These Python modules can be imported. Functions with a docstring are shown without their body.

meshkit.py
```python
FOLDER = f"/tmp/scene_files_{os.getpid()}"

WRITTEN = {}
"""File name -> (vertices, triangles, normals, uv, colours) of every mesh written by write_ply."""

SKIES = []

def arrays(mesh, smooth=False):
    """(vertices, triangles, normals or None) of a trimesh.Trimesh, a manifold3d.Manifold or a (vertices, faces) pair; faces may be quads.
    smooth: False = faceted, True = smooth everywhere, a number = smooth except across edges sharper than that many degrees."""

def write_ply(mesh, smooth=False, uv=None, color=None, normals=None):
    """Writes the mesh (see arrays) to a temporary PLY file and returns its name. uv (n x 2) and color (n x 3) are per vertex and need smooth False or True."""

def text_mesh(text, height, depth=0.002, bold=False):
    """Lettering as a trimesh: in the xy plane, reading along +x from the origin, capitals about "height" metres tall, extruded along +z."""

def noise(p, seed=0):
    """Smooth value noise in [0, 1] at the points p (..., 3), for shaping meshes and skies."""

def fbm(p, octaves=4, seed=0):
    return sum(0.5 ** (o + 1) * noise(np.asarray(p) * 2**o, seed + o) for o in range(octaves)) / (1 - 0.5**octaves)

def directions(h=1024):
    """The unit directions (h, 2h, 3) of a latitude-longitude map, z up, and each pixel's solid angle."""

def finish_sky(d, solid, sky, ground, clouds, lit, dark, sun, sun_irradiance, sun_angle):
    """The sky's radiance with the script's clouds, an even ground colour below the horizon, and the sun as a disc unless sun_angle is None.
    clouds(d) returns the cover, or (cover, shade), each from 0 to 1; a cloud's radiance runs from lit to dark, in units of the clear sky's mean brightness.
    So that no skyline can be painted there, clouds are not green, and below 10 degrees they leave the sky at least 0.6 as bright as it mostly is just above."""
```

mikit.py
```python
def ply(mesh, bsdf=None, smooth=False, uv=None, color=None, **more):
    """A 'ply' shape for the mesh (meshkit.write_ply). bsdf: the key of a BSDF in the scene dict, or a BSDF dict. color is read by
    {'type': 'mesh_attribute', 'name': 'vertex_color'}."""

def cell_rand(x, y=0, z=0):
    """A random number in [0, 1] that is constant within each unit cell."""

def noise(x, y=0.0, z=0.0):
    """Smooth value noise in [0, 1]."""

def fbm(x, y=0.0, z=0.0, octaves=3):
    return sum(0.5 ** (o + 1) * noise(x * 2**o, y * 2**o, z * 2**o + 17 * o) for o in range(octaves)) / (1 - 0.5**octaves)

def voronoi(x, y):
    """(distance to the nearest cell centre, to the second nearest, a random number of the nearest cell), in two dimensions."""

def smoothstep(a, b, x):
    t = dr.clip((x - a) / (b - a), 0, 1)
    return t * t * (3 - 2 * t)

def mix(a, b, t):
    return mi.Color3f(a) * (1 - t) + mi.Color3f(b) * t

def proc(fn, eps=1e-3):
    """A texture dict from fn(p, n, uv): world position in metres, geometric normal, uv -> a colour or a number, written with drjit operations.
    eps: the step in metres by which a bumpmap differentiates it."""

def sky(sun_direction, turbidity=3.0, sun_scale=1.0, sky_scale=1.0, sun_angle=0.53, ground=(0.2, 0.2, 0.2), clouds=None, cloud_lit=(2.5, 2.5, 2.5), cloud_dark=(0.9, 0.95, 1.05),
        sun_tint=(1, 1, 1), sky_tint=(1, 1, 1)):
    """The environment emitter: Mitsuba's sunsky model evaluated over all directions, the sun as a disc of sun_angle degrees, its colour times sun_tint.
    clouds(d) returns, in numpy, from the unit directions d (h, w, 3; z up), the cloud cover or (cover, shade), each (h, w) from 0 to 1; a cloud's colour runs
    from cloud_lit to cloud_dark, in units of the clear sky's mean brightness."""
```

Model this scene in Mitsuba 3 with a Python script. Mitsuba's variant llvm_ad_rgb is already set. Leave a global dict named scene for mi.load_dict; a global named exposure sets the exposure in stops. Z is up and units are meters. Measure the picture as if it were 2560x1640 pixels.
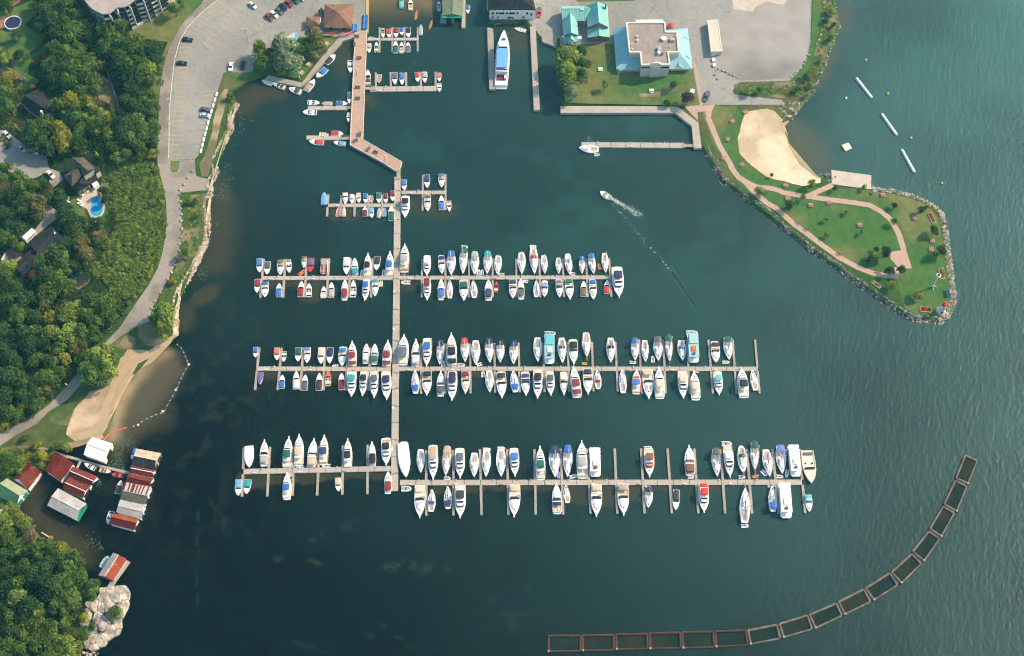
import math, random
import numpy as np, trimesh, mitsuba as mi, drjit as dr, mikit, meshkit
import shapely
from shapely.geometry import Polygon, LineString, Point, MultiPolygon
from shapely.ops import unary_union
from mikit import proc, noise, fbm, voronoi, smoothstep, mix, cell_rand

T = mi.ScalarTransform4f
RNG = random.Random(7)
NR = np.random.default_rng(7)
scene, labels = {}, {}

# ---------------------------------------------------------------- camera, sky, exposure
H, DEP, F = 500.0, math.radians(62.3), 3586.0            # metres above the lake, degrees below the horizon, focal length in photo pixels
EYE = np.array([0.0, -H / math.tan(DEP), H])
FWD = np.array([0.0, math.cos(DEP), -math.sin(DEP)])
UPV = np.array([0.0, math.sin(DEP), math.cos(DEP)])
scene['camera'] = {'type': 'perspective', 'fov': 2 * math.degrees(math.atan(1280 / F)), 'fov_axis': 'x', 'near_clip': 5.0, 'far_clip': 9000.0,
                   'to_world': T().look_at(origin=EYE.tolist(), target=[0, 0, 0], up=[0, 0, 1])}
SUN_E, SUN_A = math.radians(40), math.radians(24)
SUN = [math.cos(SUN_E) * math.cos(SUN_A), math.cos(SUN_E) * math.sin(SUN_A), math.sin(SUN_E)]
scene['sky'] = mikit.sky(SUN, turbidity=5.0, sun_tint=(1.0, 0.985, 0.92), sun_scale=0.9, sky_scale=1.5, ground=(0.05, 0.08, 0.07))
exposure = 2.3

# ---------------------------------------------------------------- survey: a photo pixel -> the point at height z
TILE = {'A': (0, 0), 'B': (640, 0), 'C': (1280, 0), 'D': (1920, 0), 'E': (0, 410), 'F': (640, 410), 'G': (1280, 410), 'H': (1920, 410), 'I': (0, 820), 'J': (600, 820),
        'K': (1240, 800, 680 / 2404), 'L': (1920, 820), 'M': (0, 1230), 'O': (1280, 1230), 'Q': (1920, 1110), 'U': (560, 1080, 500 / 2404), 'V': (980, 1080, 500 / 2404),
        'W': (1400, 1080, 500 / 2404), 'X': (1700, 1080, 400 / 2369), 'Y': (0, 1080, 440 / 2404), 'Z': (700, 0, 300 / 2404), 'R': (1380, 0, 380 / 2404), 'S': (200, 0, 280 / 2404),
        'a': (1080, 0, 1 / 7), 'b': (1840, 1330, 480 / 2385), 'e': (0, 380, 300 / 1444), 'f': (0, 0, 300 / 1444), 'w': (400, 1200, 1500 / 2404), '.': (0, 0, 1.0)}
def px(t, x, y):
    o = TILE[t]
    s = o[2] if len(o) > 2 else 640 / 2404
    return o[0] + x * s, o[1] + y * s
def ray(x, y, z=0.0):
    d = np.array([(x - 1280) / F, 0, 0]) + UPV * (820 - y) / F + FWD
    return EYE + d * ((z - EYE[2]) / d[2])
def at(t, x, y, z=0.0):
    return ray(*px(t, x, y), z)
def pts(t, s, z=0.0):
    """'x,y x,y ...' in the tile's units; a token like 'G:' changes tile"""
    out = []
    for w in s.split():
        if w.endswith(':'):
            t = w[0]
        else:
            x, y = map(float, w.split(','))
            out.append(at(t, x, y, z)[:2])
    return np.array(out)

# ---------------------------------------------------------------- naming
COUNT = {}
def numbered(k):
    n = COUNT.get(k, 0)
    COUNT[k] = n + 1
    return k if n == 0 else f'{k}_{n:03d}'
def ply(mesh, mat, smooth=False, to=None, color=None):
    d = mikit.ply(mesh, mat, smooth=smooth, color=color)
    if to is not None: d['to_world'] = to
    return d
def thing(name, label, cat, group=None):
    k = numbered(name)
    labels[k] = {'label': label, 'category': cat}
    if group: labels[k]['group'] = group
    return k
def part(parent, name, shape, label=None, stuff=False):
    k = numbered(parent + '__' + name)
    scene[k] = shape
    if label: labels[k] = {'label': label}
    if stuff: labels.setdefault(k, {})['kind'] = 'stuff'
    return k
def struct(name, shape):
    k = numbered(name)
    scene[k] = shape
    labels[k] = {'label': k.replace('_', ' '), 'kind': 'structure'}
    return k
def lone(name, shape, label, cat, group=None, stuff=False):
    k = thing(name, label, cat, group)
    scene[k] = shape
    if stuff: labels[k]['kind'] = 'stuff'
    return k

# ---------------------------------------------------------------- materials
def mat(name, col, rough=0.7, spec=0.4, **kw):
    scene['mat_' + name] = {'type': 'twosided', 'bsdf': {'type': 'principled', 'base_color': {'type': 'rgb', 'value': list(col)} if not isinstance(col, dict) else col, 'roughness': rough, 'specular': spec, **kw}}
    return 'mat_' + name
def dmat(name, col):
    scene['mat_' + name] = {'type': 'twosided', 'bsdf': {'type': 'diffuse', 'reflectance': col if isinstance(col, dict) else {'type': 'rgb', 'value': list(col)}}}
    return 'mat_' + name
COL = dict(white=(.80, .80, .78), cream=(.72, .66, .52), beige=(.55, .44, .32), tan=(.42, .33, .23), grey=(.36, .36, .35), slate=(.075, .095, .12), black=(.016, .016, .019), navy=(.018, .025, .085), blue=(.025, .13, .42),
           sky=(.13, .33, .58), teal=(.025, .30, .33), turquoise=(.10, .45, .47), aqua=(.30, .50, .53), green=(.012, .10, .065), maroon=(.22, .025, .03), red=(.48, .035, .03), coral=(.62, .16, .09), orange=(.65, .14, .03), purple=(.12, .10, .26),
           periwinkle=(.13, .18, .48), brown=(.17, .10, .055), olive=(.16, .16, .09), yellow=(.65, .42, .06), pink=(.50, .10, .14), wood=(.30, .17, .085), greige=(.36, .30, .25), silver=(.55, .57, .58), lilac=(.34, .38, .62))
COL.update(offwhite=(.70, .70, .66), ivory=(.76, .73, .64), navy2=(.03, .045, .13), blue2=(.045, .17, .47), black2=(.035, .035, .038), beige2=(.62, .52, .40), green2=(.02, .13, .09), maroon2=(.17, .022, .03), slate2=(.10, .125, .16))
for k_, c_ in COL.items(): mat(k_, c_, 0.45 if k_ in ('white', 'cream') else 0.6)
mat('glass', (.015, .02, .025), 0.08, 0.6)
mat('metal', (.6, .6, .6), 0.35, 0.5, metallic=0.8)
mat('spar', (.66, .66, .64), 0.4)
mat('carpaint_black', (.012, .012, .015), 0.25, 0.6)

# ---------------------------------------------------------------- mesh helpers
def cat(*ms):
    V, Fs, n = [], [], 0
    for v, f in ms:
        V.append(np.asarray(v, float)); Fs.append(np.asarray(f, int) + n); n += len(v)
    return np.vstack(V), np.vstack(Fs)
def box(x0, x1, y0, y1, z0, z1):
    v = np.array([[x, y, z] for x in (x0, x1) for y in (y0, y1) for z in (z0, z1)], float)
    f = np.array([[0, 1, 3], [0, 3, 2], [4, 6, 7], [4, 7, 5], [0, 4, 5], [0, 5, 1], [2, 3, 7], [2, 7, 6], [0, 2, 6], [0, 6, 4], [1, 5, 7], [1, 7, 3]])
    return v, f
def tri2d(poly):
    out_v, out_f, n = [], [], 0
    for g in getattr(poly, 'geoms', [poly]):
        if g.is_empty or g.geom_type != 'Polygon': continue
        v, f = trimesh.creation.triangulate_polygon(g, engine='earcut')
        out_v.append(v); out_f.append(np.asarray(f) + n); n += len(v)
    v, f = np.vstack(out_v), np.vstack(out_f)
    a = v[f]
    b, c = a[:, 1] - a[:, 0], a[:, 2] - a[:, 0]
    s = b[:, 0] * c[:, 1] - b[:, 1] * c[:, 0]
    f[s < 0] = f[s < 0][:, ::-1]
    return v, f
def sheet(poly, z):
    v, f = tri2d(poly)
    return np.column_stack([v, np.full(len(v), z)]), f
def slab(poly, z0, z1):
    """solid with flat top and vertical walls, no bottom"""
    v, f = sheet(poly, z1)
    ms = [(v, f)]
    for g in getattr(poly, 'geoms', [poly]):
        for ring in [g.exterior, *g.interiors]:
            c = np.array(ring.coords)[:-1]
            n = len(c)
            w = np.vstack([np.column_stack([c, np.full(n, z0)]), np.column_stack([c, np.full(n, z1)])])
            i = np.arange(n); j = (i + 1) % n
            q = np.vstack([np.column_stack([i, j, j + n]), np.column_stack([i, j + n, i + n])])
            ms.append((w, q if ring.is_ccw else q[:, ::-1]))
    return cat(*ms)
def prism(top, z0, z1, inset=0.0):
    """convex outline (n,2) -> closed prism with a chamfered top"""
    c = np.asarray(top, float)
    if inset: 
        m = c.mean(0); d = np.linalg.norm(c - m, axis=1, keepdims=True)
        c2 = m + (c - m) * np.maximum(1 - inset / d, .1)
    else: c2 = c
    n = len(c)
    zs = [z0, z1 - inset, z1] if inset else [z0, z1]
    rings = [c, c, c2] if inset else [c, c]
    v = np.vstack([np.column_stack([r, np.full(n, z)]) for r, z in zip(rings, zs)] + [[[*c2.mean(0), z1]]])
    f = []
    for r in range(len(rings) - 1):
        for i in range(n):
            j = (i + 1) % n
            f += [[r * n + i, r * n + j, (r + 1) * n + j], [r * n + i, (r + 1) * n + j, (r + 1) * n + i]]
    b = (len(rings) - 1) * n
    for i in range(n): f.append([b + i, b + (i + 1) % n, len(v) - 1])
    return v, np.array(f)
def tube(p0, p1, r0, r1=None, n=6):
    p0, p1 = np.asarray(p0, float), np.asarray(p1, float)
    r1 = r0 if r1 is None else r1
    w = (p1 - p0) / np.linalg.norm(p1 - p0)
    u = np.cross(w, [0, 0, 1] if abs(w[2]) < .9 else [1, 0, 0]); u /= np.linalg.norm(u)
    q = np.cross(w, u)
    a = np.arange(n) * 2 * math.pi / n
    ring = np.cos(a)[:, None] * u + np.sin(a)[:, None] * q
    v = np.vstack([p0 + ring * r0, p1 + ring * r1, [p0], [p1]])
    f = []
    for i in range(n):
        j = (i + 1) % n
        f += [[i, j, n + j], [i, n + j, n + i], [2 * n, j, i], [2 * n + 1, n + i, n + j]]
    return v, np.array(f)
def ribbon(p0, p1, width):
    """the four corners of a straight strip on the plan"""
    p0, p1 = np.asarray(p0[:2], float), np.asarray(p1[:2], float)
    d = (p1 - p0) / np.linalg.norm(p1 - p0)
    n = np.array([-d[1], d[0]]) * width / 2
    return np.array([p0 - n, p1 - n, p1 + n, p0 + n])
def line_poly(p, width, cap=2):
    return LineString([q[:2] for q in p]).buffer(width / 2, cap_style=cap, join_style=1)
def rot2(p, a):
    c, s = math.cos(a), math.sin(a)
    p = np.asarray(p, float)
    return np.column_stack([p[:, 0] * c - p[:, 1] * s, p[:, 0] * s + p[:, 1] * c])
def rough(poly, amp=1.2, step=1.5, seed=0):
    """an outline with an irregular natural edge"""
    out = []
    for g in getattr(poly, 'geoms', [poly]):
        c = np.array(g.segmentize(step).exterior.coords)[:-1]
        q = np.column_stack([c * .16, np.full(len(c), seed + .5)]); q2 = np.column_stack([c * .6, np.full(len(c), seed + 3.5)])
        d = np.column_stack([meshkit.noise(q, 1) - .5, meshkit.noise(q, 2) - .5]) * 2 * amp + np.column_stack([meshkit.noise(q2, 3) - .5, meshkit.noise(q2, 4) - .5]) * amp
        out.append(Polygon(c + d).buffer(0))
    return unary_union(out)
def rock(r, seed, flat=.7, n=1):
    g = np.random.default_rng(seed)
    m = trimesh.creation.icosphere(subdivisions=n)
    v = m.vertices * (1 + .35 * (g.random((len(m.vertices), 1)) - .5)) * np.array([1, .6 + .5 * g.random(), flat])
    return v * r, m.faces
# ---------------------------------------------------------------- summer haze
scene['haze_air'] = {'type': 'homogeneous', 'albedo': {'type': 'rgb', 'value': [.82, .95, .98]}, 'sigma_t': {'type': 'rgb', 'value': [.00003, .0001, .00012]}, 'phase': {'type': 'hg', 'g': .45}}
scene['camera']['medium'] = {'type': 'ref', 'id': 'haze_air'}
scene['haze'] = {'type': 'cube', 'to_world': T().translate([0, 300, 260]).scale([2600, 2600, 264]), 'bsdf': {'type': 'null'}, 'interior': {'type': 'ref', 'id': 'haze_air'}}
labels['haze'] = {'label': 'pale summer haze over the lake and shores', 'kind': 'stuff'}
# ================================================================ the land and the lake
ZL = 1.2
def shore_mesh(ring, inset, z1=ZL, z0=-0.6):
    """land whose rim slopes down into the water"""
    outer = Polygon(ring).buffer(0)
    inner = outer.buffer(-inset, join_style=1)
    if inner.geom_type == 'MultiPolygon': inner = max(inner.geoms, key=lambda g: g.area)
    rim = outer.difference(inner)
    v, f = tri2d(rim)
    on = shapely.distance(shapely.points(v), inner.exterior) < 1e-3
    a = (np.column_stack([v, np.where(on, z1, z0)]), f)
    return cat(a, sheet(inner, z1)), outer
def grass_fn(p, n, uv):
    a = fbm(p.x * .05, p.y * .05, 0, 4)
    b = fbm(p.x * .35, p.y * .35, 3, 3)
    c = mix((.045, .095, .024), (.11, .115, .042), smoothstep(.45, .8, a))
    return c * (0.65 + 0.7 * b)
dmat('grass', proc(grass_fn))
def lawn_fn(p, n, uv):
    a = fbm(p.x * .06 + 9, p.y * .06, 0, 4)
    b = fbm(p.x * .6, p.y * .6, 3, 3)
    c = mix((.060, .140, .036), (.150, .165, .060), smoothstep(.40, .72, a))
    return c * (0.78 + 0.44 * b)
dmat('lawn', proc(lawn_fn))
def forest_fn(p, n, uv):
    a = fbm(p.x * .09, p.y * .09, 0, 4)
    c = mix((.020, .040, .016), (.075, .075, .030), smoothstep(.5, .8, a))
    return c * (.6 + .8 * fbm(p.x * .9, p.y * .9, 2, 2))
dmat('forest', proc(forest_fn))
def asphalt_fn(p, n, uv):
    a = fbm(p.x * .05, p.y * .05, 5, 4)
    b = fbm(p.x * 1.1, p.y * 1.1, 5, 2)
    v1, v2, vr = voronoi(p.x * .055 + .3 * a, p.y * .055)
    crack = smoothstep(.022, .006, v2 - v1) * smoothstep(.5, .65, fbm(p.x * .08, p.y * .08, 31, 2))
    stain = smoothstep(.68, .80, noise(p.x * .45, p.y * .45, 6)) * .10
    return mix((.245, .252, .232), (.30, .305, .28), smoothstep(.3, .7, a)) * (.9 + .2 * b) * (1 - .25 * crack) * (1 - stain) * (.975 + .05 * vr)
dmat('asphalt', proc(asphalt_fn))
def road_fn(p, n, uv):
    a = fbm(p.x * .12, p.y * .12, 8, 4)
    return mix((.21, .20, .18), (.30, .28, .24), smoothstep(.35, .65, a)) * (.9 + .2 * fbm(p.x * 1.3, p.y * 1.3, 5, 2))
dmat('road', proc(road_fn))
def gravel_fn(p, n, uv):
    a = fbm(p.x * .035 + 3, p.y * .035, 5, 4)
    b = fbm(p.x * .16, p.y * .2, 2, 4)
    return mix((.205, .205, .195), (.315, .31, .285), smoothstep(.40, .66, a)) * (.85 + .3 * b)
dmat('gravel', proc(gravel_fn))
def brick_fn(p, n, uv):
    return mix((.40, .285, .225), (.49, .365, .295), fbm(p.x * .9, p.y * .9, 5, 3))
dmat('brick_path', proc(brick_fn))
def sand_fn(p, n, uv):
    a = fbm(p.x * .08, p.y * .08, 1, 4)
    return mix((.46, .38, .25), (.70, .59, .42), smoothstep(.3, .65, a)) * (.9 + .2 * fbm(p.x * .9, p.y * .9, 1, 3))
dmat('sand', proc(sand_fn))
def dirt_fn(p, n, uv):
    a = fbm(p.x * .12, p.y * .12, 11, 4)
    return mix((.15, .14, .075), (.36, .30, .20), smoothstep(.38, .68, a)) * (.85 + .3 * fbm(p.x * .8, p.y * .8, 4, 3))
dmat('dirt', proc(dirt_fn))
dmat('bank', proc(lambda p, n, uv: mix((.060, .105, .032), (.23, .19, .115), smoothstep(.42, .72, fbm(p.x * .14, p.y * .14, 21, 4))) * (.8 + .4 * fbm(p.x * .9, p.y * .9, 4, 3))))
def concrete_fn(p, n, uv):
    return mix((.42, .38, .31), (.58, .53, .44), fbm(p.x * .4, p.y * .4, 2, 4))
dmat('concrete', proc(concrete_fn))
def plank_fn(p, n, uv):
    a = cell_rand(dr.floor(p.x * 3.3), dr.floor(p.y * 3.3), 1)
    b = fbm(p.x * .25, p.y * .25, 3, 3)
    return mix((.315, .295, .25), (.475, .445, .385), .35 * a + .65 * b)
dmat('plank', proc(plank_fn))
def plank2_fn(p, n, uv):
    b = fbm(p.x * .5, p.y * .5, 7, 3)
    return mix((.27, .25, .215), (.39, .365, .315), b)
dmat('plank_grey', proc(plank2_fn))
dmat('pink_deck', proc(lambda p, n, uv: mix((.38, .265, .205), (.47, .345, .275), fbm(p.x * .7, p.y * .7, 3, 3))))
dmat('stone', proc(lambda p, n, uv: mix((.20, .185, .16), (.50, .46, .39), cell_rand(dr.floor(p.x * .8), dr.floor(p.y * .8), 3)) * (.8 + .4 * fbm(p.x * 2, p.y * 2, 1, 2))))
dmat('stone_pale', proc(lambda p, n, uv: mix((.29, .25, .19), (.52, .45, .35), cell_rand(dr.floor(p.x * .9), dr.floor(p.y * .9), 3)) * (.85 + .3 * fbm(p.x * 2, p.y * 2, 1, 2))))
dmat('white_line', (.62, .60, .55)); dmat('yellow_line', (.50, .38, .20))

# ---- lake: murky green, paler over sand and weed
SHOAL = []                                                # (kind, x0, y0, x1, y1, radius in m, softness)
def shoal(kind, t, x0, y0, x1, y1, r, s=1.0):
    a, b = at(t, x0, y0), at(t, x1, y1)
    SHOAL.append((kind, *map(float, (*a[:2], *b[:2], r, s))))
for a_ in ['wet I 1150,980 1290,640 6.5 5', 'wet I 1290,620 1520,360 6 5', 'wet I 1000,1000 1130,960 3 3', 'sand I 1060,1040 1115,760 2.6 3.4', 'sand I 1115,760 1200,590 2.6 3.4', 'sand I 1200,590 1350,420 2.4 3.2', 'sand I 1350,420 1560,250 1.8 2.6', 'wet I 1340,760 1560,420 7 5', 'brown I 1240,960 1560,840 4 4',
           'brown B 60,860 240,830 6 3', 'brown B 840,480 860,640 5 3', 'brown A 2340,930 2280,1000 6 4', 'brown E 2060,450 2030,900 7 5', 'brown E 2020,160 2080,330 4 4', 'brown E 1880,1260 1990,1200 3 1.5', 'brown E 1720,1500 1740,1380 3 3',
           'brown F 110,1120 640,1115 2.4 1', 'brown F 470,1240 560,1230 3 1.5', 'brown F 760,470 960,470 3 1.5', 'brown F 1180,440 1240,440 1.2 1', 'brown F 1520,390 1780,420 4 3', 'weed F 1500,440 1740,480 2 2',
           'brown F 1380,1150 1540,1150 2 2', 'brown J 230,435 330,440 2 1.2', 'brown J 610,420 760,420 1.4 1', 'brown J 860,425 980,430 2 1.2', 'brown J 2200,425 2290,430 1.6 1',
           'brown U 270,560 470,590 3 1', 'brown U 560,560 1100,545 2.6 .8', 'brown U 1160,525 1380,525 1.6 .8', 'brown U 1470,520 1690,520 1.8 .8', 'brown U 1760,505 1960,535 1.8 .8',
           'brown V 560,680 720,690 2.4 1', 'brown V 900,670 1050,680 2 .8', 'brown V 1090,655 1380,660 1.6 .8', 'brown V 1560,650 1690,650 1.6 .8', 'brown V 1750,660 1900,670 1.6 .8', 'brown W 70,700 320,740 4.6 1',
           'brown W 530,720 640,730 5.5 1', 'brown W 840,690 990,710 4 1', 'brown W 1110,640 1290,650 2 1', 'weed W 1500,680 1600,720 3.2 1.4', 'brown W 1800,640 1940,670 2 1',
           'sandy B 1100,30 1650,0 6 5', 'brown B 1110,140 1400,110 6 5', 'brown B 1060,930 1080,960 2.5 2', 'weed a 1130,560 1660,560 3 3', 'weed a 1420,660 1650,760 3.5 3', 'brown C 60,320 100,420 4 3',
           'wet D 190,1180 330,1420 1.6 2.4', 'wet D 330,1420 480,1540 1.6 2.4', 'olive D 260,1230 470,1500 6 5', 'olive D 210,1180 330,1400 4 3', 'olive D 720,60 700,260 3 4', 'olive D 640,430 480,800 2 3', 'brown M 500,400 800,640 4 4', 'brown M 330,250 700,480 5 5', 'brown Y 450,850 480,1050 4 4', 'brown Y 1560,200 1620,420 3 3',
           'weed w 905,348 960,350 1.2 1.4', 'weed w 965,342 1060,350 2 1.6', 'weed w 1095,348 1155,347 1.2 1.3', 'weed w 462,318 490,320 1.2 1.2', 'weed w 592,328 636,332 1.2 1.2', 'faint w 225,100 250,160 1.8 2', 'faint w 250,165 295,215 2 2',
           'faint w 605,240 655,205 1.3 1.6', 'faint w 152,130 148,500 .5 .9', 'faint w 810,540 900,590 .7 .9', 'faint w 900,590 1010,668 .7 .9', 'faint w 350,570 405,622 .6 .9', 'faint w 535,648 690,697 .7 .9', 'faint w 1318,480 1340,345 .5 .9', 'faint w 1300,520 1400,400 .5 .8', 'faint w 1360,535 1570,540 .4 .7', 'faint w 1470,445 1480,450 2 2', 'faint w 1390,590 1400,580 2.5 2.5',
           'faint w 320,190 345,230 1.5 2', 'faint w 740,190 860,160 1.5 2', 'faint w 830,630 850,620 1 1', 'faint F 1490,1420 1500,1400 1 1', 'faint G 540,760 550,770 1 1']:
    k_, t_, p_, q_, r_, s_ = a_.split()
    shoal(k_, t_, *map(float, p_.split(',')), *map(float, q_.split(',')), float(r_), float(s_))
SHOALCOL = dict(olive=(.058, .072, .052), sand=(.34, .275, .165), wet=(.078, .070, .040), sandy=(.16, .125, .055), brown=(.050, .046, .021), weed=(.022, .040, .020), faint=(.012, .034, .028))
def water_fn(p, n, uv):
    x, y = p.x, p.y
    big = fbm(x * .012 + 4, y * .012, 1, 4)
    mid = fbm(x * .045, y * .06, 2, 4)
    haze_ramp = dr.maximum(.0016, .0310 + .00017 * x + .00016 * y)   # water tone with haze and glare painted in, paler towards the north-east
    c = mi.Color3f(.32, 1.04, .98) * haze_ramp * (.72 + .56 * smoothstep(.3, .7, big))
    c = mix(c, mi.Color3f(.30, 1.16, 1.06) * haze_ramp + mi.Color3f(.0006, .003, .0026), .7 * smoothstep(.55, .78, mid))
    c = mix(c, (.020, .024, .012), .5 * smoothstep(.48, .70, fbm(x * .26, y * .26, 15, 4)) * smoothstep(-62., -120., x) * smoothstep(-130., -20., y))   # weed beds of the western shallows
    wx = (fbm(x * .11, y * .11, 5, 3) - .5) * 7
    wy = fbm(x * .5, y * .5, 9, 2) - .5
    broken = smoothstep(.38, .62, fbm(x * .33, y * .33, 12, 3))
    for k, x0, y0, x1, y1, r, s in SHOAL:
        dx, dy = x1 - x0, y1 - y0
        t = dr.clip(((x - x0) * dx + (y - y0) * dy) / (dx * dx + dy * dy + 1e-6), 0, 1)
        d = dr.sqrt(dr.square(x - x0 - t * dx) + dr.square(y - y0 - t * dy)) + wx * min(.55, r * .12) + wy * min(2.0, r * .6)
        c = mix(c, SHOALCOL[k], smoothstep(r + s, r - s, d) * ((.6 * broken) if k in ('faint', 'weed') else .6 if k == 'brown' else .85))
    return c
WAKE = [tuple(map(float, at('G', *q)[:2])) for q in [(935, 360), (1270, 745), (1500, 1010), (1720, 1330)]]
DOCKEND = tuple(map(float, at('X', 1900, 900)))
def wave_fn(p, n, uv):
    x, y = p.x, p.y
    w = smoothstep(-60., 190., x + .25 * y)                # the open lake to the east is choppier than the sheltered bay
    u, v = x * .93 - y * .37, x * .37 + y * .93
    h = .050 * fbm(u * .62, v * .34, 0, 3) * (.3 + .9 * w)
    h += .13 * fbm(u * 1.0, v * .6, 3, 3) * (.07 + 1.1 * w)
    r = dr.sqrt(dr.square(x - DOCKEND[0]) + dr.square(y - DOCKEND[1]))
    h += .012 * dr.sin(r * 1.5 + 5.0 * fbm(x * .04, y * .04, 1, 3)) * smoothstep(70., 20., r) * smoothstep(.3, .7, fbm(x * .03, y * .06, 4, 3)) * smoothstep(0., 22., x - DOCKEND[0] + .2 * (y - DOCKEND[1]))
    for a, b in zip(WAKE[:-1], WAKE[1:]):
        dx, dy = b[0] - a[0], b[1] - a[1]
        t = dr.clip(((x - a[0]) * dx + (y - a[1]) * dy) / (dx * dx + dy * dy), 0, 1)
        sd = (dx * (y - a[1]) - dy * (x - a[0])) / math.hypot(dx, dy)
        d = dr.sqrt(dr.square(x - a[0] - t * dx) + dr.square(y - a[1] - t * dy))
        h += .10 * dr.sin(sd * 2.6) * smoothstep(2.4, .2, d) * smoothstep(.35, .6, fbm(x * .12, y * .12, 3, 2))
    return h
scene['mat_water'] = {'type': 'bumpmap', 'tex': proc(wave_fn, eps=.12), 'scale': 1.0,
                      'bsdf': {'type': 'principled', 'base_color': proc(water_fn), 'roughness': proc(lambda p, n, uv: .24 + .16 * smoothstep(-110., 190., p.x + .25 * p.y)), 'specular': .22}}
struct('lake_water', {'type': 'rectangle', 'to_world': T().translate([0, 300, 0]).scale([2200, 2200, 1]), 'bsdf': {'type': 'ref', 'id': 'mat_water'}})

# ---- land outlines
WEST = pts('.', '-900,-900 918,-900 919,-60 919,0 918,81 886,92 856,102 754,214 664,192 656,200 610,213 590,226 586,234 603,263 588,288 587,325 562,373 546,410 550,426 548,442 534,461 538,479 528,511 530,559 528,596 522,618 506,650 490,684 466,721 453,745 450,783 450,820 451,836 445,860 415,884 386,908 343,929 311,977 296,1017 290,1060 266,1097 229,1112 183,1124 128,1131 100,1165 84,1200 60,1225 44,1255 60,1278 77,1303 104,1336 170,1355 213,1400 226,1438 250,1462 270,1540 230,1600 205,1640 150,1900 -900,1900')
EAST = pts('.', '1216,-900 1216,-60 1217,64 1235,66 1246,62 1307,60 1325,80 1345,106 1390,108 1389,120 1394,213 1401,272 1687,278 1730,314 1736,366 1752,372 1759,394 1775,410 1778,426 1799,461 1828,477 1858,503 1890,524 1919,546 1952,580 1987,602 2019,634 2048,650 2085,674 2112,700 2146,721 2173,737 2189,753 2226,775 2253,796 2279,807 2314,812 2354,815 2378,799 2397,748 2391,703 2383,650 2378,612 2373,570 2365,535 2346,514 2314,495 2271,478 2226,469 2178,463 2176,440 2080,428 2060,444 2040,432 2024,418 2010,408 1981,357 1965,312 1985,292 2013,262 2037,240 2053,200 2069,165 2085,120 2096,88 2106,67 2098,45 2090,8 2088,0 2080,-60 2060,-900')
NORTH = pts('.', '900,-900 900,-70 1000,-62 1100,-75 1216,-66 1225,-900')
m_, WESTP = shore_mesh(WEST, 2.6)
struct('west_shore_ground', ply(m_, 'mat_grass'))
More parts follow.
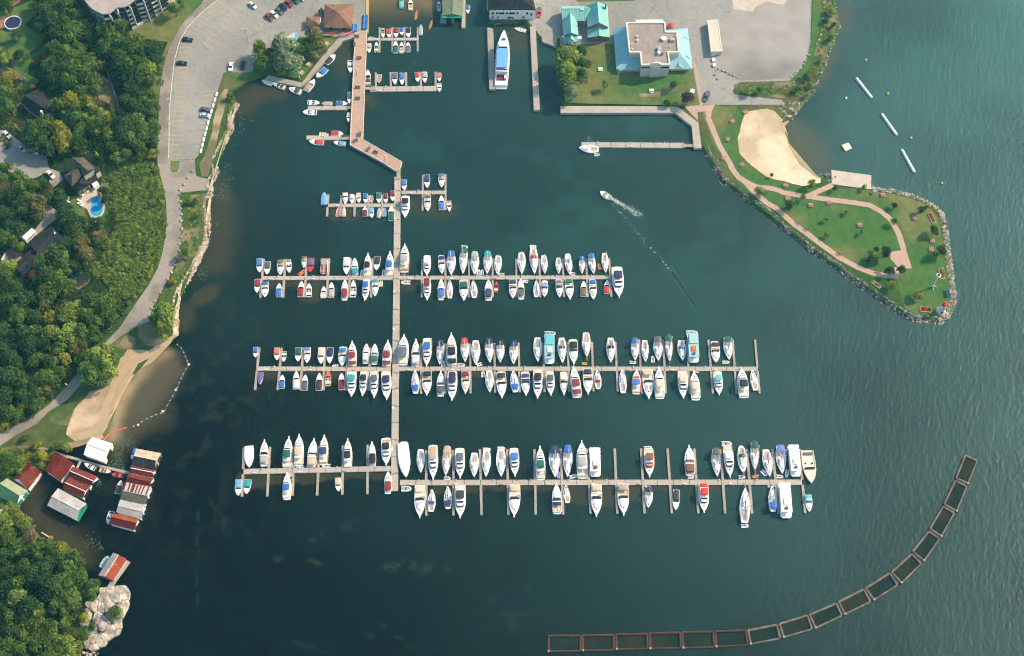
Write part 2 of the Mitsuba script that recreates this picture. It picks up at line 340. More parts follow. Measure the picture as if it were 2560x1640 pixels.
m_, EASTP = shore_mesh(EAST, 2.6)
struct('east_park_ground', ply(m_, 'mat_grass'))
m_, NORTHP = shore_mesh(NORTH, 2.0)
struct('north_shore_ground', ply(m_, 'mat_grass'))
WIN, EIN = WESTP.buffer(-2.2), EASTP.buffer(-2.2)
def patch(name, t, s, m, lift, clip=None):
    g = Polygon(pts(t, s, ZL)).buffer(0)
    if m in ('dirt', 'bank', 'gravel') or name in ('park_lawn', 'shore_grass', 'willow_lawn', 'concrete_pad'): g = rough(g, .5 if name == 'park_lawn' else .8)
    if clip is not None: g = g.intersection(clip)
    struct(name, ply(sheet(g, ZL + lift), 'mat_' + m))
    return g
# west bank
WOODS = Polygon(pts('.', '-300,-300 215,-300 205,10 240,62 300,72 330,90 420,100 405,160 396,270 392,330 392,400 398,470 408,560 400,630 380,680 330,750 290,810 245,860 200,930 165,950 125,1000 75,1040 0,1078 -300,1180', ZL))
struct('woodland_floor', ply(sheet(WOODS, ZL + .012), 'mat_forest'))
struct('headland_floor', ply(sheet(Polygon(pts('.', '-300,1290 60,1300 100,1340 165,1362 205,1405 220,1440 240,1470 215,1520 200,1560 205,1590 195,1640 140,1800 -300,1800', ZL)).intersection(WIN), ZL + .012), 'mat_forest'))
patch('roadside_lawn', '.', '300,72 345,36 430,0 515,-30 506,-4 474,40 446,72 425,112 410,150 401,205 396,266 390,300 380,200 420,105 330,92', 'lawn', .02)
LOT = patch('parking_lot', '.', '506,4 546,-60 921,-60 920,81 888,88 860,96 805,88 745,94 700,108 645,140 630,181 559,181 554,197 540,240 522,309 503,381 487,398 424,398 422,390 424,282 431,216 440,149 453,100 472,69 490,40', 'asphalt', .02)
ROAD = patch('curving_road', '.', '530,-60 511,0 479,35 450,67 426,112 413,149 402,202 397,266 397,306 394,367 394,410 399,431 407,463 415,503 417,548 414,591 407,628 394,671 373,711 341,756 306,809 298,820 253,868 208,920 170,961 128,1006 80,1044 0,1083 -300,1210 -300,1250 0,1115 40,1088 88,1062 125,1027 170,998 202,962 222,926 266,870 306,838 345,815 373,804 381,769 402,732 421,697 437,663 447,623 453,591 454,543 450,503 447,482 519,475 524,463 522,447 506,445 490,439 488,412 487,399 424,398 424,420 430,430 448,428 452,402 424,399 423,390 425,282 432,216 441,149 454,101 473,69 507,28 545,-4 560,-60', 'road', .036)
patch('grass_island', '.', '426,402 449,402 448,420 442,430 432,431 426,424', 'lawn', .05)
patch('gravel_shoulder', '.', '573,220 560,222 545,250 530,330 512,390 500,410 505,440 520,440 540,360 548,330 560,280 565,250', 'dirt', .02, WIN)
patch('beach_approach', '.', '345,815 388,801 400,838 408,856 385,868 362,866 345,845', 'dirt', .05, WIN)
patch('bank_grass', '.', '448,490 512,482 520,500 515,580 508,620 490,660 450,715 430,745 410,790 385,800 405,730 440,668 452,620 456,560', 'bank', .008, WIN)
patch('beach_verge', '.', '345,846 362,868 330,874 300,900 270,962 226,978 184,1020 166,1062 120,1060 105,1040 140,1010 200,960 226,926 268,872 308,838', 'bank', .012, WIN)
dmat('tan_sand', proc(lambda p, n, uv: mix((.33, .25, .15), (.53, .43, .29), smoothstep(.28, .66, fbm(p.x * .1, p.y * .1, 2, 4))) * (.88 + .24 * fbm(p.x * .9, p.y * .9, 1, 3))))
dmat('damp_sand', proc(lambda p, n, uv: mix((.34, .275, .175), (.44, .355, .235), fbm(p.x * .2, p.y * .2, 1, 4))))
SANDW = Polygon(pts('.', '322,873 373,876 425,842 440,836 447,850 443,862 415,886 386,910 343,931 311,979 296,1019 290,1060 268,1090 225,1100 197,1110 165,1086 170,1062 186,1022 226,980 274,964 301,900', ZL))
struct('west_beach_sand', ply(sheet(rough(SANDW, 1.6).intersection(rough(WESTP.buffer(-5.5), .9, 2.0)), ZL + .04), 'mat_tan_sand'))
struct('west_beach_damp_sand', ply(sheet(SANDW.intersection(WESTP.buffer(-2.3)), ZL + .02), 'mat_damp_sand'))
def wet_fn(p, n, uv): return mix((.27, .21, .13), (.40, .32, .205), fbm(p.x * .3, p.y * .3, 1, 4))
dmat('wet_sand', proc(wet_fn))
def slope_strip(poly, shore, z1, z0, width):
    """the sloping wet rim of a beach, laid 2 cm above the bank"""
    inner = shore.buffer(-width)
    g = poly.intersection(shore.difference(inner))
    g = g.segmentize(1.0)
    v, f = tri2d(g)
    d = shapely.distance(shapely.points(v), shore.exterior)
    return np.column_stack([v, z0 + (z1 - z0) * np.clip(d / width, 0, 1) + .12]), f
struct('west_beach_wet_sand', ply(slope_strip(SANDW.buffer(2.5), WESTP, ZL, -.6, 2.6), 'mat_wet_sand', True))
SB = Polygon(pts('.', '588,262 604,262 592,290 592,325 566,375 552,410 556,426 552,444 538,463 542,480 533,511 535,559 533,596 527,618 511,652 495,688 470,725 458,747 454,783 455,836 436,836 438,783 441,740 455,715 478,680 494,644 510,612 517,590 519,559 517,511 526,478 522,460 536,440 540,425 536,410 550,372 574,325 575,290', .3)).buffer(.5)
struct('stony_bank', ply(slope_strip(SB, WESTP, ZL, -.6, 2.6), 'mat_stone_pale', True))
struct('cul_de_sac', ply(sheet(Polygon(pts('e', '-700,-250 60,-260 330,-60 560,60 590,200 480,290 340,340 200,280 40,200 -300,100 -700,50', ZL)), ZL + .03), 'mat_asphalt'))
struct('driveway', ply(sheet(Polygon(pts('e', '420,520 470,480 560,600 690,720 680,800 500,950 430,1010 400,960 560,760', ZL)), ZL + .03), 'mat_gravel'))
struct('villa_driveway', ply(sheet(Polygon(pts('e', '540,180 720,240 760,330 650,420 590,360 610,300 530,250', ZL)), ZL + .034), 'mat_road'))
struct('villa_garden', ply(sheet(Polygon(pts('e', '780,560 960,500 1080,900 1200,620 1230,120 1120,20 1250,40 1320,400 1300,900 1060,900 820,800', ZL)), ZL + .026), 'mat_lawn'))
struct('back_lawn', ply(sheet(Polygon(pts('f', '60,130 380,10 480,60 420,170 300,300 540,480 560,620 380,700 330,900 480,960 380,1090 250,1080 -200,900 -200,200', ZL)), ZL + .026), 'mat_lawn'))
struct('hill_lawn', ply(sheet(Polygon(pts('A', '880,620 960,700 1050,780 1120,960 1130,1080 1060,1000 960,940 840,960 760,900 900,800', ZL)), ZL + .026), 'mat_dirt'))
struct('low_lawn', ply(sheet(Polygon(pts('E', '680,1090 780,1010 960,890 1000,900 900,1000 830,1120 740,1180 640,1140', ZL)), ZL + .026), 'mat_dirt'))
struct('footpath', ply(sheet(line_poly(pts('Y', '30,235 250,212 480,212 640,235 740,262', ZL), 1.0).union(line_poly(pts('Y', '740,262 745,262', ZL), 1.0)), ZL + .05), 'mat_dirt'))
# park beside the pier
patch('willow_lawn', '.', '562,183 630,183 650,144 700,110 745,98 800,92 850,100 835,108 755,200 690,196 650,196 600,206', 'lawn', .03, WIN)
# east bank
patch('service_yard', '.', '1225,-60 1221,62 1246,60 1307,58 1330,82 1346,100 1390,104 1395,118 1404,262 1751,264 1757,262 1785,262 1850,262 1960,262 1955,250 1835,236 1832,225 1850,205 1973,202 1987,192 2018,149 2026,107 2029,0 2020,-60', 'asphalt', .02, EIN)
patch('gravel_yard', '.', '1788,60 1803,128 1785,140 1784,178 1794,176 1850,200 1970,198 1986,188 2015,148 2022,107 2026,-60 1826,-60 1826,40', 'gravel', .036, EIN)
patch('concrete_pad', '.', '1827,-60 2010,-60 1960,12 1920,4 1890,18 1880,30 1832,24', 'concrete', .052, EIN)
patch('centre_lawn', '.', '1391,112 1534,109 1542,184 1733,170 1749,263 1403,263', 'lawn', .036, EIN)
patch('sandy_scar', 'C', '1200,885 1340,870 1480,815 1500,790 1560,800 1640,800 1620,830 1500,860 1380,905 1220,915', 'dirt', .05)
patch('north_lawn_strip', 'C', '610,-80 1140,-60 1140,8 610,18', 'lawn', .04)
patch('weed_strip', '.', '1835,212 1920,205 1975,205 2030,150 2040,60 2048,-60 2084,-60 2086,8 2096,60 2080,110 2050,195 2030,236 1990,248 1965,246 1950,245 1840,234', 'bank', .05, EIN)
patch('shore_grass', '.', '2026,110 2036,-60 2062,-60 2058,60 2046,110 2030,150 2010,190 1985,206 1976,203 2018,150', 'lawn', .066, EIN)
patch('park_lawn', '.', '1745,282 1758,280 1772,330 1790,380 1815,420 1838,448 1862,475 1900,500 1960,545 2010,590 2060,625 2110,655 2150,680 2200,697 2240,698 2262,770 2300,790 2345,790 2372,760 2380,720 2375,680 2360,600 2352,555 2330,525 2290,500 2240,486 2180,474 2060,470 2000,468 1955,450 1905,440 1870,410 1848,385 1842,345 1850,310 1866,277 1786,262 1760,270', 'lawn', .02, EIN.buffer(-1.5))
SANDE = Polygon(pts('.', '1866,277 1920,271 1936,280 1950,295 1968,310 1985,355 2012,406 2026,420 2052,447 2050,458 2008,466 1955,453 1920,445 1871,410 1847,381 1844,343', ZL))
struct('east_beach_sand', ply(sheet(rough(SANDE, .9).intersection(EASTP.buffer(-2.0)), ZL + .036), 'mat_sand'))
struct('east_beach_wet_sand', ply(slope_strip(Polygon(pts('.', '1945,288 1990,290 2040,430 2060,470 2030,470 1940,330', ZL)), EASTP, ZL, -.6, 2.6), 'mat_wet_sand', True))
BR = [Polygon(pts('C', '1620,1000 1905,983 1872,1055 1870,1110 1960,1330 1935,1375 1880,1225 1808,1045 1742,1052 1745,1135', ZL)),
      Polygon(pts('H', '1150,825 1295,803 1352,978 1290,985 1220,970 1150,890', ZL))]
PATHS = [('C', '1840,1100 1950,1370 2050,1540 2066,1575'), ('G', '2050,20 2130,130 2260,200 2330,225 2404,225 H: 80,240 150,270 340,300 540,330 780,360 950,385 1070,450 1160,530 1230,660 1275,805'),
         ('G', '2150,130 2230,215 2290,280 2404,375 H: 70,410 130,465 250,570 350,640 520,770 670,880 840,970 1000,1030 1100,1050 1200,1050 1215,1030 1210,970'), ('H', '370,305 610,195')]
BR += [LineString(pts(t, s, ZL)).buffer(1.15, cap_style=2, join_style=1) for t, s in PATHS]
struct('brick_footpath', ply(sheet(unary_union(BR), ZL + .056), 'mat_brick_path'))
patch('lakeside_sidewalk', '.', '1732,155 1738,155 1748,200 1757,262 1751,264 1742,205', 'brick_path', .052)
# painted lines
struct('road_edge_line', ply(sheet(line_poly(pts('A', '2050,0 1900,110 1760,260 1690,380 1640,560 1610,820 1590,1060 1585,1490', ZL), .28), ZL + .06), 'mat_white_line'))
ST = []
for i in range(19): ST.append(ribbon(at('A', 1668 - i * 4.2, 640 + i * 45, ZL), at('A', 1752 - i * 2, 640 + i * 45, ZL), .24))
for i in range(14): ST.append(ribbon(at('A', 2010 - i * 11, 860 + i * 43, ZL), at('A', 1935 - i * 9, 857 + i * 43, ZL), .24))
for i in range(5): ST.append(ribbon(at('A', 1700 - i * 8, 450 + i * 46, ZL), at('A', 1790 - i * 6, 448 + i * 46, ZL), .24))
for i in range(11):
    u = i / 10; ST.append(ribbon(at('A', 1775 + 270 * u, 290 - 262 * u - 30 * math.sin(u * 3), ZL), at('A', 1855 + 300 * u, 328 - 250 * u - 30 * math.sin(u * 3), ZL), .24))
for i in range(9):
    u = i / 8; ST.append(ribbon(at('A', 2280 - 340 * u, 90 + 330 * u, ZL), at('A', 2345 - 340 * u, 130 + 330 * u, ZL), .24)); ST.append(ribbon(at('A', 2280 - 340 * u, 90 + 330 * u, ZL), at('A', 2200 - 310 * u, 50 + 325 * u, ZL), .24))
for i in range(14): ST.append(ribbon(at('B', 20 + 42 * i, 280 - 26 * i, ZL), at('B', -20 + 42 * i, 225 - 26 * i, ZL), .24))
ST.append(ribbon(at('A', 1665, 640, ZL), at('A', 1608, 1490, ZL), .15))
struct('parking_lines', ply(cat(*[prism(s, ZL + .03, ZL + .058) for s in ST]), 'mat_yellow_line'))
# ================================================================ boats: unit hulls (x 0..1 stern to bow, y -1..1 beam, z in freeboards), scaled per boat
def w_motor(t): 
    t = np.clip(t, 0, 1); return np.where(t < .42, .90 + .10 * np.sin(t / .42 * math.pi / 2), np.maximum(1 - (np.maximum(t - .42, 0) / .58) ** 2.3, 0) ** .85)
def w_sail(t):
    t = np.clip(t, 0, 1); return np.where(t < .42, .60 + .40 * np.sin(t / .42 * math.pi / 2), np.maximum(np.cos((t - .42) / .58 * math.pi / 2), 0) ** .88)
def w_double(t):
    t = np.clip(t, 0, 1); return np.maximum(np.sin(np.clip(.06 + .94 * t, 0, 1) * math.pi), 0) ** .62
def w_box(t):
    t = np.clip(t, 0, 1); return np.where(t < .9, 1.0, 1 - .35 * ((t - .9) / .1) ** 2)
def w_round(t):
    t = np.clip(t, 0, 1); return np.where(t < .6, 1.0, np.sqrt(np.maximum(1 - ((t - .6) / .4) ** 2, 0)))
WF = dict(m=w_motor, s=w_sail, d=w_double, b=w_box, r=w_round)
NST = 15
def rings(wf, inset, z, sheer=0.0, n=NST, t0=0.0, t1=1.0):
    t = np.linspace(t0, t1, n)
    w = np.maximum(WF[wf](t) - inset, .012)
    x = np.clip(t, inset * .18, 1 - inset * .30)
    zz = z + sheer * t * t
    return np.vstack([np.column_stack([x, w, zz]), np.column_stack([x, -w, zz])[::-1]])
def loft(rs, cap=True):
    n = len(rs[0]); v = np.vstack(rs); f = []
    for k in range(len(rs) - 1):
        for i in range(n):
            j = (i + 1) % n
            f += [[k * n + j, k * n + i, (k + 1) * n + i], [k * n + j, (k + 1) * n + i, (k + 1) * n + j]]
    if cap:
        b = (len(rs) - 1) * n
        for i in range(n // 2 - 1): f += [[b + i, b + n - 1 - i, b + i + 1], [b + n - 1 - i, b + n - 2 - i, b + i + 1]]
    return v, np.array(f)
def blk(wf, t0, t1, k, z0, z1, taper=.06, crown=0.0, rnd=.35, n=9, sheer=0.0, wmax=9.0):
    """a rounded block that follows the hull's plan: cabin, canopy, cover, windscreen"""
    def ring(z, ins, kk):
        t = np.linspace(t0 + ins * .25, t1 - ins * .25, n)
        u = np.linspace(-1, 1, n)
        w = np.maximum(np.minimum(WF[wf](t) * kk, wmax) * (1 - rnd * np.abs(u) ** 5) - ins, .012)
        zz = z + sheer * t * t
        return np.vstack([np.column_stack([t, w, zz]), np.column_stack([t, -w, zz])[::-1]])
    rs = [ring(z0, 0, k), ring(z1 - .02, taper * .7, k), ring(z1, taper, k)]
    v, f = loft(rs)
    if crown:
        m = len(rs[0]); top = 2 * m
        t = np.linspace(t0, t1, n); sp = np.column_stack([np.linspace(t0 + taper * .25, t1 - taper * .25, n), np.zeros(n), z1 + crown * (1 - np.linspace(-1, 1, n) ** 4) + sheer * t * t])
        f = f[:len(f) - 2 * (m // 2 - 1)]
        v = np.vstack([v, sp]); s = 3 * m; g = []
        for i in range(n - 1):
            a, b, c, d = top + i, top + i + 1, top + m - 1 - i, top + m - 2 - i
            g += [[a, s + i, b], [b, s + i, s + i + 1], [s + i, c, s + i + 1], [s + i + 1, c, d]]
        f = np.vstack([f, g])
    return v, f
PROTO = {}
def proto(key, mesh_fn, smooth=35):
    if key not in PROTO: PROTO[key] = mikit.ply(mesh_fn(), None, smooth=smooth)
    return PROTO[key]
def hull_mesh(wf, sheer, rim=.10, drop=.25, flare=.14):
    return loft([rings(wf, flare * 1.3, -.35), rings(wf, flare * .5, .35, sheer * .3), rings(wf, 0, .93, sheer), rings(wf, .02, 1.0, sheer), rings(wf, rim, 1.0, sheer), rings(wf, rim + .02, 1.0 - drop, sheer)], cap=False)
def deck_mesh(wf, sheer, rim=.10, drop=.25):
    n = rings(wf, rim + .015, 1.0 - drop, sheer); m = len(n)
    return n, np.array([q for i in range(m // 2 - 1) for q in ([i, m - 1 - i, i + 1], [m - 1 - i, m - 2 - i, i + 1])])
NB = {}
def boat_key(kind):
    return {'s': 'sailboat', 'd': 'inflatable_dinghy', 'w': 'rowing_boat', 'k': 'kayak', 'c': 'cabin_cruiser', 'f': 'flybridge_cruiser', 't': 'trawler_yacht', 'h': 'houseboat', 'p': 'pontoon_boat'}.get(kind, 'motorboat')
def boat_cat(kind):
    return {'s': 'sailboat', 'd': 'dinghy', 'w': 'rowboat', 'k': 'kayak', 'h': 'houseboat', 'p': 'pontoon boat', 'c': 'cabin cruiser', 'f': 'yacht', 't': 'yacht'}.get(kind, 'motorboat')
CNAME = dict(offwhite='white', ivory='white', slate='dark slate', turquoise='turquoise', aqua='pale aqua', periwinkle='periwinkle blue', greige='taupe', sky='sky blue', lilac='lilac', wood='wooden', navy='navy blue', tan='tan')
def cn(c): return CNAME.get(c, c)
def build_boat(kind, tile, bow, stern, wpx, col, opts, label, group, zw=0.0):
    o = dict(x.split('=') if '=' in x else (x, True) for x in opts)
    hull = o.get('H', 'white'); col2 = o.get('C', col)
    q_ = RNG.random(); col_in = col
    if hull == 'white': hull = 'white' if q_ < .55 else 'offwhite' if q_ < .8 else 'ivory'
    if q_ * 7 % 1 < .45 and col + '2' in COL: col = col + '2'
    B, S = at(tile, *bow, .8), at(tile, *stern, .8)
    L = np.linalg.norm((B - S)[:2])
    mid = (np.array(bow) + np.array(stern)) / 2; d = np.array(bow, float) - stern; d /= np.linalg.norm(d)
    nrm = np.array([-d[1], d[0]]) * wpx / 2
    beam = np.linalg.norm((at(tile, *(mid + nrm), .8) - at(tile, *(mid - nrm), .8))[:2])
    beam = min(max(beam, .20 * L), .52 * L if kind != 'd' else .8 * L) * 1.04
    fb = .40 + .052 * L if kind not in 'dwk' else .34
    ang = math.degrees(math.atan2(B[1] - S[1], B[0] - S[0]))
    M = T().translate([S[0], S[1], zw]).rotate([0, 0, 1], ang)
    MS = M @ T().scale([L, beam / 2, fb])
    root = thing(boat_key(kind), label, boat_cat(kind), group)
    def put(name, pk, fn, m, smooth=35, label=None):
        part(root, name, {**proto(pk, fn, smooth), 'bsdf': {'type': 'ref', 'id': 'mat_' + m}, 'to_world': MS}, label)
    def real(name, mesh, m, smooth=False, label=None):
        part(root, name, ply(mesh, 'mat_' + m, smooth, M), label)
    wf = {'s': 's', 'h': 'b', 'p': 'b', 'k': 'd', 'd': 'r'}.get(kind, 'm')
    if 'double' in o: wf = 'd'
    sh = {'m': .28, 's': .22, 'd': .1, 'b': .0, 'r': .15}[wf]
    if kind == 'd':                                        # inflatable: fat tube round a floor, open at the stern
        r = min(.22, beam * .16)
        path = []
        for s in (1, -1): path.append([(0, s * (beam / 2 - r)), (L * .62, s * (beam / 2 - r)), (L * .82, s * (beam / 2 - r) * .82), (L * .95, s * (beam / 2 - r) * .42), (L - r, 0)])
        ms = [tube((*a, .22), (*b, .22), r, n=7) for q in path for a, b in zip(q[:-1], q[1:])]
        real('tube', cat(*ms), hull, 50)
        real('floor', prism([(.1, -beam / 2 + r), (L * .8, -beam / 2 + r), (L * .93, 0), (L * .8, beam / 2 - r), (.1, beam / 2 - r)], .02, .14), col)
        real('transom', box(.02, .10, -beam / 2 + r, beam / 2 - r, .03, .40), 'slate')
        real('seat', box(L * .40, L * .52, -beam / 2 + r * .8, beam / 2 - r * .8, .24, .29), 'grey' if col != 'grey' else 'slate')
        if 'o' in o: real('outboard', prism([(-.32, -.14), (.0, -.14), (.0, .14), (-.32, .14)], .1, .85, .05), 'black')
        return root
    if kind == 'k':
        put('hull', 'kay_h', lambda: hull_mesh('d', .3, .3, .12), hull); put('deck', 'kay_d', lambda: deck_mesh('d', .3, .3, .12), col)
        for t in (.36, .62): real('seat', box(L * t, L * (t + .05), -beam * .3, beam * .3, fb * .7, fb * .98), 'wood')
        return root
    rim = {'s': .07, 'w': .10, 'b': .05}.get(wf if kind != 'w' else 'w', .09)
    dz = {'s': .10, 'w': .45, 'h': .1, 'p': .08}.get(kind, .28)
    put('hull', f'hull_{wf}{dz}', lambda: hull_mesh(wf, sh, rim, dz), hull, 40)
    floor = o.get('D', {'o': col, 'w': col, 's': 'white', 'h': 'white', 'p': 'grey'}.get(kind, 'beige' if kind in 'rc' and len(NB) % 3 == 0 else 'silver' if kind in 'ro' else 'cream'))
    NB[root] = 1
    put('deck', f'deck_{wf}{dz}', lambda: deck_mesh(wf, sh, rim, dz), floor)
    def hatch(t, s=.26, m='slate'):
        z = fb * (1.10 + sh * t * t) + (.12 if kind in 'fct' else .02)
        real('hatch', prism([(L * t - s, -s), (L * t + s, -s), (L * t + s, s), (L * t - s, s)], z, z + .10, .03), m)
    def engine():
        for y in ((0,) if 'oo' not in o else (-.3, .3)): real('outboard', cat(prism([(-.62, y - .17), (-.05, y - .17), (-.05, y + .17), (-.62, y + .17)], fb * .7, fb * .7 + .55, .07), tube((-.3, y, -.3), (-.3, y, fb * .7), .09)), 'black' if 'wo' not in o else 'white')
    if kind == 'w':
        for t in (.22, .48, .72): real('thwart', box(L * t, L * t + .24, -beam * .43 * float(WF['m'](t)), beam * .43 * float(WF['m'](t)), fb * .78, fb * .84), o.get('T', 'wood'))
        if 'o' in o: engine()
        return root
    if kind == 'v':
        put('cover', 'cov_full', lambda: blk('m', -.015, .985, 1.0, .8, 1.12, .08, .42, .1, sheer=.28), col)
        if 'o' in o: engine()
        return root
    if kind in 'ro':
        put('foredeck', 'fore_r', lambda: blk('m', .56, .985, .92, .75, 1.02, .05, .10, .0, sheer=.28), o.get('F', hull if hull in ('white', 'cream', 'red', 'orange') else 'white'))
        put('windscreen', 'wind_r', lambda: blk('m', .52, .60, .80, 1.0, 1.62, .10, 0, .3, sheer=.28), 'glass')
        if kind == 'r':
            t1 = .56
            put('cover', 'cover_r', lambda: blk('m', .03, .555, .90, .9, 1.30, .08, .34, .22, sheer=.28), col)
        else:
            for y in (-.24, .24): real('seat', prism([(L * .38, beam * y - .26), (L * .38 + .5, beam * y - .26), (L * .38 + .5, beam * y + .26), (L * .38, beam * y + .26)], fb * .74, fb * 1.25, .06), o.get('S', 'cream' if col not in ('cream', 'white') else 'navy'))
            real('bench', prism([(L * .07, -beam * .34), (L * .15, -beam * .34), (L * .15, beam * .34), (L * .07, beam * .34)], fb * .74, fb * 1.12, .05), o.get('S', 'cream' if col not in ('cream', 'white') else 'slate'))
            if 'B' in o: put('bimini', 'bim_o', lambda: blk('m', .12, .46, .86, 3.1, 3.25, .06, .25, .2), o['B'])
        if 'o' in o: engine()
        return root
    if kind == 'p':
        real('canopy', prism([(L * .02, -beam * .42), (L * .45, -beam * .42), (L * .45, beam * .42), (L * .02, beam * .42)], 2.1, 2.25, .12), col)
        for x in (.06, .42):
            for y in (-.38, .38): real('post', tube((L * x, beam * y, fb), (L * x, beam * y, 2.12), .04), 'metal')
        for t, y in ((.58, -.3), (.58, .3), (.80, -.3), (.80, .3)): real('seat', prism([(L * t, beam * y - .35), (L * (t + .13), beam * y - .35), (L * (t + .13), beam * y + .35), (L * t, beam * y + .35)], fb, fb + .45, .06), o.get('S', 'white'))
        real('rail', cat(*[box(0, L * .97, s * beam * .47 - .03, s * beam * .47 + .03, fb, fb + .7) for s in (1, -1)]), 'white')
        return root
    if kind == 's':
        put('cabin_trunk', 'trunk', lambda: blk('s', .43, .80, .54, .9, 1.42, .07, .12, .3, sheer=.2), o.get('T', 'white'))
        put('cockpit', 'cockpit_s', lambda: blk('s', .07, .40, .50, .8, .985, .03, 0, .1), o.get('K', 'greige'))
        for y in (-.30, .30): real('bench', prism([(L * .09, beam * (y - .05)), (L * .37, beam * (y - .05)), (L * .37, beam * (y + .05)), (L * .09, beam * (y + .05))], fb * .95, fb * 1.22, .03), 'white')
        hatch(.70, .24); hatch(.84, .20)
        real('window', cat(*[box(L * .50, L * .68, s * beam * .262 - .02, s * beam * .262 + .02, fb * 1.14, fb * 1.34) for s in (1, -1)]), 'glass')
        hm = 1.12 * L
        xm = L * .57
        real('mast', cat(tube((xm, 0, fb * 1.2), (xm, 0, hm), .19, .14), tube((xm, -beam * .26, hm * .55), (xm, beam * .26, hm * .55), .07)), 'spar', 50)
        real('boom', tube((xm, 0, fb + 1.15), (L * .20, 0, fb + 1.2), .08), 'spar', 50)
        if col != 'bare': real('sail_cover', cat(tube((xm - .05, 0, fb + 1.36), (L * .38, 0, fb + 1.34), .19, .16, 7), tube((L * .38, 0, fb + 1.34), (L * .21, 0, fb + 1.32), .16, .10, 7)), col, 50)
        real('stay', cat(*[tube((xm, 0, hm * .98), q, .022, n=3) for q in ((L * .99, 0, fb * 1.2), (L * .01, 0, fb), (xm, beam * .48, fb), (xm, -beam * .48, fb))]), 'spar')
        if 'b' in o: put('bimini', 'bim_s', lambda: blk('s', .03, .30, .92, 2.85, 3.0, .06, .25, .2), col2)
        if 'g' in o: put('dodger', 'dodger_s', lambda: blk('s', .33, .45, .74, 1.2, 2.1, .12, .2, .3), col2)
        if 'sprit' in o: real('bowsprit', prism([(L * .96, -.28), (L * 1.14, -.12), (L * 1.14, .12), (L * .96, .28)], fb * 1.1, fb * 1.25, .02), 'wood')
        if 'K2' in o:
            real('mizzen_mast', tube((L * .22, 0, fb), (L * .22, 0, hm * .72), .17, .12), 'spar', 50)
            real('mizzen_sail_cover', tube((L * .22, 0, fb + 1.2), (L * .02, 0, fb + 1.2), .17, .10, 7), col, 50)
        if 'rib' in o: real('trim', loft([rings('s', .0, .98, sh) * [L, beam / 2, fb] + [0, 0, .02], rings('s', .10, 1.03, sh) * [L, beam / 2, fb]], cap=False), o['rib'])
        return root
    if kind == 'h':
        a = [(L * .10, -beam * .42), (L * .80, -beam * .42), (L * .80, beam * .42), (L * .10, beam * .42)]
        real('cabin', prism(a, fb * .9, fb + 1.9), 'white' if hull != 'aqua' else 'aqua')
        real('window', cat(*[box(L * (.16 + .155 * i), L * (.26 + .155 * i), s * (beam * .42) - .03, s * (beam * .42) + .03, fb + .9, fb + 1.5) for i in range(4) for s in (1, -1)], box(L * .80 - .03, L * .80 + .03, -beam * .3, beam * .3, fb + .8, fb + 1.55)), 'glass')
        real('roof', prism([(L * .03, -beam * .47), (L * .88, -beam * .47), (L * .88, beam * .47), (L * .03, beam * .47)], fb + 1.92, fb + 2.08, .06), o.get('R', 'white'))
        if col != 'white': real('canopy', prism([(L * .08, -beam * .40), (L * .42, -beam * .40), (L * .42, beam * .40), (L * .08, beam * .40)], fb + 2.3, fb + 2.5, .12), col)
        real('roof_locker', prism([(L * .50, -beam * .2), (L * .68, -beam * .2), (L * .68, beam * .2), (L * .50, beam * .2)], fb + 2.07, fb + 2.5, .08), o.get('J', 'cream'))
        real('helm_seat', prism([(L * .73, -.5), (L * .80, -.5), (L * .80, .5), (L * .73, .5)], fb + 2.07, fb + 2.7, .08), 'slate')
        if 'sign' in o: real('sign', box(L * .70, L * .76, -beam * .22, beam * .22, fb + 2.1, fb + 2.16), o['sign'])
        return root
    # cruisers, flybridge cruisers and trawlers
    put('foredeck', 'fore_c', lambda: blk('m', .46, .985, .93, .75, 1.06, .05, .16, .0, sheer=.28), 'white')
    if kind in 'ft' or L > 9: real('bow_pulpit', prism([(L * .97, -.28), (L * 1.045, -.2), (L * 1.06, 0), (L * 1.045, .2), (L * .97, .28)], fb * 1.2, fb * 1.33, .02), 'white')
    if 'noswim' not in o: real('swim_platform', prism([(-.55, -beam * .40), (.06, -beam * .42), (.06, beam * .42), (-.55, beam * .40), (-.72, 0)], fb * .25, fb * .40, .03), o.get('P', 'white'))
    hatch(.80, .24, o.get('h', 'slate'))
    if L > 9: hatch(.68, .22, o.get('h', 'slate'))
    if kind == 'c':
        put('cabin', 'cabin_c', lambda: blk('m', .42, .80, .66, .9, 1.42, .10, .14, .35, sheer=.28), 'white')
        put('windscreen', 'wind_c', lambda: blk('m', .40, .50, .80, 1.0, 1.95, .10, 0, .35, sheer=.2), 'glass')
        t0, t1 = (.05, .26) if 'aft' in o else ((.14, .43), (.10, .38), (.20, .45))[int(q_ * 91) % 3]
        if 'full' in o: t0 = .03
        tk = f'can{t0}{t1}'
        put('canopy', tk, lambda: blk('m', t0, t1, .86, 1.9, 2.2, .07, .22, .25), col)
        if q_ * 13 % 1 < .4: real('radar_arch', cat(box(L * .31, L * .345, -beam * .44, beam * .44, fb * 2.35, fb * 2.5), *[box(L * .31, L * .345, s * beam * .42 - .06, s * beam * .42 + .06, fb, fb * 2.4) for s in (1, -1)]), 'white')
        if q_ * 17 % 1 < .3: real('sun_pad', prism([(L * .60, -beam * .2), (L * .74, -beam * .16), (L * .74, beam * .16), (L * .60, beam * .2)], fb * 1.55, fb * 1.66, .03), ('tan', 'greige', 'silver')[int(q_ * 50) % 3])
        if 'C' in o: put('aft_cover', 'aftc', lambda: blk('m', .03, .13, .84, 1.0, 1.35, .05, .2, .25), col2)
        for y in (-.22, .22): real('seat', prism([(L * .04, beam * y - .4), (L * .12, beam * y - .4), (L * .12, beam * y + .4), (L * .04, beam * y + .4)], fb * .74, fb * 1.1, .06), o.get('S', 'cream'))
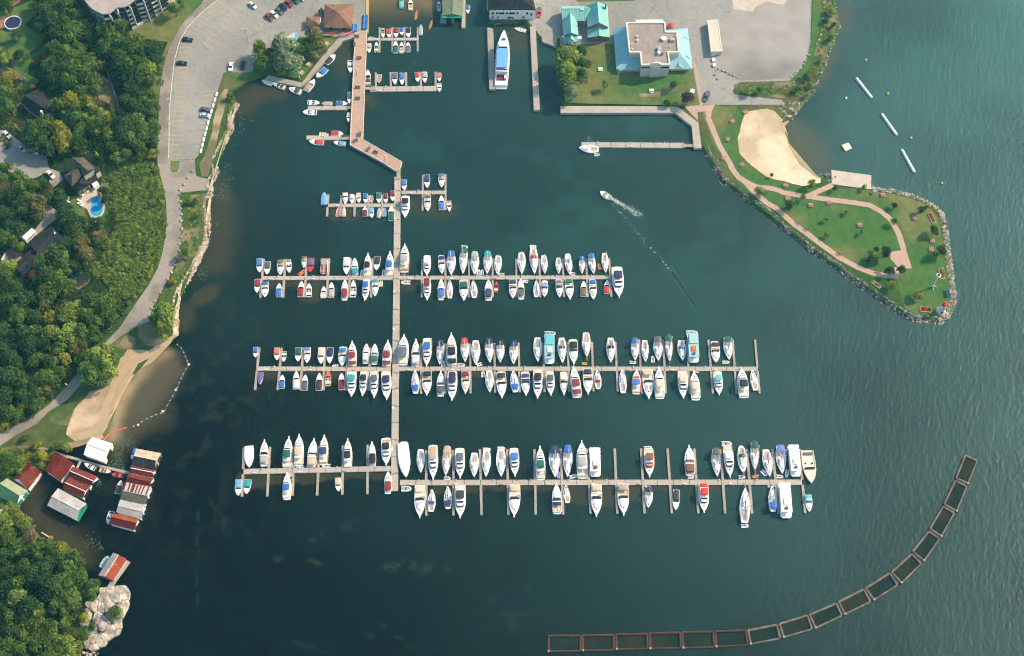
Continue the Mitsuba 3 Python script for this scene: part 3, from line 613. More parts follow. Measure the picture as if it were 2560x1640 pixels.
        return root
    put('deckhouse', 'house_f', lambda: blk('m', .22, .70, .80, .9, 2.15, .10, .05, .3), 'white' if kind == 'f' else o.get('W', 'white'))
    put('window_band', 'wband_f', lambda: blk('m', .24, .712, .79, 1.45, 1.86, .02, 0, .32), 'glass')
    if kind == 't': put('trim', 'trim_t', lambda: loft([rings('m', -.012, .80, .28), rings('m', -.012, .99, .28), rings('m', .085, 1.02, .28)], cap=False), o.get('W', 'wood'))
    put('flybridge_deck', 'fdeck', lambda: blk('m', .16, .62, .82, 2.14, 2.32, .05, 0, .25), 'white')
    if q_ * 11 % 1 < .5: real('radar_arch', cat(box(L * .17, L * .20, -beam * .40, beam * .40, fb * 3.0, fb * 3.15), *[box(L * .17, L * .20, s * beam * .38 - .06, s * beam * .38 + .06, fb * 2.3, fb * 3.0) for s in (1, -1)], tube((L * .185, 0, fb * 3.1), (L * .185, 0, fb * 3.5), .28, n=8)), 'white')
    put('flybridge_coaming', 'fcoam', lambda: blk('m', .44, .60, .74, 2.3, 2.72, .14, 0, .35), 'white')
    put('flybridge_windscreen', 'fwind', lambda: blk('m', .545, .60, .66, 2.5, 3.0, .10, 0, .5), 'glass')
    put('canopy', 'fcan' + str('long' in o), lambda: blk('m', .10 if 'long' in o else .23, .50, .74, 3.45, 3.65, .06, .2, .25), col)
    if 'C' in o: put('aft_cover', 'aftf', lambda: blk('m', .02, .18, .84, 2.0, 2.2, .05, .15, .25), col2)
    else: real('cockpit_bench', prism([(L * .03, -beam * .33), (L * .10, -beam * .33), (L * .10, beam * .33), (L * .03, beam * .33)], fb * .74, fb * 1.1, .06), 'tan' if 'teak' in o else 'cream')
    return root

def ordinal(n):
    w = 'first second third fourth fifth sixth seventh eighth ninth tenth eleventh twelfth thirteenth fourteenth fifteenth sixteenth seventeenth eighteenth nineteenth twentieth'.split()
    return w[n - 1] if n <= 20 else 'thirtieth' if n == 30 else ('twenty-' if n < 30 else 'thirty-') + w[n % 10 - 1]
def look(kind, hull, col, o):
    h, c = cn(hull), cn(col)
    if 'L' in o: return o['L'].replace('_', ' ')
    if kind == 'd': return f'{h} inflatable dinghy' if col == 'grey' else f'{h} dinghy with {c} floor'
    if kind == 's': return f'{h} sailboat with bare boom' if col == 'bare' else f'{h} sailboat with {c} canvas'
    return {'r': f'{h} runabout with {c} cover', 'o': f'open {h} motorboat with {c} interior', 'v': f'small boat under full {c} cover', 'w': f'open {c} rowing boat', 'k': f'{h} kayak',
            'c': f'{h} cabin cruiser with {c} canopy', 'f': f'{h} flybridge cruiser with {c} canopy', 't': f'{h} trawler yacht with {c} canopy', 'h': f'{h} houseboat with {c} canopy' if col != 'white' else f'{h} houseboat with bare roof', 'p': f'{h} pontoon boat with {c} canopy'}[kind]
def fleet(text):
    rows, cur = [], None
    for ln in text.strip().splitlines():
        ln = ln.strip()
        if not ln: continue
        if ln[0] == '#':
            cur = (ln[1:].strip(), []); rows.append(cur); continue
        q = ln.split()
        cur[1].append((q[0], q[1], tuple(map(float, q[2].split(','))), tuple(map(float, q[3].split(','))), float(q[4]), q[5], q[6:]))
    for phrase, bs in rows:
        head, _, group = phrase.partition('|')
        cnt, cd = 0, 0
        for kind, t, bow, stern, w, col, opts in bs:
            o = dict(x.split('=') if '=' in x else (x, True) for x in opts)
            lk = look(kind, o.get('H', 'white'), col, o)
            if head.startswith('='): lab = lk + ' ' + o['at'].replace('_', ' ')
            elif kind in 'd' or 'tender' in o: cd += 1; lab = f"{lk}, {ordinal(cd)} dinghy {head}"
            else: cnt += 1; lab = f"{lk}, {ordinal(cnt)} {head}"
            build_boat(kind, t, bow, stern, w, col, opts, lab.strip(), group.strip() or None)

# ================================================================ docks and piers
def dock(name, label, cat_, t, p0, p1, w, fingers=(), z=.55, mat_='plank', step=6.0, group=None, fw=None, fmat='plank_grey'):
    root = thing(name, label, cat_, group)
    a, b = at(t, *p0, z)[:2], at(t, *p1, z)[:2]
    n = max(1, round(np.linalg.norm(b - a) / step))
    for i in range(n):                                     # floating sections hinged end to end
        s, e = a + (b - a) * i / n, a + (b - a) * (i + 1) / n
        g = (b - a) / np.linalg.norm(b - a) * .09
        part(root, 'deck_section', ply(prism(ribbon(s + g, e - g, w), -.15, z, .03), 'mat_' + mat_))
    d = (b - a) / np.linalg.norm(b - a); nn = np.array([-d[1], d[0]])
    for t_, q0, q1 in fingers:
        u, v = at(t_, *q0, z)[:2], at(t_, *q1, z)[:2]
        # a finger dock crosses the walkway: one arm on each side of it
        su, sv = (u - a) @ nn, (v - a) @ nn
        for e, s in ((u, su), (v, sv)):
            if abs(s) < w * .8: continue
            o_ = u if e is v else v
            k = (math.copysign(w / 2 + .02, s) - s) / ((su if e is v else sv) - s)
            st = e + (o_ - e) * k
            part(root, 'finger_dock', ply(prism(ribbon(st, e, fw or 1.0), -.15, z - .04, .03), 'mat_' + fmat))
    for k in range(int(np.linalg.norm(b - a) // 14)):
        c = a + d * (7 + 14 * k) + nn * (w / 2 - .2)
        part(root, 'power_post', ply(prism(np.array([[-.15, -.15], [.15, -.15], [.15, .15], [-.15, .15]]) + c, z, z + .8, .04), 'mat_white'))
    for k in range(int(np.linalg.norm(b - a) // 17)):
        c = a + d * (4 + 17 * k) - nn * (w / 2 - .32)
        part(root, 'dock_box', ply(prism(ribbon(c - d * .6, c + d * .6, .5), z, z + .5, .05), 'mat_' + ('silver', 'cream', 'tan')[k % 3]))
    return root
def fl(t, s):
    out = []
    for w in s.split():
        if w.endswith(':'): t = w[0]; continue
        v = list(map(float, w.split(',')))
        out.append((t, v[:2], v[2:]))
    return out
# central walkway, in straight lengths
dock('floating_walkway', 'long grey floating walkway joining the four finger docks', 'pier', '.', (994, 441), (986, 1228), 2.65, step=7)
dock('finger_dock_row', 'short timber finger dock left of the walkway, nearest the shore', 'dock', 'F', (672, 387), (1303, 387), 1.6, fl('F', '678,285,665,490 802,290,790,490 930,290,922,490 1058,290,1050,490 1186,290,1180,485'), group='finger docks of the marina', fw=.95)
dock('finger_dock_row', 'short timber finger dock right of the walkway, nearest the shore', 'dock', 'F', (1364, 266), (1790, 266), 1.7, fl('F', '1567,100,1564,435 1780,95,1780,432'), group='finger docks of the marina', fw=.8)
dock('finger_dock_row', 'second timber finger dock from shore, left of the walkway', 'dock', 'F', (45, 1070), (1285, 1068), 1.8, fl('F', '72,888,40,1255 275,890,252,1255 476,890,455,1252 685,885,663,1252 890,885,870,1250 1095,885,1080,1252'), group='finger docks of the marina', fw=.95)
dock('finger_dock_row', 'second timber finger dock from shore, right of the walkway', 'dock', 'F', (1347, 1067), (3335, 1063), 1.7, fl('F', '1558,890,1557,1250 1779,885,1778,1250 2000,885,2000,1250 2222,885,2225,1250') + fl('G', '38,888,44,1250 258,888,266,1250 476,885,488,1248 696,885,712,1248 913,885,934,1245'), group='finger docks of the marina', fw=.8)
dock('finger_dock_row', 'third timber finger dock from shore, left of the walkway', 'dock', 'J', (152, 381), (1420, 385), 1.85, fl('J', '180,183,140,580 390,185,353,582 593,185,567,583 797,185,782,583 1010,185,995,585 1222,185,1207,585'), group='finger docks of the marina', fw=.95)
dock('finger_dock_row', 'third timber finger dock from shore, right of the walkway', 'dock', 'J', (1486, 382), (4866, 383), 1.85, fl('J', '1702,145,1700,617 1930,145,1932,614 2160,145,2165,612 2390,140,2396,606') + fl('K', '200,198,210,638 418,198,430,635 632,195,648,632 848,192,864,630 1055,192,1078,630 1265,170,1292,648 1478,172,1500,648 1688,170,1710,648 1878,173,1918,648 2092,172,2127,648 2290,173,2330,648'), group='finger docks of the marina', fw=.85)
dock('finger_dock_row', 'outermost timber finger dock, left of the walkway', 'dock', 'U', (232, 475), (2006, 438), 2.1, fl('U', '240,185,215,775 550,178,518,772 840,175,822,765 1145,165,1118,760 1432,160,1420,752 1727,152,1722,745'), group='finger docks of the marina', fw=.95)
dock('finger_dock_row', 'outermost timber finger dock, right of the walkway', 'dock', 'V', (92, 607), (4930, 603), 2.1, fl('V', '410,220,412,1005 738,215,740,1000 1058,205,1076,995 1385,205,1400,992 1712,205,1728,990 2030,200,2058,990') + fl('W', '325,200,370,980 658,195,690,980 975,195,1017,978 1293,195,1346,976 1614,198,1664,978') + fl('X', '600,250,670,1205 990,250,1068,1205 1370,250,1465,1205 1768,250,1856,1200'), group='finger docks of the marina', fw=.95)
# upper docks
dock('finger_dock_row', 'narrow finger dock right of the pink pier, nearest the beach hut', 'dock', 'B', (1046, 368), (1527, 366), 1.4, fl('B', '1160,255,1160,490 1280,255,1280,490 1395,255,1396,485 1518,255,1518,482'), fw=.75, group='finger docks by the pink pier')
dock('finger_dock_row', 'wide finger dock right of the pink pier with short fingers', 'dock', 'B', (1068, 836), (1698, 830), 2.7, fl('B', '1125,678,1126,835 1265,676,1266,832 1408,676,1410,832 1548,674,1549,830 1687,672,1687,830'), fw=.9, group='finger docks by the pink pier')
dock('side_dock', 'upper of two plank docks left of the pink pier', 'dock', 'B', (484, 1012), (862, 1014), 2.0, z=.6)
dock('side_dock', 'lower of two plank docks left of the pink pier', 'dock', 'B', (470, 1290), (800, 1295), 2.0, z=.6)
dock('visitor_dock', 'long plank dock below the lakefront wharf', 'dock', 'C', (650, 1357), (1620, 1365), 2.6, z=.7)
for a_, b_, l_ in (((1022, 828), (1128, 828), 'short gangway from pink pier to the wide finger dock'), ((862, 1008), (893, 1006), 'short gangway from pink pier to upper side dock'), ((800, 1300), (882, 1294), 'short gangway from pink pier to lower side dock'), ((1340, 1562), (1339, 1678), 'gangway joining the pink pier to the floating walkway'), ((4110, 1366), (4016, 1366), 'gangway from the lakefront wharf to the visitor dock')):
    k_ = thing('gangway', l_, 'gangway'); u_, v_ = at('B', *a_, 1.0)[:2], at('B', *b_, 1.0)[:2]
    part(k_, 'ramp', ply(prism(ribbon(u_, v_, 1.5), .75, .95, .03), 'mat_plank_grey'))
    part(k_, 'end_plate', ply(prism(ribbon(v_ - (v_ - u_) * .08, v_, 1.9), .9, 1.0, .02), 'mat_yellow'))
    n_ = np.array([-(v_ - u_)[1], (v_ - u_)[0]]); n_ = n_ / np.linalg.norm(n_) * .7
    part(k_, 'handrail', ply(cat(*[tube((*(u_ + n_ * s), 1.8), (*(v_ + n_ * s), 1.8), .04) for s in (1, -1)], *[tube((*(u_ + (v_ - u_) * q + n_ * s), .9), (*(u_ + (v_ - u_) * q + n_ * s), 1.8), .035) for s in (1, -1) for q in (.05, .5, .95)]), 'mat_grey'))
def slab_thing(name, label, cat_, t, s, z0, z1, m, sub='deck', edge=None):
    k = thing(name, label, cat_)
    g = Polygon(pts(t, s, z1)).buffer(0)
    part(k, sub, ply(slab(g, z0, z1), 'mat_' + m))
    if edge: part(k, 'kerb', ply(slab(g.exterior.buffer(.14).intersection(g.buffer(.05)), z1 - .2, z1 + .16), 'mat_' + edge))
    return k
slab_thing('pink_pier', 'wide pink decked pier bending towards the floating docks', 'pier', 'B', '930,305 1042,300 1003,1308 1372,1520 F: 1350,45 1308,62 B: 1200,1530 882,1358', -1.0, 1.5, 'pink_deck', edge='cream')
slab_thing('yellow_edged_quay', 'quay edge with yellow kerb beside the brown roofed hut', 'quay', 'B', '1038,-200 1058,-200 1053,300 1036,300', -1.0, 1.42, 'concrete', edge='yellow')
slab_thing('angled_boardwalk', 'grey boardwalk angling along the willow lawn shore', 'boardwalk', 'B', '925,318 928,352 812,386 438,806 415,792 436,770 640,500 778,350', -1.0, 1.32, 'plank_grey')
slab_thing('shore_boardwalk', 'grey boardwalk running left from the boardwalk corner', 'boardwalk', 'B', '118,706 430,775 425,818 80,745', -1.0, 1.34, 'plank_grey')
slab_thing('lakefront_wharf', 'pale plank wharf wrapping the lawn below the large hall', 'wharf', 'C', '455,995 1480,998 1560,1005 1750,1150 1782,1390 1708,1392 1688,1182 1530,1058 455,1060', -1.0, 1.38, 'plank')
slab_thing('west_ship_wharf', 'long narrow wharf left of the moored passenger ship', 'wharf', 'a', '965,480 1070,500 1110,1540 1112,1560 1002,1560 985,1100', -1.0, 1.3, 'plank_grey')
slab_thing('east_ship_wharf', 'long narrow wharf right of the moored passenger ship', 'wharf', 'C', '168,250 222,240 262,1030 205,1033', -1.0, 1.3, 'plank')
slab_thing('swimming_platform', 'broad pale concrete platform at the end of the east beach', 'platform', 'H', '595,55 970,105 968,238 600,188', -1.0, 1.45, 'concrete')
slab_thing('boathouse_walkway', 'curving grey walkway linking the boathouses', 'walkway', 'Y', '745,258 860,300 1100,365 1400,455 1760,535 1770,570 1720,572 1380,482 1090,392 850,335 745,285', -.3, .7, 'plank_grey')
for s_ in ('1095,372 1120,380 1060,490 1040,480',): slab_thing('walkway_spur', 'short spur walkway beside the white skiff', 'walkway', 'Y', s_, -.3, .66, 'plank_grey')
slab_thing('boathouse_gangway', 'plank gangway from the lone boathouse to the rock', 'gangway', 'M', '1035,830 1085,845 1010,960 970,975', .3, 1.25, 'plank_grey')
slab_thing('boat_ramp', 'ribbed concrete boat ramp beside the teal roofed house', 'boat ramp', 'C', '280,150 460,120 415,440 280,390', -.4, 1.26, 'asphalt')
FLEET = '''
#= |boats along the angled boardwalk
r B 745,512 652,592 56 black L=white_motorboat_with_dark_cover at=nearest_the_hut_on_the_angled_boardwalk
r B 568,726 660,640 56 blue L=white_motorboat_with_royal_blue_cover at=midway_along_the_angled_boardwalk
r B 552,744 468,852 58 greige L=white_motorboat_with_taupe_cover at=at_the_corner_of_the_angled_boardwalk
c B 308,826 424,864 52 green noswim L=white_cruiser_with_green_canopy at=right_end_of_the_shore_boardwalk
o B 155,774 272,822 44 green L=open_white_motorboat_with_green_interior at=middle_of_the_shore_boardwalk
v B 52,752 152,788 36 silver L=small_grey_covered_boat at=left_end_of_the_shore_boardwalk
#from top along left side of the pink pier|boats tied to the pink pier
o B 887,682 887,562 54 white S=slate
r B 876,972 878,862 44 slate
o B 868,1145 872,1055 36 beige
#along right side of the pink pier|boats tied to the pink pier
o B 1050,655 1050,795 54 black
#= |boats tied to the pink pier
w B 1122,354 1058,350 24 grey L=small_white_skiff at=on_the_gangway_right_of_the_pink_pier
#from left, far side of narrow pier dock|boats at the docks by the pink pier
o B 1192,350 1190,262 38 black o
r B 1250,350 1245,268 48 red o
r B 1313,347 1313,258 48 maroon
r B 1367,325 1367,256 42 blue o
r B 1428,347 1430,255 48 navy
v B 1548,228 1546,326 40 grey
#from left, near side of narrow pier dock|boats at the docks by the pink pier
r B 1060,490 1062,403 42 grey
o B 1130,393 1130,488 38 cream o
r B 1310,384 1310,497 50 green
o B 1367,392 1368,497 40 tan
r B 1427,395 1427,485 44 slate
#from left, far side of wide pier dock|boats at the docks by the pink pier
w B 1153,772 1160,690 46 greige o
r B 1303,790 1303,675 50 slate
r B 1370,792 1370,683 46 blue
r B 1519,765 1510,675 46 red
r B 1583,772 1585,672 46 grey
r B 1720,760 1720,680 40 coral
o B 1720,858 1722,778 42 white S=grey
#from left, far side of upper side dock|boats at the side docks
o B 598,964 483,958 46 white S=slate
v B 613,968 716,970 36 greige
r B 860,970 750,965 42 blue
#below upper side dock|boats at the side docks
o B 438,1050 572,1052 52 white S=slate
#from left, far side of lower side dock|boats at the side docks
w B 686,1260 592,1250 34 beige o
r B 820,1255 708,1248 46 red
#from left, near side of lower side dock|boats at the side docks
r B 497,1324 636,1340 48 red
r B 727,1334 842,1350 42 sky
#= |boats by the green boathouse
r B 1365,-40 1365,76 44 turquoise H=turquoise L=turquoise_motorboat at=at_the_top_edge_of_the_photo
o B 1450,-10 1453,92 44 tan at=right_of_the_turquoise_boat_at_top
o B 1717,8 1717,96 38 grey oo wo at=left_of_the_green_boathouse
r B 1987,122 1993,44 38 blue at=right_of_the_green_boathouse
k B 1510,90 1496,180 26 wood H=orange L=orange_canoe at=paddling_left_of_the_other_canoe
k B 1656,178 1626,270 20 wood H=orange L=slim_orange_kayak at=paddling_towards_the_green_boathouse
w C 22,256 132,284 34 silver L=pale_skiff at=in_the_weedy_basin_above_the_ship
s C 628,1386 815,1404 70 bare L=white_sailboat_with_tall_mast at=alone_at_the_visitor_dock
d C 822,1444 770,1448 24 grey at=behind_the_lone_sailboat_at_visitor_dock
o G 826,255 922,316 50 cream o L=white_motorboat_with_foaming_wake at=under_way_in_open_water
#from left, far side of first left dock|boats at the first finger docks
v F 640,262 635,380 55 sky
c F 838,369 838,264 52 cream C=red noswim
r F 900,367 900,280 44 silver
o F 965,361 962,268 44 beige o
r F 1028,364 1027,275 46 blue o
w F 1084,362 1083,290 32 grey
r F 1153,365 1153,267 50 green
r F 1218,363 1217,275 44 maroon o
r F 1283,345 1282,248 46 maroon o
#from left, near side of first left dock|boats at the first finger docks
w F 772,403 765,487 36 pink T=beige
v F 825,401 825,490 38 beige
r F 1022,398 1022,488 46 maroon o
r F 1085,503 1083,408 46 sky
v F 1155,408 1152,502 38 grey
w F 1206,402 1206,486 34 sky o
r F 1271,393 1270,530 60 green
#from walkway, far side of first right dock|boats at the first finger docks
r F 1392,244 1390,142 50 blue
r F 1607,222 1605,96 56 navy
c F 1742,216 1740,92 56 blue aft noswim
#from walkway, near side of first right dock|boats at the first finger docks
f F 1398,497 1405,305 84 black
c F 1610,442 1610,294 64 slate aft
r F 1742,294 1742,430 55 blue
o F 1815,442 1812,344 42 white S=red
#from left, far side of second left dock|boats at the second finger docks
r F 30,1016 33,884 56 blue
r F 98,1034 112,910 58 slate
c F 225,1040 230,900 62 olive aft noswim
o F 312,1019 303,897 52 white o
c F 447,972 452,868 44 olive aft noswim
d F 457,988 400,1042 30 red H=coral o
r F 505,1016 520,880 62 purple H=red
p F 640,1032 641,900 62 greige S=red L=pontoon_boat_with_red_seats
r F 847,1038 852,874 66 silver
c F 925,882 930,1042 62 teal full
d F 996,988 990,1048 30 slate
f F 1052,848 1045,1048 70 black
r F 1127,996 1142,866 58 black
d F 1200,985 1194,1046 30 sky
f F 1260,832 1250,1048 72 blue
#from left, near side of second left dock|boats at the second finger docks
r F 6,1207 15,1078 56 maroon
c F 80,1248 86,1106 70 blue aft noswim
r F 218,1118 212,1248 56 blue o
r F 430,1098 414,1246 58 maroon
o F 498,1120 495,1246 55 white S=black
o F 638,1148 630,1256 50 white S=beige
r F 710,1110 705,1253 55 grey
c F 836,1086 830,1262 62 maroon full
o F 915,1090 912,1250 56 white S=black
f F 1022,1278 1040,1084 68 blue
c F 1115,1241 1122,1080 62 teal aft
d F 1176,1090 1168,1146 32 coral
#from walkway, far side of second right dock|boats at the second finger docks
t F 1398,764 1392,1000 92 grey teak
d F 1430,1042 1360,1026 32 maroon H=slate
f F 1603,1042 1607,864 74 white long C=blue
c F 1745,1030 1740,864 64 navy aft
s F 1832,1042 1836,828 84 blue b
s F 1942,1032 1955,790 78 green b
d F 1988,776 1925,770 28 grey
s F 2053,1040 2056,834 80 grey b
d F 2090,985 2090,1042 34 grey
d F 2128,985 2124,1034 26 sky
s F 2170,1032 2178,830 78 teal b
s F 2267,1037 2276,860 72 slate
d F 2270,1028 2334,1032 28 grey
s G 93,1032 88,830 76 bare
s G 213,1036 197,782 80 red g
d G 228,770 166,768 28 cream
s G 310,1030 297,857 64 bare
s G 438,1032 437,880 58 slate
s G 547,1042 517,857 68 slate b C=white
d G 548,1022 594,1030 30 grey
s G 658,1032 655,876 56 blue b
s G 769,1032 737,850 68 blue b
d G 815,928 826,986 30 coral H=coral
s G 880,1022 868,836 64 red
f G 1006,1247 984,974 106 navy
#from walkway, near side of second right dock|boats at the second finger docks
d F 1362,1106 1450,1107 36 grey
f F 1607,1274 1606,1078 74 maroon long
c F 1738,1082 1738,1260 62 blue full
s F 1820,1086 1820,1260 58 white
c F 1952,1277 1950,1088 82 green
s F 2040,1092 2050,1256 65 red
c F 2183,1086 2183,1264 68 navy full
o F 2258,1098 2255,1203 40 cream H=red
c G 8,1262 8,1088 72 navy aft
c G 82,1076 85,1253 62 slate full
d G 104,1092 152,1100 26 sky
s G 230,1088 228,1248 58 navy
c G 305,1247 308,1102 62 blue
c G 447,1252 440,1087 64 slate
c G 545,1267 533,1080 76 green aft
r G 673,1098 672,1243 58 brown
c G 765,1272 755,1090 70 blue aft
r G 895,1088 888,1216 55 red
#from left, far side of third left dock|boats at the third finger docks
r J 143,274 145,176 46 blue o
r J 345,300 345,182 55 coral
o J 405,314 416,214 46 white o
r J 540,312 552,181 60 green
c J 625,327 637,180 62 periwinkle aft noswim
r J 757,336 765,179 64 beige
r J 838,332 847,180 62 navy
d J 866,350 925,352 26 sky
c J 955,357 967,184 74 blue aft
f J 1055,134 1055,360 80 maroon C=maroon
c J 1188,146 1178,316 62 silver full
c J 1267,147 1262,326 66 green full
f J 1390,128 1375,361 84 maroon C=maroon
#from left, near side of third left dock|boats at the third finger docks
v J 184,526 193,413 52 purple
r J 398,438 390,567 55 blue
r J 530,403 525,574 62 silver
r J 615,437 603,586 58 slate
r J 747,422 740,586 62 black H=white
o J 828,394 827,546 56 cream H=orange
r J 953,422 954,580 62 maroon
f J 1046,638 1052,408 92 teal
f J 1150,632 1168,408 78 black
f J 1260,650 1260,408 82 slate
f J 1378,668 1372,413 94 navy
#from walkway, far side of third right dock|boats at the third finger docks
f J 1541,75 1528,332 100 slate long
c J 1653,117 1648,353 78 silver full
t J 1752,353 1760,103 90 blue
s J 1875,347 1887,122 74 navy b
d J 1906,302 1904,358 32 grey
f J 1985,62 1990,353 96 black C=black
d J 2112,342 2040,340 32 grey
s J 2115,322 2107,104 78 red b
s J 2215,350 2213,116 82 blue
d J 2222,344 2272,328 30 grey
s J 2347,327 2335,103 80 navy b
s K 38,377 38,183 72 black b
s K 154,392 158,193 76 navy b
s K 371,372 367,154 78 slate
h K 472,392 470,138 90 turquoise H=turquoise R=aqua J=cream
d K 527,114 430,114 36 slate
s K 588,382 580,158 76 slate g
c K 688,385 680,180 80 black
s K 804,332 795,108 80 bare sprit rib=wood
d K 806,380 758,378 24 yellow H=yellow
s K 1015,380 1013,158 76 black g
s K 1231,360 1225,168 70 blue b
d K 1240,372 1180,368 26 grey
s K 1321,374 1314,178 66 black
d K 1388,312 1388,372 32 grey
s K 1436,362 1427,153 78 slate b
s K 1537,374 1521,138 68 green b rib=wood
s K 1652,358 1634,177 76 blue g
h K 1748,380 1735,130 92 aqua H=aqua R=aqua J=orange
d K 1782,107 1680,107 38 grey
c K 1945,377 1935,196 78 black aft
s K 2062,352 2039,153 78 green b
d K 2064,368 2000,368 26 grey
#from walkway, near side of third right dock|boats at the third finger docks
s J 1645,395 1650,616 74 blue b
c J 1753,627 1757,404 88 black aft
c J 1886,412 1883,623 72 slate full
f J 1990,675 1995,413 92 navy long
c J 2117,612 2117,406 74 maroon aft
d J 2280,402 2284,458 34 grey
s J 2346,607 2340,400 80 black
c K 52,684 45,465 86 black aft
s K 151,442 172,638 72 blue b
c K 265,662 258,465 78 navy
f K 367,688 371,438 88 black
d K 438,447 496,449 28 coral
f K 485,662 474,458 76 slate
c K 602,658 597,466 68 cream
f K 685,422 716,670 88 maroon C=maroon
c K 815,650 808,433 84 navy aft
s K 893,437 905,609 62 red g
s K 1114,433 1125,647 66 blue
t K 1242,446 1238,638 78 blue W=coral
c K 1350,690 1340,435 96 beige aft
f K 1439,430 1448,680 88 beige
f K 1656,687 1648,458 88 beige
d K 1624,446 1678,450 28 grey
f K 1748,462 1766,692 86 beige
d K 1738,442 1796,448 28 grey
f K 1973,657 1957,462 78 turquoise
d K 1932,444 1998,448 28 blue
f K 2168,430 2191,672 94 black
s K 2262,437 2296,622 62 bare
#from left, far side of outermost left dock|boats at the outermost finger docks
v U 300,427 300,168 112 white
c U 487,106 478,388 98 grey full
f U 780,74 758,420 114 green
f U 905,46 900,388 116 beige
d U 962,414 868,412 34 blue
c U 1082,94 1050,420 116 beige full
t U 1206,52 1195,372 112 navy
d U 1178,400 1278,400 44 grey
f U 1488,96 1490,420 102 black
c U 1778,128 1785,398 88 black full
f U 1950,392 1947,84 120 black teak
#from left, near side of outermost left dock|boats at the outermost finger docks
r U 167,764 178,569 82 sky
r U 264,742 290,567 85 teal
d U 812,508 752,516 40 grey
f U 759,500 755,791 102 blue
r U 1375,714 1368,547 75 beige
c U 1973,474 1968,719 86 maroon full
#from walkway, far side of outermost right dock|boats at the outermost finger docks
v U 2188,552 2148,140 140 white
d U 2112,130 2200,132 44 white
s V 345,494 345,206 98 blue
f V 494,560 495,170 118 tan long
s V 644,532 670,180 116 tan b rib=wood
d V 704,552 622,550 44 grey
f V 820,547 814,206 118 slate
s V 987,547 990,250 108 turquoise
s V 1130,542 1137,210 108 black
d V 1184,204 1090,204 40 grey
s V 1312,540 1310,200 118 bare
d V 1360,190 1264,192 40 coral
t V 1479,524 1465,206 118 blue
f V 1779,190 1788,553 112 green
s V 1962,550 1944,174 130 navy b
k V 2002,466 2004,552 44 periwinkle H=lilac
s V 2110,547 2113,168 112 blue b
d V 2232,512 2132,540 44 grey
f V 2279,126 2290,536 136 grey
h W 425,540 415,204 130 white sign=red
t W 1076,532 1065,206 126 brown W=coral
d W 1104,178 1010,186 40 grey
c W 1551,176 1565,500 122 brown full C=brown
d W 1612,536 1536,534 40 coral
s X 552,664 524,252 136 slate b
t X 742,658 700,214 150 white
d X 766,166 618,164 68 grey
s X 940,604 905,204 140 green g double sprit
d X 968,658 870,660 50 grey
s X 1112,572 1094,150 134 green b rib=wood sprit
k X 1062,660 1170,640 52 wood H=coral
s X 1332,664 1268,258 142 black
d X 1290,640 1208,562 56 sky
s X 1517,622 1474,205 146 periwinkle b
d X 1532,654 1434,650 52 grey
d X 1580,662 1596,548 52 sky
h X 1715,664 1664,208 152 white
o X 1947,762 1880,272 190 cream H=cream L=large_cream_cruising_boat
#from walkway, near side of outermost right dock|boats at the outermost finger docks
d V 230,676 108,678 62 grey
c V 333,1022 335,646 130 beige aft
s V 485,688 469,957 96 blue g
s V 672,648 672,924 98 navy b
f V 820,1022 820,646 134 black C=silver
c V 1468,1012 1478,633 132 beige aft
c V 1975,630 1985,962 112 navy
s V 2085,632 2112,852 78 bare
c W 437,1007 440,628 130 beige aft
c W 765,994 757,623 132 greige aft
d W 1022,642 1094,640 44 grey
s W 1060,914 1073,668 96 navy b
r W 1390,942 1400,693 86 black
f X 357,1182 344,768 152 red C=red
s X 966,818 955,1352 152 blue K2 sprit
d X 1016,1382 904,1384 58 grey
d X 1404,784 1298,790 48 grey
s X 1364,788 1376,1182 126 blue b
h X 1575,1282 1534,768 166 white
c X 1917,1182 1900,926 100 turquoise full noswim
#= |boats by the boathouses
o Y 1148,430 1300,505 62 white S=black o at=moored_below_the_white_boathouse
o Y 1517,545 1352,512 64 brown H=wood L=varnished_wooden_motorboat at=by_the_boathouse_walkway
o Y 1520,572 1680,596 64 pink H=red S=black L=pinkish_red_motorboat at=by_the_boathouse_walkway
r Y 1656,656 1602,842 78 black F=cream at=beside_the_red_and_white_striped_roof
o Y 1470,1258 1530,1080 84 silver S=black F=silver at=beside_the_rusty_end_boathouse
r Y 1792,378 1850,212 52 blue H=slate at=left_of_the_tan_roofed_boathouse
w M 1016,592 950,708 58 aqua H=aqua at=beside_the_lone_boathouse
'''
fleet(FLEET)
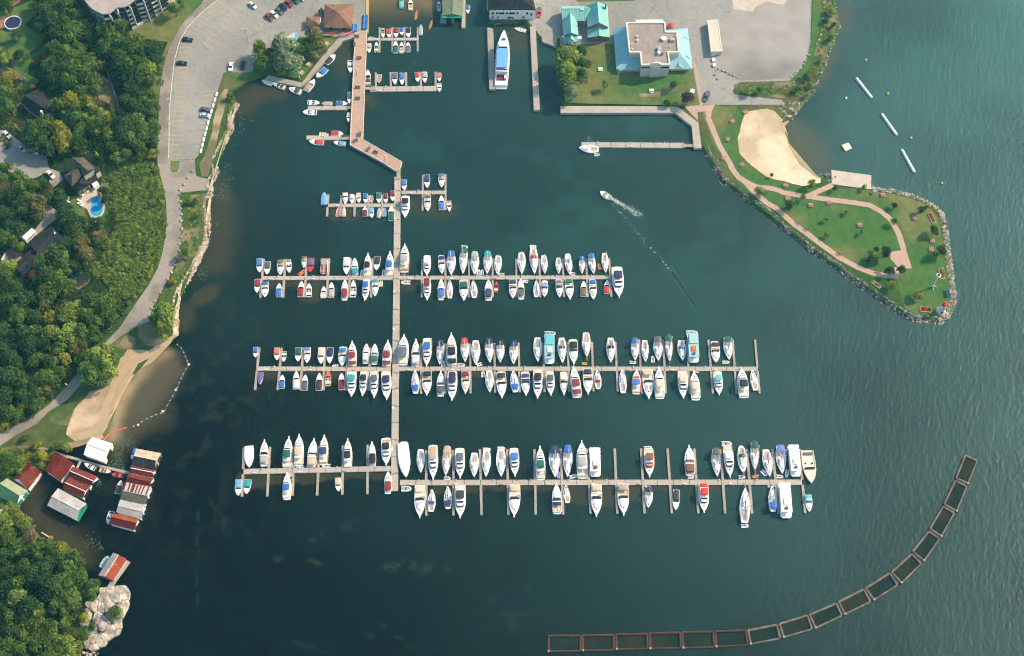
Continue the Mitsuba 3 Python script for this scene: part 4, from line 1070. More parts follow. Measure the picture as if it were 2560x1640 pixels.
# passenger ship
def ship():
    k = thing('passenger_ship', 'long white passenger ship with a bright blue deck awning', 'ship')
    B, S = at('a', 1265, 518, 2.4), at('a', 1210, 1495, 2.0)
    L = np.linalg.norm((B - S)[:2]); ang = math.degrees(math.atan2(B[1] - S[1], B[0] - S[0])); bm = 6.1
    M = T().translate([S[0], S[1], 0]).rotate([0, 0, 1], ang); MS = M @ T().scale([L, bm / 2, 2.2])
    def put(n, m, c, sm=35, **kw): part(k, n, ply(m, 'mat_' + c, sm, MS), **kw)
    def real(n, m, c, sm=False): part(k, n, ply(m, 'mat_' + c, sm, M))
    put('hull', hull_mesh('m', .2, .05, .12, .06), 'white'); put('deck', deck_mesh('m', .2, .05, .12), 'white')
    put('superstructure', blk('m', .19, .70, .93, .9, 2.0, .03, 0, .05), 'white')
    put('window_band', blk('m', .195, .703, .935, 1.3, 1.7, .0, 0, .05), 'glass')
    put('upper_deck', blk('m', .18, .72, .98, 2.0, 2.1, .02, 0, .05), 'white')
    mat('awning', (.13, .36, .80), .6)
    put('awning', blk('m', .225, .575, .80, 2.5, 2.62, .02, .06, .0), 'awning')
    real('aft_well', prism([(L * .09, -bm * .34), (L * .175, -bm * .34), (L * .175, bm * .34), (L * .09, bm * .34)], 2.2, 2.5), 'maroon')
    real('stair', prism([(L * .10, -bm * .33), (L * .17, -bm * .33), (L * .17, -bm * .18), (L * .10, -bm * .18)], 2.5, 3.4, .04), 'silver')
    real('arch', cat(box(L * .175, L * .19, -bm * .42, bm * .42, 4.7, 5.0), box(L * .175, L * .19, -bm * .42, -bm * .38, 2.2, 4.7), box(L * .175, L * .19, bm * .38, bm * .42, 2.2, 4.7)), 'white')
    real('deck_seating', cat(*[box(L * (.195 + .011 * i), L * (.201 + .011 * i), -bm * .38, bm * .38, 4.62, 5.0) for i in range(3)]), 'slate')
    real('wheelhouse', prism([(L * .59, -1.9), (L * .68, -1.6), (L * .70, 0), (L * .68, 1.6), (L * .59, 1.9)], 4.4, 6.3, .2), 'white')
    real('wheelhouse_window', prism([(L * .588, -1.95), (L * .683, -1.66), (L * .704, 0), (L * .683, 1.66), (L * .588, 1.95)], 5.2, 5.9), 'glass')
    real('anchor_hatch', prism([(L * .80, -.8), (L * .835, -.5), (L * .835, .5), (L * .80, .8)], 2.5, 3.1, .1), 'slate')
    real('mast', tube((L * .215, 0, 4.6), (L * .215, 0, 8), .11), 'metal')
    real('stern_platform', prism([(-.9, -bm * .36), (.3, -bm * .42), (.3, bm * .42), (-.9, bm * .36)], .4, .8, .08), 'white')
    for i in range(6): real('life_ring', tube((L * (.22 + .09 * i), bm * .47, 3.9), (L * (.22 + .09 * i), bm * .49, 3.9), .35, n=10), 'orange')
ship()
# white floating barriers, swim raft, buoys, breakwater
for q, l_ in (('832,738 970,912', 'white floating barrier log farthest from the beach'), ('1072,1076 1205,1262', 'white floating barrier log in the middle of three'), ('1258,1410 1372,1612', 'white floating barrier log nearest the platform')):
    k = thing('floating_barrier', l_, 'barrier', 'white floating barriers off the beach'); u, v = pts('D', q, .3)
    part(k, 'log', ply(tube((*u, .25), (*v, .25), .62, n=10), 'mat_white', 50))
    d = (v - u) / np.linalg.norm(v - u)
    for e, s in ((u, -1), (v, 1)): part(k, 'end_cap', ply(tube((*e, .25), (*(e + d * s * .5), .25), .70, .4, 10), 'mat_silver', 50))
k = thing('swim_raft', 'square beige swim raft floating off the east beach', 'raft')
g = pts('D', '690,1362 755,1338 790,1390 728,1420', .5); part(k, 'deck', ply(prism(g, .25, .55, .05), 'mat_cream')); part(k, 'float', ply(prism(g * .92 + g.mean(0) * .08, -.2, .25), 'mat_brown'))
part(k, 'ladder', ply(cat(*[tube((*g[0] + q, .1), (*g[0] + q, 1.2), .05) for q in (np.array([0, .2]), np.array([.3, .5]))]), 'mat_metal'))
for bi, (x, y) in enumerate(((918, 566), (1124, 880), (1342, 1296), (1632, 1722))):
    p = at('D', x, y); k = thing('marker_buoy', f'small yellow marker buoy off the east beach, {ordinal(bi + 1)} from the top', 'buoy', 'yellow buoys off the east beach')
    part(k, 'float', ply((trimesh.creation.icosphere(2, .55).vertices * [1, 1, .7] + [p[0], p[1], .2], trimesh.creation.icosphere(2).faces), 'mat_yellow', True)); part(k, 'post', ply(tube((p[0], p[1], .4), (p[0], p[1], 1.3), .10), 'mat_yellow'))
p = at('D', 732, 922); lone('white_buoy', ply((trimesh.creation.icosphere(2, .5).vertices + [p[0], p[1], .15], trimesh.creation.icosphere(2).faces), 'mat_white', True), 'single white ball buoy near the upper barrier log', 'buoy')
FLOATS = '1665,155 1702,190 1725,230 1742,270 1755,310 1773,343 1748,383 1720,432 1702,474 1681,515 1665,560 1650,582 1624,638 1596,680 1569,728 1548,776 1528,785 1510,803 1464,815 1424,831 1377,854 1332,880 1296,912 1255,924'
k = thing('swim_area_line', 'line of white floats enclosing the west beach swimming area', 'float line')
fp = [at('I', *map(float, w.split(','))) for w in FLOATS.split()]
part(k, 'rope', ply(cat(*[tube((*a[:2], .05), (*b[:2], .05), .025, n=4) for a, b in zip(fp[:-1], fp[1:])]), 'mat_grey'))
for i, q in enumerate(fp):
    big = i in (5, 11, 16, 22)
    m = trimesh.creation.icosphere(1, .50 if big else .22); part(k, 'large_float' if big else 'small_float', ply((m.vertices + [q[0], q[1], .1], m.faces), 'mat_' + ('cream' if big else 'white'), True))
fp = [at('I', x, y, .1) for x, y in ((972, 1052), (1010, 1010), (1060, 982), (1120, 958), (1190, 934))]
lone('orange_boom', ply(cat(*[tube(a, b, .28) for a, b in zip(fp[:-1], fp[1:])]), 'mat_coral', 50), 'orange floating boom from the beach to the float line', 'boom')
dmat('rust_pipe', proc(lambda p, n, uv: mix((.060, .028, .020), (.14, .070, .05), fbm(p.x * .8, p.y * .8, 2, 3))))
dmat('pale_pipe', proc(lambda p, n, uv: mix((.085, .062, .048), (.26, .21, .165), fbm(p.x * .8, p.y * .8, 2, 3))))
dmat('pen_net', proc(lambda p, n, uv: mix((.013, .027, .024), (.026, .031, .018), smoothstep(.45, .75, fbm(p.x * .12, p.y * .12, 2, 3)))))
PENS = '''O 345,1350 640,1350 640,1490 345,1496|O 660,1350 950,1343 953,1481 668,1488|O 975,1340 1262,1333 1270,1470 985,1476|O 1290,1330 1575,1320 1582,1462 1300,1470|O 1598,1320 1885,1312 1895,1455 1610,1463|O 1906,1312 2190,1300 2208,1437 1920,1452
b 150,1225 500,1155 545,1320 185,1390|b 540,1145 880,1040 940,1205 595,1305|b 915,1030 1240,890 1310,1040 990,1190|b 1275,870 1580,715 1665,865 1355,1020|b 1610,700 1905,515 2000,660 1715,840|b 1935,500 2175,280 2295,395 2055,630
Q 1360,1010 1505,825 1605,890 1465,1095|Q 1520,795 1640,592 1745,650 1625,865|Q 1655,565 1755,350 1862,400 1770,630|Q 1765,320 1850,110 1960,160 1875,370'''.replace('\n', '|').split('|')
for i, s in enumerate(PENS):
    g = pts(s[0], s[2:], .2)
    g = g.mean(0) + (g - g.mean(0)) * 1.012
    k = thing('breakwater_frame', f'{"rusty brown" if i < 6 else "pale weathered"} breakwater frame, {ordinal(i + 1)} from the lower left end of the chain', 'breakwater', 'floating breakwater frames')
    for j in range(4):
        a, b = g[j], g[(j + 1) % 4]
        part(k, 'pipe', ply(tube((*a, .18), (*b, .18), .46 if j != 2 else .34, n=8), 'mat_' + ('rust_pipe' if i < 6 else 'pale_pipe'), 50))
    q = g * .985 + g.mean(0) * .015
    part(k, 'netting', ply((np.column_stack([q, np.full(4, .03)]), np.array([[0, 2, 1], [0, 3, 2]])), 'mat_pen_net'))
    u, v = g[1], g[2]
    if i < 15: part(k, 'tyre_fender', ply(cat(*[tube((*(u + (v - u) * f), .1), (*(u + (v - u) * f), .55), .42, n=8) for f in (.2, .4, .6, .8)]) if False else cat(*[tube((*(u + (v - u) * f + (g[1] - g[0]) / np.linalg.norm(g[1] - g[0]) * .75), .1), (*(u + (v - u) * f + (g[1] - g[0]) / np.linalg.norm(g[1] - g[0]) * .75), .55), .40, n=8) for f in (.15, .35, .55, .75, .9)]), 'mat_black'))
    part(k, 'bollard', ply(prism(np.array([[-.35, -.35], [.35, -.35], [.35, .35], [-.35, .35]]) + g[3], .3, .9, .1), 'mat_greige'))
# ================================================================ buildings
def tri_fan(p3):
    p = np.asarray(p3, float); return p, np.array([[0, i, i + 1] for i in range(1, len(p) - 1)])
def thick(p3, th=.14):
    """a planar panel (convex polygon in space) given thickness below"""
    p = np.asarray(p3, float); n = len(p)
    nr = np.cross(p[1] - p[0], p[2] - p[0]); nr /= np.linalg.norm(nr)
    if nr[2] < 0: p = p[::-1]; nr = -nr
    q = p - nr * th
    f = [[0, i, i + 1] for i in range(1, n - 1)] + [[n, n + i + 1, n + i] for i in range(1, n - 1)]
    for i in range(n):
        j = (i + 1) % n; f += [[i, n + i, n + j], [i, n + j, j]]
    return np.vstack([p, q]), np.array(f)
def ribs(a0, a1, b0, b1, n, h=.07, w=.07):
    """standing seams running from the eave a0-a1 to the ridge b0-b1"""
    ms = []
    for i in range(1, n):
        p, q = a0 + (a1 - a0) * i / n, b0 + (b1 - b0) * i / n
        ms.append(tube(p + [0, 0, h * .4], q + [0, 0, h * .4], w, n=4))
    return cat(*ms)
def P3(t, s, z):
    out = []
    for i, w in enumerate(s.split()):
        x, y = map(float, w.split(',')); out.append(at(t, x, y, z[i] if isinstance(z, (list, tuple)) else z))
    return out
def gable(name, label, cat_, t, A, R_, B, z0, ze, zr, ma, mb, mw, doors=0, door_m='black', seams=14, group=None, trim='white', root=None, panels=None, rname='roof'):
    """A and B: the two eaves, R_: the ridge, each 'x,y x,y' from the far end to the front end"""
    a0, a1 = P3(t, A, ze); b0, b1 = P3(t, B, ze); r0, r1 = P3(t, R_, zr)
    root = root or thing(name, label, cat_, group)
    if panels:
        n = len(panels)
        for i, m in enumerate(panels):
            p0, p1, q0, q1 = a0 + (a1 - a0) * i / n, a0 + (a1 - a0) * (i + .97) / n, r0 + (r1 - r0) * i / n, r0 + (r1 - r0) * (i + .97) / n
            part(root, 'roof_sheet', ply(thick([p0, p1, q1, q0], .10), 'mat_' + m))
    else: part(root, 'roof_slope', ply(thick([a0, a1, r1, r0]), 'mat_' + ma))
    part(root, 'roof_slope', ply(thick([b0, b1, r1, r0]), 'mat_' + mb))
    part(root, 'ridge_cap', ply(tube(r0 + [0, 0, .05], r1 + [0, 0, .05], .16, n=6), 'mat_' + (trim if trim else ma)))
    if seams:
        if not panels: part(root, 'seam', ply(ribs(a0, a1, r0, r1, seams), 'mat_' + ma), stuff=True)
        part(root, 'seam', ply(ribs(b0, b1, r0, r1, seams), 'mat_' + mb), stuff=True)
    c = (a0 + a1 + b0 + b1) / 4
    def ins(p, k=.93): return c + (p - c) * [k, k, 1] - [0, 0, .16 if p[2] < zr - .05 else .22]
    w = [ins(x) for x in (a0, a1, b0, b1, r0, r1)]
    def dn(p): return np.array([p[0], p[1], z0])
    ms = [tri_fan([dn(w[0]), dn(w[1]), w[1], w[0]]), tri_fan([dn(w[2]), dn(w[3]), w[3], w[2]]), tri_fan([dn(w[0]), w[0], w[4], w[2], dn(w[2])]), tri_fan([dn(w[1]), w[1], w[5], w[3], dn(w[3])])]
    part(root, 'wall', ply(cat(*ms), 'mat_' + mw))
    if doors:
        e = dn(w[3]) - dn(w[1]); L = np.linalg.norm(e); e /= L
        out = dn(w[1]) + dn(w[3]) - dn(w[0]) - dn(w[2]); out /= np.linalg.norm(out)
        for i in range(doors):
            s = L * (i + .5) / doors; hw = min(L / doors * .38, 1.9)
            base = dn(w[1]) + e * s + out * .05
            part(root, 'boat_door', ply(cat(tri_fan([base - e * hw, base + e * hw, base + e * hw + [0, 0, ze - z0 - .5], base - e * hw + [0, 0, ze - z0 - .5]]), tube(base - e * hw + [0, 0, ze - z0 - .45], base + e * hw + [0, 0, ze - z0 - .45], .08, n=4)), 'mat_' + door_m))
    return root
def sheet_fn(a, b, c):
    def fn(p, n, uv):
        s = fbm(p.x * .5 + p.y * .2, p.y * .5 - p.x * .2, 3, 4)
        return mix(mix(a, b, smoothstep(.35, .65, s)), c, .7 * smoothstep(.62, .78, fbm(p.x * 1.1, p.y * 1.1, 7, 3)))
    return proc(fn)
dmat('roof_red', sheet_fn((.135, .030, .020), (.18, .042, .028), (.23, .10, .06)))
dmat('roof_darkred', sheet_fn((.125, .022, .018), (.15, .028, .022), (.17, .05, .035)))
dmat('roof_rust', sheet_fn((.30, .075, .03), (.26, .06, .028), (.40, .22, .13)))
dmat('roof_zinc', sheet_fn((.36, .37, .37), (.44, .44, .43), (.33, .28, .22)))
dmat('roof_palegreen', sheet_fn((.26, .36, .20), (.34, .38, .26), (.30, .18, .10)))
dmat('roof_green', sheet_fn((.040, .13, .09), (.055, .16, .10), (.07, .15, .09)))
dmat('roof_slate', sheet_fn((.026, .028, .035), (.036, .037, .044), (.046, .047, .052)))
dmat('roof_taupe', sheet_fn((.085, .078, .068), (.105, .094, .08), (.115, .105, .09)))
dmat('roof_tan', sheet_fn((.44, .36, .27), (.52, .44, .34), (.36, .28, .20)))
dmat('roof_olive', sheet_fn((.11, .115, .085), (.14, .14, .10), (.16, .16, .12)))
dmat('roof_brown', sheet_fn((.20, .118, .085), (.235, .14, .10), (.25, .155, .115)))
dmat('roof_teal', sheet_fn((.22, .50, .46), (.25, .54, .49), (.24, .52, .48)))
dmat('roof_hall', sheet_fn((.25, .48, .53), (.28, .51, .56), (.27, .50, .55)))
dmat('roof_gravel', sheet_fn((.285, .25, .22), (.33, .29, .255), (.30, .265, .235)))
dmat('roof_flat', sheet_fn((.33, .30, .285), (.38, .35, .33), (.35, .32, .30)))
dmat('roof_sage', sheet_fn((.17, .21, .15), (.21, .25, .175), (.20, .24, .17)))
dmat('wall_pale', (.56, .53, .45)); dmat('wall_tan', (.30, .225, .15)); dmat('wall_white', (.74, .74, .74)); dmat('wall_grey', (.25, .28, .29)); dmat('wall_brown', (.22, .16, .11)); dmat('emerald', (.03, .26, .15))
BG = 'boathouses on the west shore'
def bh(label, A, R_, B, ma, mb, mw='white', **k): return gable('boathouse', label, 'boathouse', k.pop('t', 'Y'), A, R_, B, -.5, k.pop('ze', 2.9), k.pop('zr', 4.3), ma, mb, mw, group=BG, **k)
bh('clean white gabled boathouse nearest the beach', '1262,68 1545,160', '1185,160 1462,262', '1140,312 1430,415', 'white', 'white', 'cream', doors=1, seams=0)
bh('large dark red boathouse roof touching the tree', '1008,432 828,678', '868,334 690,566', '752,264 610,526', 'roof_darkred', 'roof_darkred', trim=None, seams=20)
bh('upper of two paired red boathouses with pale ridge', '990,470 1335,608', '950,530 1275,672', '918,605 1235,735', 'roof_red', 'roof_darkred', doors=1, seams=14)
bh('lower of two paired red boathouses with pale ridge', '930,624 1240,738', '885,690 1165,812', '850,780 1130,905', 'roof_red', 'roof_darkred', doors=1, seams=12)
bh('silver metal boathouse with emerald green doors', '792,766 1188,980', '705,876 1075,1072', '645,1004 1050,1212', 'roof_zinc', 'roof_zinc', 'emerald', doors=2, door_m='emerald', seams=18, trim='silver')
bh('red roofed boathouse half hidden by shrubs', '565,545 382,788', '450,455 250,640', '395,420 170,640', 'roof_red', 'roof_darkred', trim=None, seams=16)
bh('green boathouse with streaked pale slope at the left edge', '92,632 385,806', '0,702 265,872', '-70,850 232,992', 'roof_palegreen', 'roof_green', doors=2, door_m='emerald', seams=16, trim=None)
bh('tan and dark slate boathouse at top of the right row', '1862,226 2205,290', '1825,322 2130,386', '1792,462 2112,532', 'roof_tan', 'roof_slate', 'tan', doors=2, trim='cream')
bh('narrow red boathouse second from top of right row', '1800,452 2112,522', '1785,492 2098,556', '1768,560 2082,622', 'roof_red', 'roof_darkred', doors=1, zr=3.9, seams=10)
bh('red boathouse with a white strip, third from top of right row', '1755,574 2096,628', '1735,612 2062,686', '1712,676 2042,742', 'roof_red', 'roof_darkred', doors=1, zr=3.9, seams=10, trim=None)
bh('boathouse with red and white striped roof sheets', '1706,682 2070,746', '1672,800 2018,872', '1640,915 1985,990', 'roof_zinc', 'roof_olive', doors=2, trim='grey', panels=['roof_red', 'roof_zinc', 'roof_zinc', 'roof_red', 'roof_zinc', 'roof_red', 'roof_red', 'roof_zinc', 'roof_red', 'roof_zinc', 'roof_red', 'roof_zinc', 'roof_red', 'roof_zinc', 'roof_zinc', 'roof_red', 'roof_zinc'])
bh('grey metal boathouse with rust streaks in right row', '1638,922 1982,1000', '1612,1005 1958,1090', '1585,1092 1932,1180', 'roof_zinc', 'roof_zinc', 'white', doors=2, trim='silver', zr=3.9)
bh('rusty orange and dark red boathouse at bottom of right row', '1556,1108 1892,1190', '1522,1162 1868,1242', '1490,1248 1832,1340', 'roof_rust', 'roof_darkred', doors=1, trim=None)
lb = bh('lone boathouse with rust orange roof by the rock', '1190,630 1062,832', '1112,588 985,792', '1062,570 922,782', 'roof_rust', 'roof_zinc', 'grey', t='M', doors=0, trim='silver', seams=10)
part(lb, 'side_deck', ply(slab(Polygon(pts('M', '1185,640 1222,656 1085,845 1035,835 1060,830', .7)), -.3, .7), 'mat_plank_grey'))
# houses among the trees
def hip(root, name, t, q, rg, ze, zr, m, mw=None, z0=ZL, wins=0):
    """four slopes over the quad q (far-left, far-right, near-right, near-left), ridge rg"""
    p = P3(t, q, ze); r = P3(t, rg, zr)
    for f in ([p[0], p[1], r[1], r[0]], [p[1], p[2], r[1]], [p[2], p[3], r[0], r[1]], [p[3], p[0], r[0]]): part(root, name, ply(thick(f, .18), 'mat_' + m))
    if mw:
        g = Polygon([x[:2] for x in p]); g = g.buffer(-.45, join_style=2); part(root, 'wall', ply(slab(g, z0, ze - .15), 'mat_' + mw))
        c = np.array(g.exterior.coords)
        for i in range(len(c) - 1):
            for j in range(wins):
                u = c[i] + (c[i + 1] - c[i]) * (j + .5) / wins; d = (c[i + 1] - c[i]) / np.linalg.norm(c[i + 1] - c[i])
                part(root, 'window', ply(prism(ribbon(u - d * .6, u + d * .6, .14), z0 + 1.0, min(z0 + 2.4, ze - .3)), 'mat_glass'))
v = thing('villa', 'large taupe roofed villa beside the blue swimming pool', 'house')
hip(v, 'roof_slope', 'e', '868,66 1005,62 1145,205 1000,300', '945,130 1052,222', 7.4, 10, 'roof_taupe', 'wall_pale', wins=3)
hip(v, 'roof_slope', 'e', '765,292 932,158 990,285 862,412', '868,272 948,232', 6.6, 9.4, 'roof_taupe', 'wall_brown', wins=2)
hip(v, 'roof_slope', 'e', '866,412 985,290 1096,382 930,486', '962,362 1000,392', 5.2, 7.6, 'roof_slate', 'wall_tan', wins=2)
hip(v, 'roof_slope', 'e', '1062,108 1216,215 1150,272 1050,190', '1105,165 1140,205', 5.0, 6.4, 'roof_slate', 'wall_pale')
part(v, 'balcony', ply(cat(slab(Polygon(pts('e', '1010,300 1100,236 1112,262 1030,330', 4.5)), ZL, 4.5), slab(Polygon(pts('e', '1010,300 1100,236 1104,245 1016,308', 5.4)), 4.5, 5.4)), 'mat_wall_white'))
part(v, 'conservatory', ply(slab(Polygon(pts('e', '1095,370 1150,330 1190,380 1130,430', 3.6)), ZL, 3.6), 'mat_wall_white')); part(v, 'conservatory_roof', ply(slab(Polygon(pts('e', '1062,320 1145,285 1165,325 1095,365', 4.6)), 3.62, 4.6), 'mat_roof_slate'))
part(v, 'chimney', ply(prism(P3c := np.array([p[:2] for p in P3('e', '958,118 975,118 980,140 962,140', 10.5)]), 8, 10.6, .05), 'mat_roof_brown'))
h2 = thing('long_house', 'long low house with dark slate roofs under the big oak', 'house')
gable('', '', '', 'e', '845,1082 480,1275', '640,955 428,1192', '625,880 345,1098', ZL, 4.2, 6.2, 'roof_slate', 'roof_slate', 'wall_grey', root=h2, seams=0, trim=None)
gable('', '', '', 'e', '475,1255 255,1465', '420,1210 210,1412', '372,1160 168,1370', ZL, 4.0, 4.8, 'roof_slate', 'roof_slate', 'wall_grey', root=h2, seams=0, trim=None)
part(h2, 'skylight', ply(prism(np.array([p[:2] for p in P3('e', '648,965 668,968 672,990 652,990', 6.0)]), 5, 6.25, .05), 'mat_silver'))
part(h2, 'porch', ply(slab(Polygon(pts('e', '700,1170 770,1120 830,1200 745,1280', 2.6)), ZL, 2.6), 'mat_wall_grey'))
g2 = thing('garage', 'small dark garage beside the long slate roofed house', 'garage')
gable('', '', '', 'e', '255,1245 110,1330', '160,1155 62,1196', '60,1190 0,1290', ZL, 3.6, 5, 'roof_slate', 'roof_slate', 'cream', root=g2, seams=0, trim=None)
h3 = thing('dark_house', 'dark roofed house among trees above the turning circle', 'house')
gable('', '', '', 'f', '480,1050 620,1200', '300,1150 545,1310', '245,1230 500,1455', ZL, 5.0, 8.4, 'roof_slate', 'roof_slate', 'wall_grey', root=h3, seams=0, trim=None)
gable('', '', '', 'f', '620,1200 640,1360', '545,1262 560,1330', '480,1180 500,1320', ZL, 4.6, 6.4, 'roof_slate', 'roof_slate', 'wall_grey', root=h3, seams=0, trim=None)
part(h3, 'extension_roof', ply(slab(Polygon(pts('f', '515,1370 640,1360 620,1450 480,1470', 4.0)), ZL, 4.0), 'mat_wall_grey')); part(h3, 'chimney', ply(prism(np.array([p[:2] for p in P3('f', '480,1325 505,1325 505,1345 480,1345', 9)]), 6, 9, .05), 'mat_cream'))
h4 = thing('cottage', 'small cottage with a cluttered yard at the left edge', 'house')
gable('', '', '', 'f', '160,830 310,950', '60,800 250,960', '-60,840 160,1010', ZL, 3.4, 5.2, 'roof_taupe', 'roof_taupe', 'wall_tan', root=h4, seams=0, trim=None)
part(h4, 'patio', ply(slab(Polygon(pts('f', '200,900 310,940 260,1010 130,1040 120,960', 1.6)), ZL, 1.6), 'mat_wall_pale'))
def flat_thing(name, label, cat_, t, q, z, m, sub='roof', z0=ZL): 
    k = thing(name, label, cat_); part(k, sub, ply(slab(Polygon(pts(t, q, z)).buffer(0), z0, z), 'mat_' + m)); return k
k = thing('pool_shed', 'small dark shed at the foot of the pool', 'shed')
gable('', '', '', 'e', '1215,800 1222,860', '1155,800 1160,866', '1095,800 1100,866', ZL, 2.6, 3.3, 'roof_slate', 'roof_slate', 'wall_grey', root=k, seams=0, trim=None)
part(k, 'roof_light', ply(prism(np.array([p[:2] for p in P3('e', '1145,830 1160,826 1172,848 1158,854', 3.3)]), 3.2, 3.42, .03), 'mat_white'))
# pools
k = thing('swimming_pool', 'bright blue freeform swimming pool beside the villa', 'swimming pool')
pool = Polygon(pts('e', '1175,520 1200,525 1205,560 1195,590 1230,610 1240,650 1232,720 1205,760 1150,775 1105,760 1085,720 1100,660 1105,610 1095,575 1115,550 1150,540', ZL)).buffer(.6).buffer(-.6)
dmat('pool_water', (.035, .33, .62))
part(k, 'water', ply(sheet(pool, ZL + .09), 'mat_pool_water')); part(k, 'coping', ply(slab(pool.buffer(.75).difference(pool), ZL, ZL + .16), 'mat_concrete'))
deck = Polygon(pts('e', '1000,520 1030,470 1120,450 1200,480 1230,520 1210,600 1100,800 1060,720 1050,690 960,640 950,600', ZL)).buffer(1).buffer(-1).difference(pool.buffer(.78))
struct('pool_terrace', ply(sheet(deck, ZL + .06), 'mat_concrete'))
for i, (x, y) in enumerate(((1010, 518), (1062, 475), (1125, 470), (965, 592), (968, 620), (1000, 640), (828, 562), (828, 605))):
    p = at('e', x, y, ZL); k = thing('sun_lounger', f'white sun lounger on the villa pool terrace, {("top", "second from top", "nearest the villa", "upper left", "middle left", "lowest")[i]}' if i < 6 else f'{("upper", "lower")[i - 6]} of two white garden chairs left of the villa pool', 'sun lounger' if i < 6 else 'garden chair', 'white sun loungers round the villa pool' if i < 6 else 'white garden chairs left of the pool')
    M = T().translate([p[0], p[1], ZL + .06]).rotate([0, 0, 1], 35 + 40 * i)
    part(k, 'seat', ply(prism([(-.9, -.34), (.5, -.34), (.5, .34), (-.9, .34)], .28, .40, .04), 'mat_white', to=M)); part(k, 'backrest', ply(thick([[.5, -.34, .38], [.5, .34, .38], [1.0, .34, .85], [1.0, -.34, .85]], .06), 'mat_white', to=M))
    part(k, 'frame', ply(cat(*[tube((x_, y_, 0), (x_, y_, .3), .04, n=4) for x_ in (-.8, .4) for y_ in (-.28, .28)]), 'mat_metal', to=M))
k = thing('round_pool', 'round above ground pool with dark blue cover at the top left', 'swimming pool')
c = at('f', 155, 272, 2.4); 
part(k, 'wall', ply(slab(Point(*c[:2]).buffer(3.6, 24).difference(Point(*c[:2]).buffer(3.45, 24)), ZL, 2.5), 'mat_silver')); part(k, 'cover', ply(sheet(Point(*c[:2]).buffer(3.47, 24), 2.35), 'mat_navy')); part(k, 'rim', ply(slab(Point(*c[:2]).buffer(3.75, 24).difference(Point(*c[:2]).buffer(3.4, 24)), 2.5, 2.58), 'mat_white'))
flat_thing('pool_deck', 'reddish timber deck left of the round pool', 'deck', 'f', '-60,190 80,190 60,280 70,330 -60,350', 2.0, 'wood', 'platform')
k = thing('trampoline', 'dark trampoline with teal edge pad on the low lawn', 'trampoline'); c = at('E', 715, 1035, 2.0)
part(k, 'mat', ply(sheet(Point(*c[:2]).buffer(1.5, 12), 1.95), 'mat_black')); part(k, 'edge_pad', ply(slab(Point(*c[:2]).buffer(1.9, 12).difference(Point(*c[:2]).buffer(1.5, 12)), 1.9, 2.05), 'mat_teal')); part(k, 'leg', ply(cat(*[tube((c[0] + 1.7 * math.cos(a), c[1] + 1.7 * math.sin(a), ZL), (c[0] + 1.7 * math.cos(a), c[1] + 1.7 * math.sin(a), 1.95), .05) for a in (0, 1.57, 3.14, 4.71)]), 'mat_metal'))
def parasol(label, t, x, y, r, m, h=2.6):
    p = at(t, x, y, h); k = thing('parasol', label, 'parasol'); n = 8
    a = np.arange(n) * 2 * math.pi / n; v = np.vstack([np.column_stack([p[0] + r * np.cos(a), p[1] + r * np.sin(a), np.full(n, h - .35)]), [[p[0], p[1], h + .35]]])
    part(k, 'canopy', ply((v, np.array([[i, (i + 1) % n, n] for i in range(n)])), 'mat_' + m)); part(k, 'pole', ply(tube((p[0], p[1], ZL), (p[0], p[1], h + .3), .05), 'mat_metal'))
parasol('red parasol beside the long slate roofed house', 'e', 398, 1462, 2.1, 'red'); parasol('red parasol behind the large teal roofed hall', 'C', 1494, 236, 1.6, 'red'); parasol('orange parasol in the cottage yard', 'f', 385, 1032, 1.2, 'orange')
k = thing('camper_trailer', 'white camper trailer parked beside the long house', 'trailer'); u, v_ = at('e', 415, 945, 3), at('e', 290, 1060, 3)
part(k, 'body', ply(prism(ribbon(u, v_, 2.4), 1.7, 4.0, .25), 'mat_white')); part(k, 'window_strip', ply(prism(ribbon(u + (v_ - u) * .15, v_ - (v_ - u) * .15, 2.46), 2.8, 3.2), 'mat_glass')); part(k, 'roof_hatch', ply(prism(ribbon(u + (v_ - u) * .4, u + (v_ - u) * .55, .7), 4.0, 4.15, .04), 'mat_silver'))
part(k, 'wheel', ply(cat(*[tube((*(u * .45 + v_ * .55)[:2] + s * np.array([.75, .8]), 1.55), (*(u * .45 + v_ * .55)[:2] + s * np.array([.9, .95]), 1.55), .34, n=10) for s in (1, -1)]), 'mat_black'))
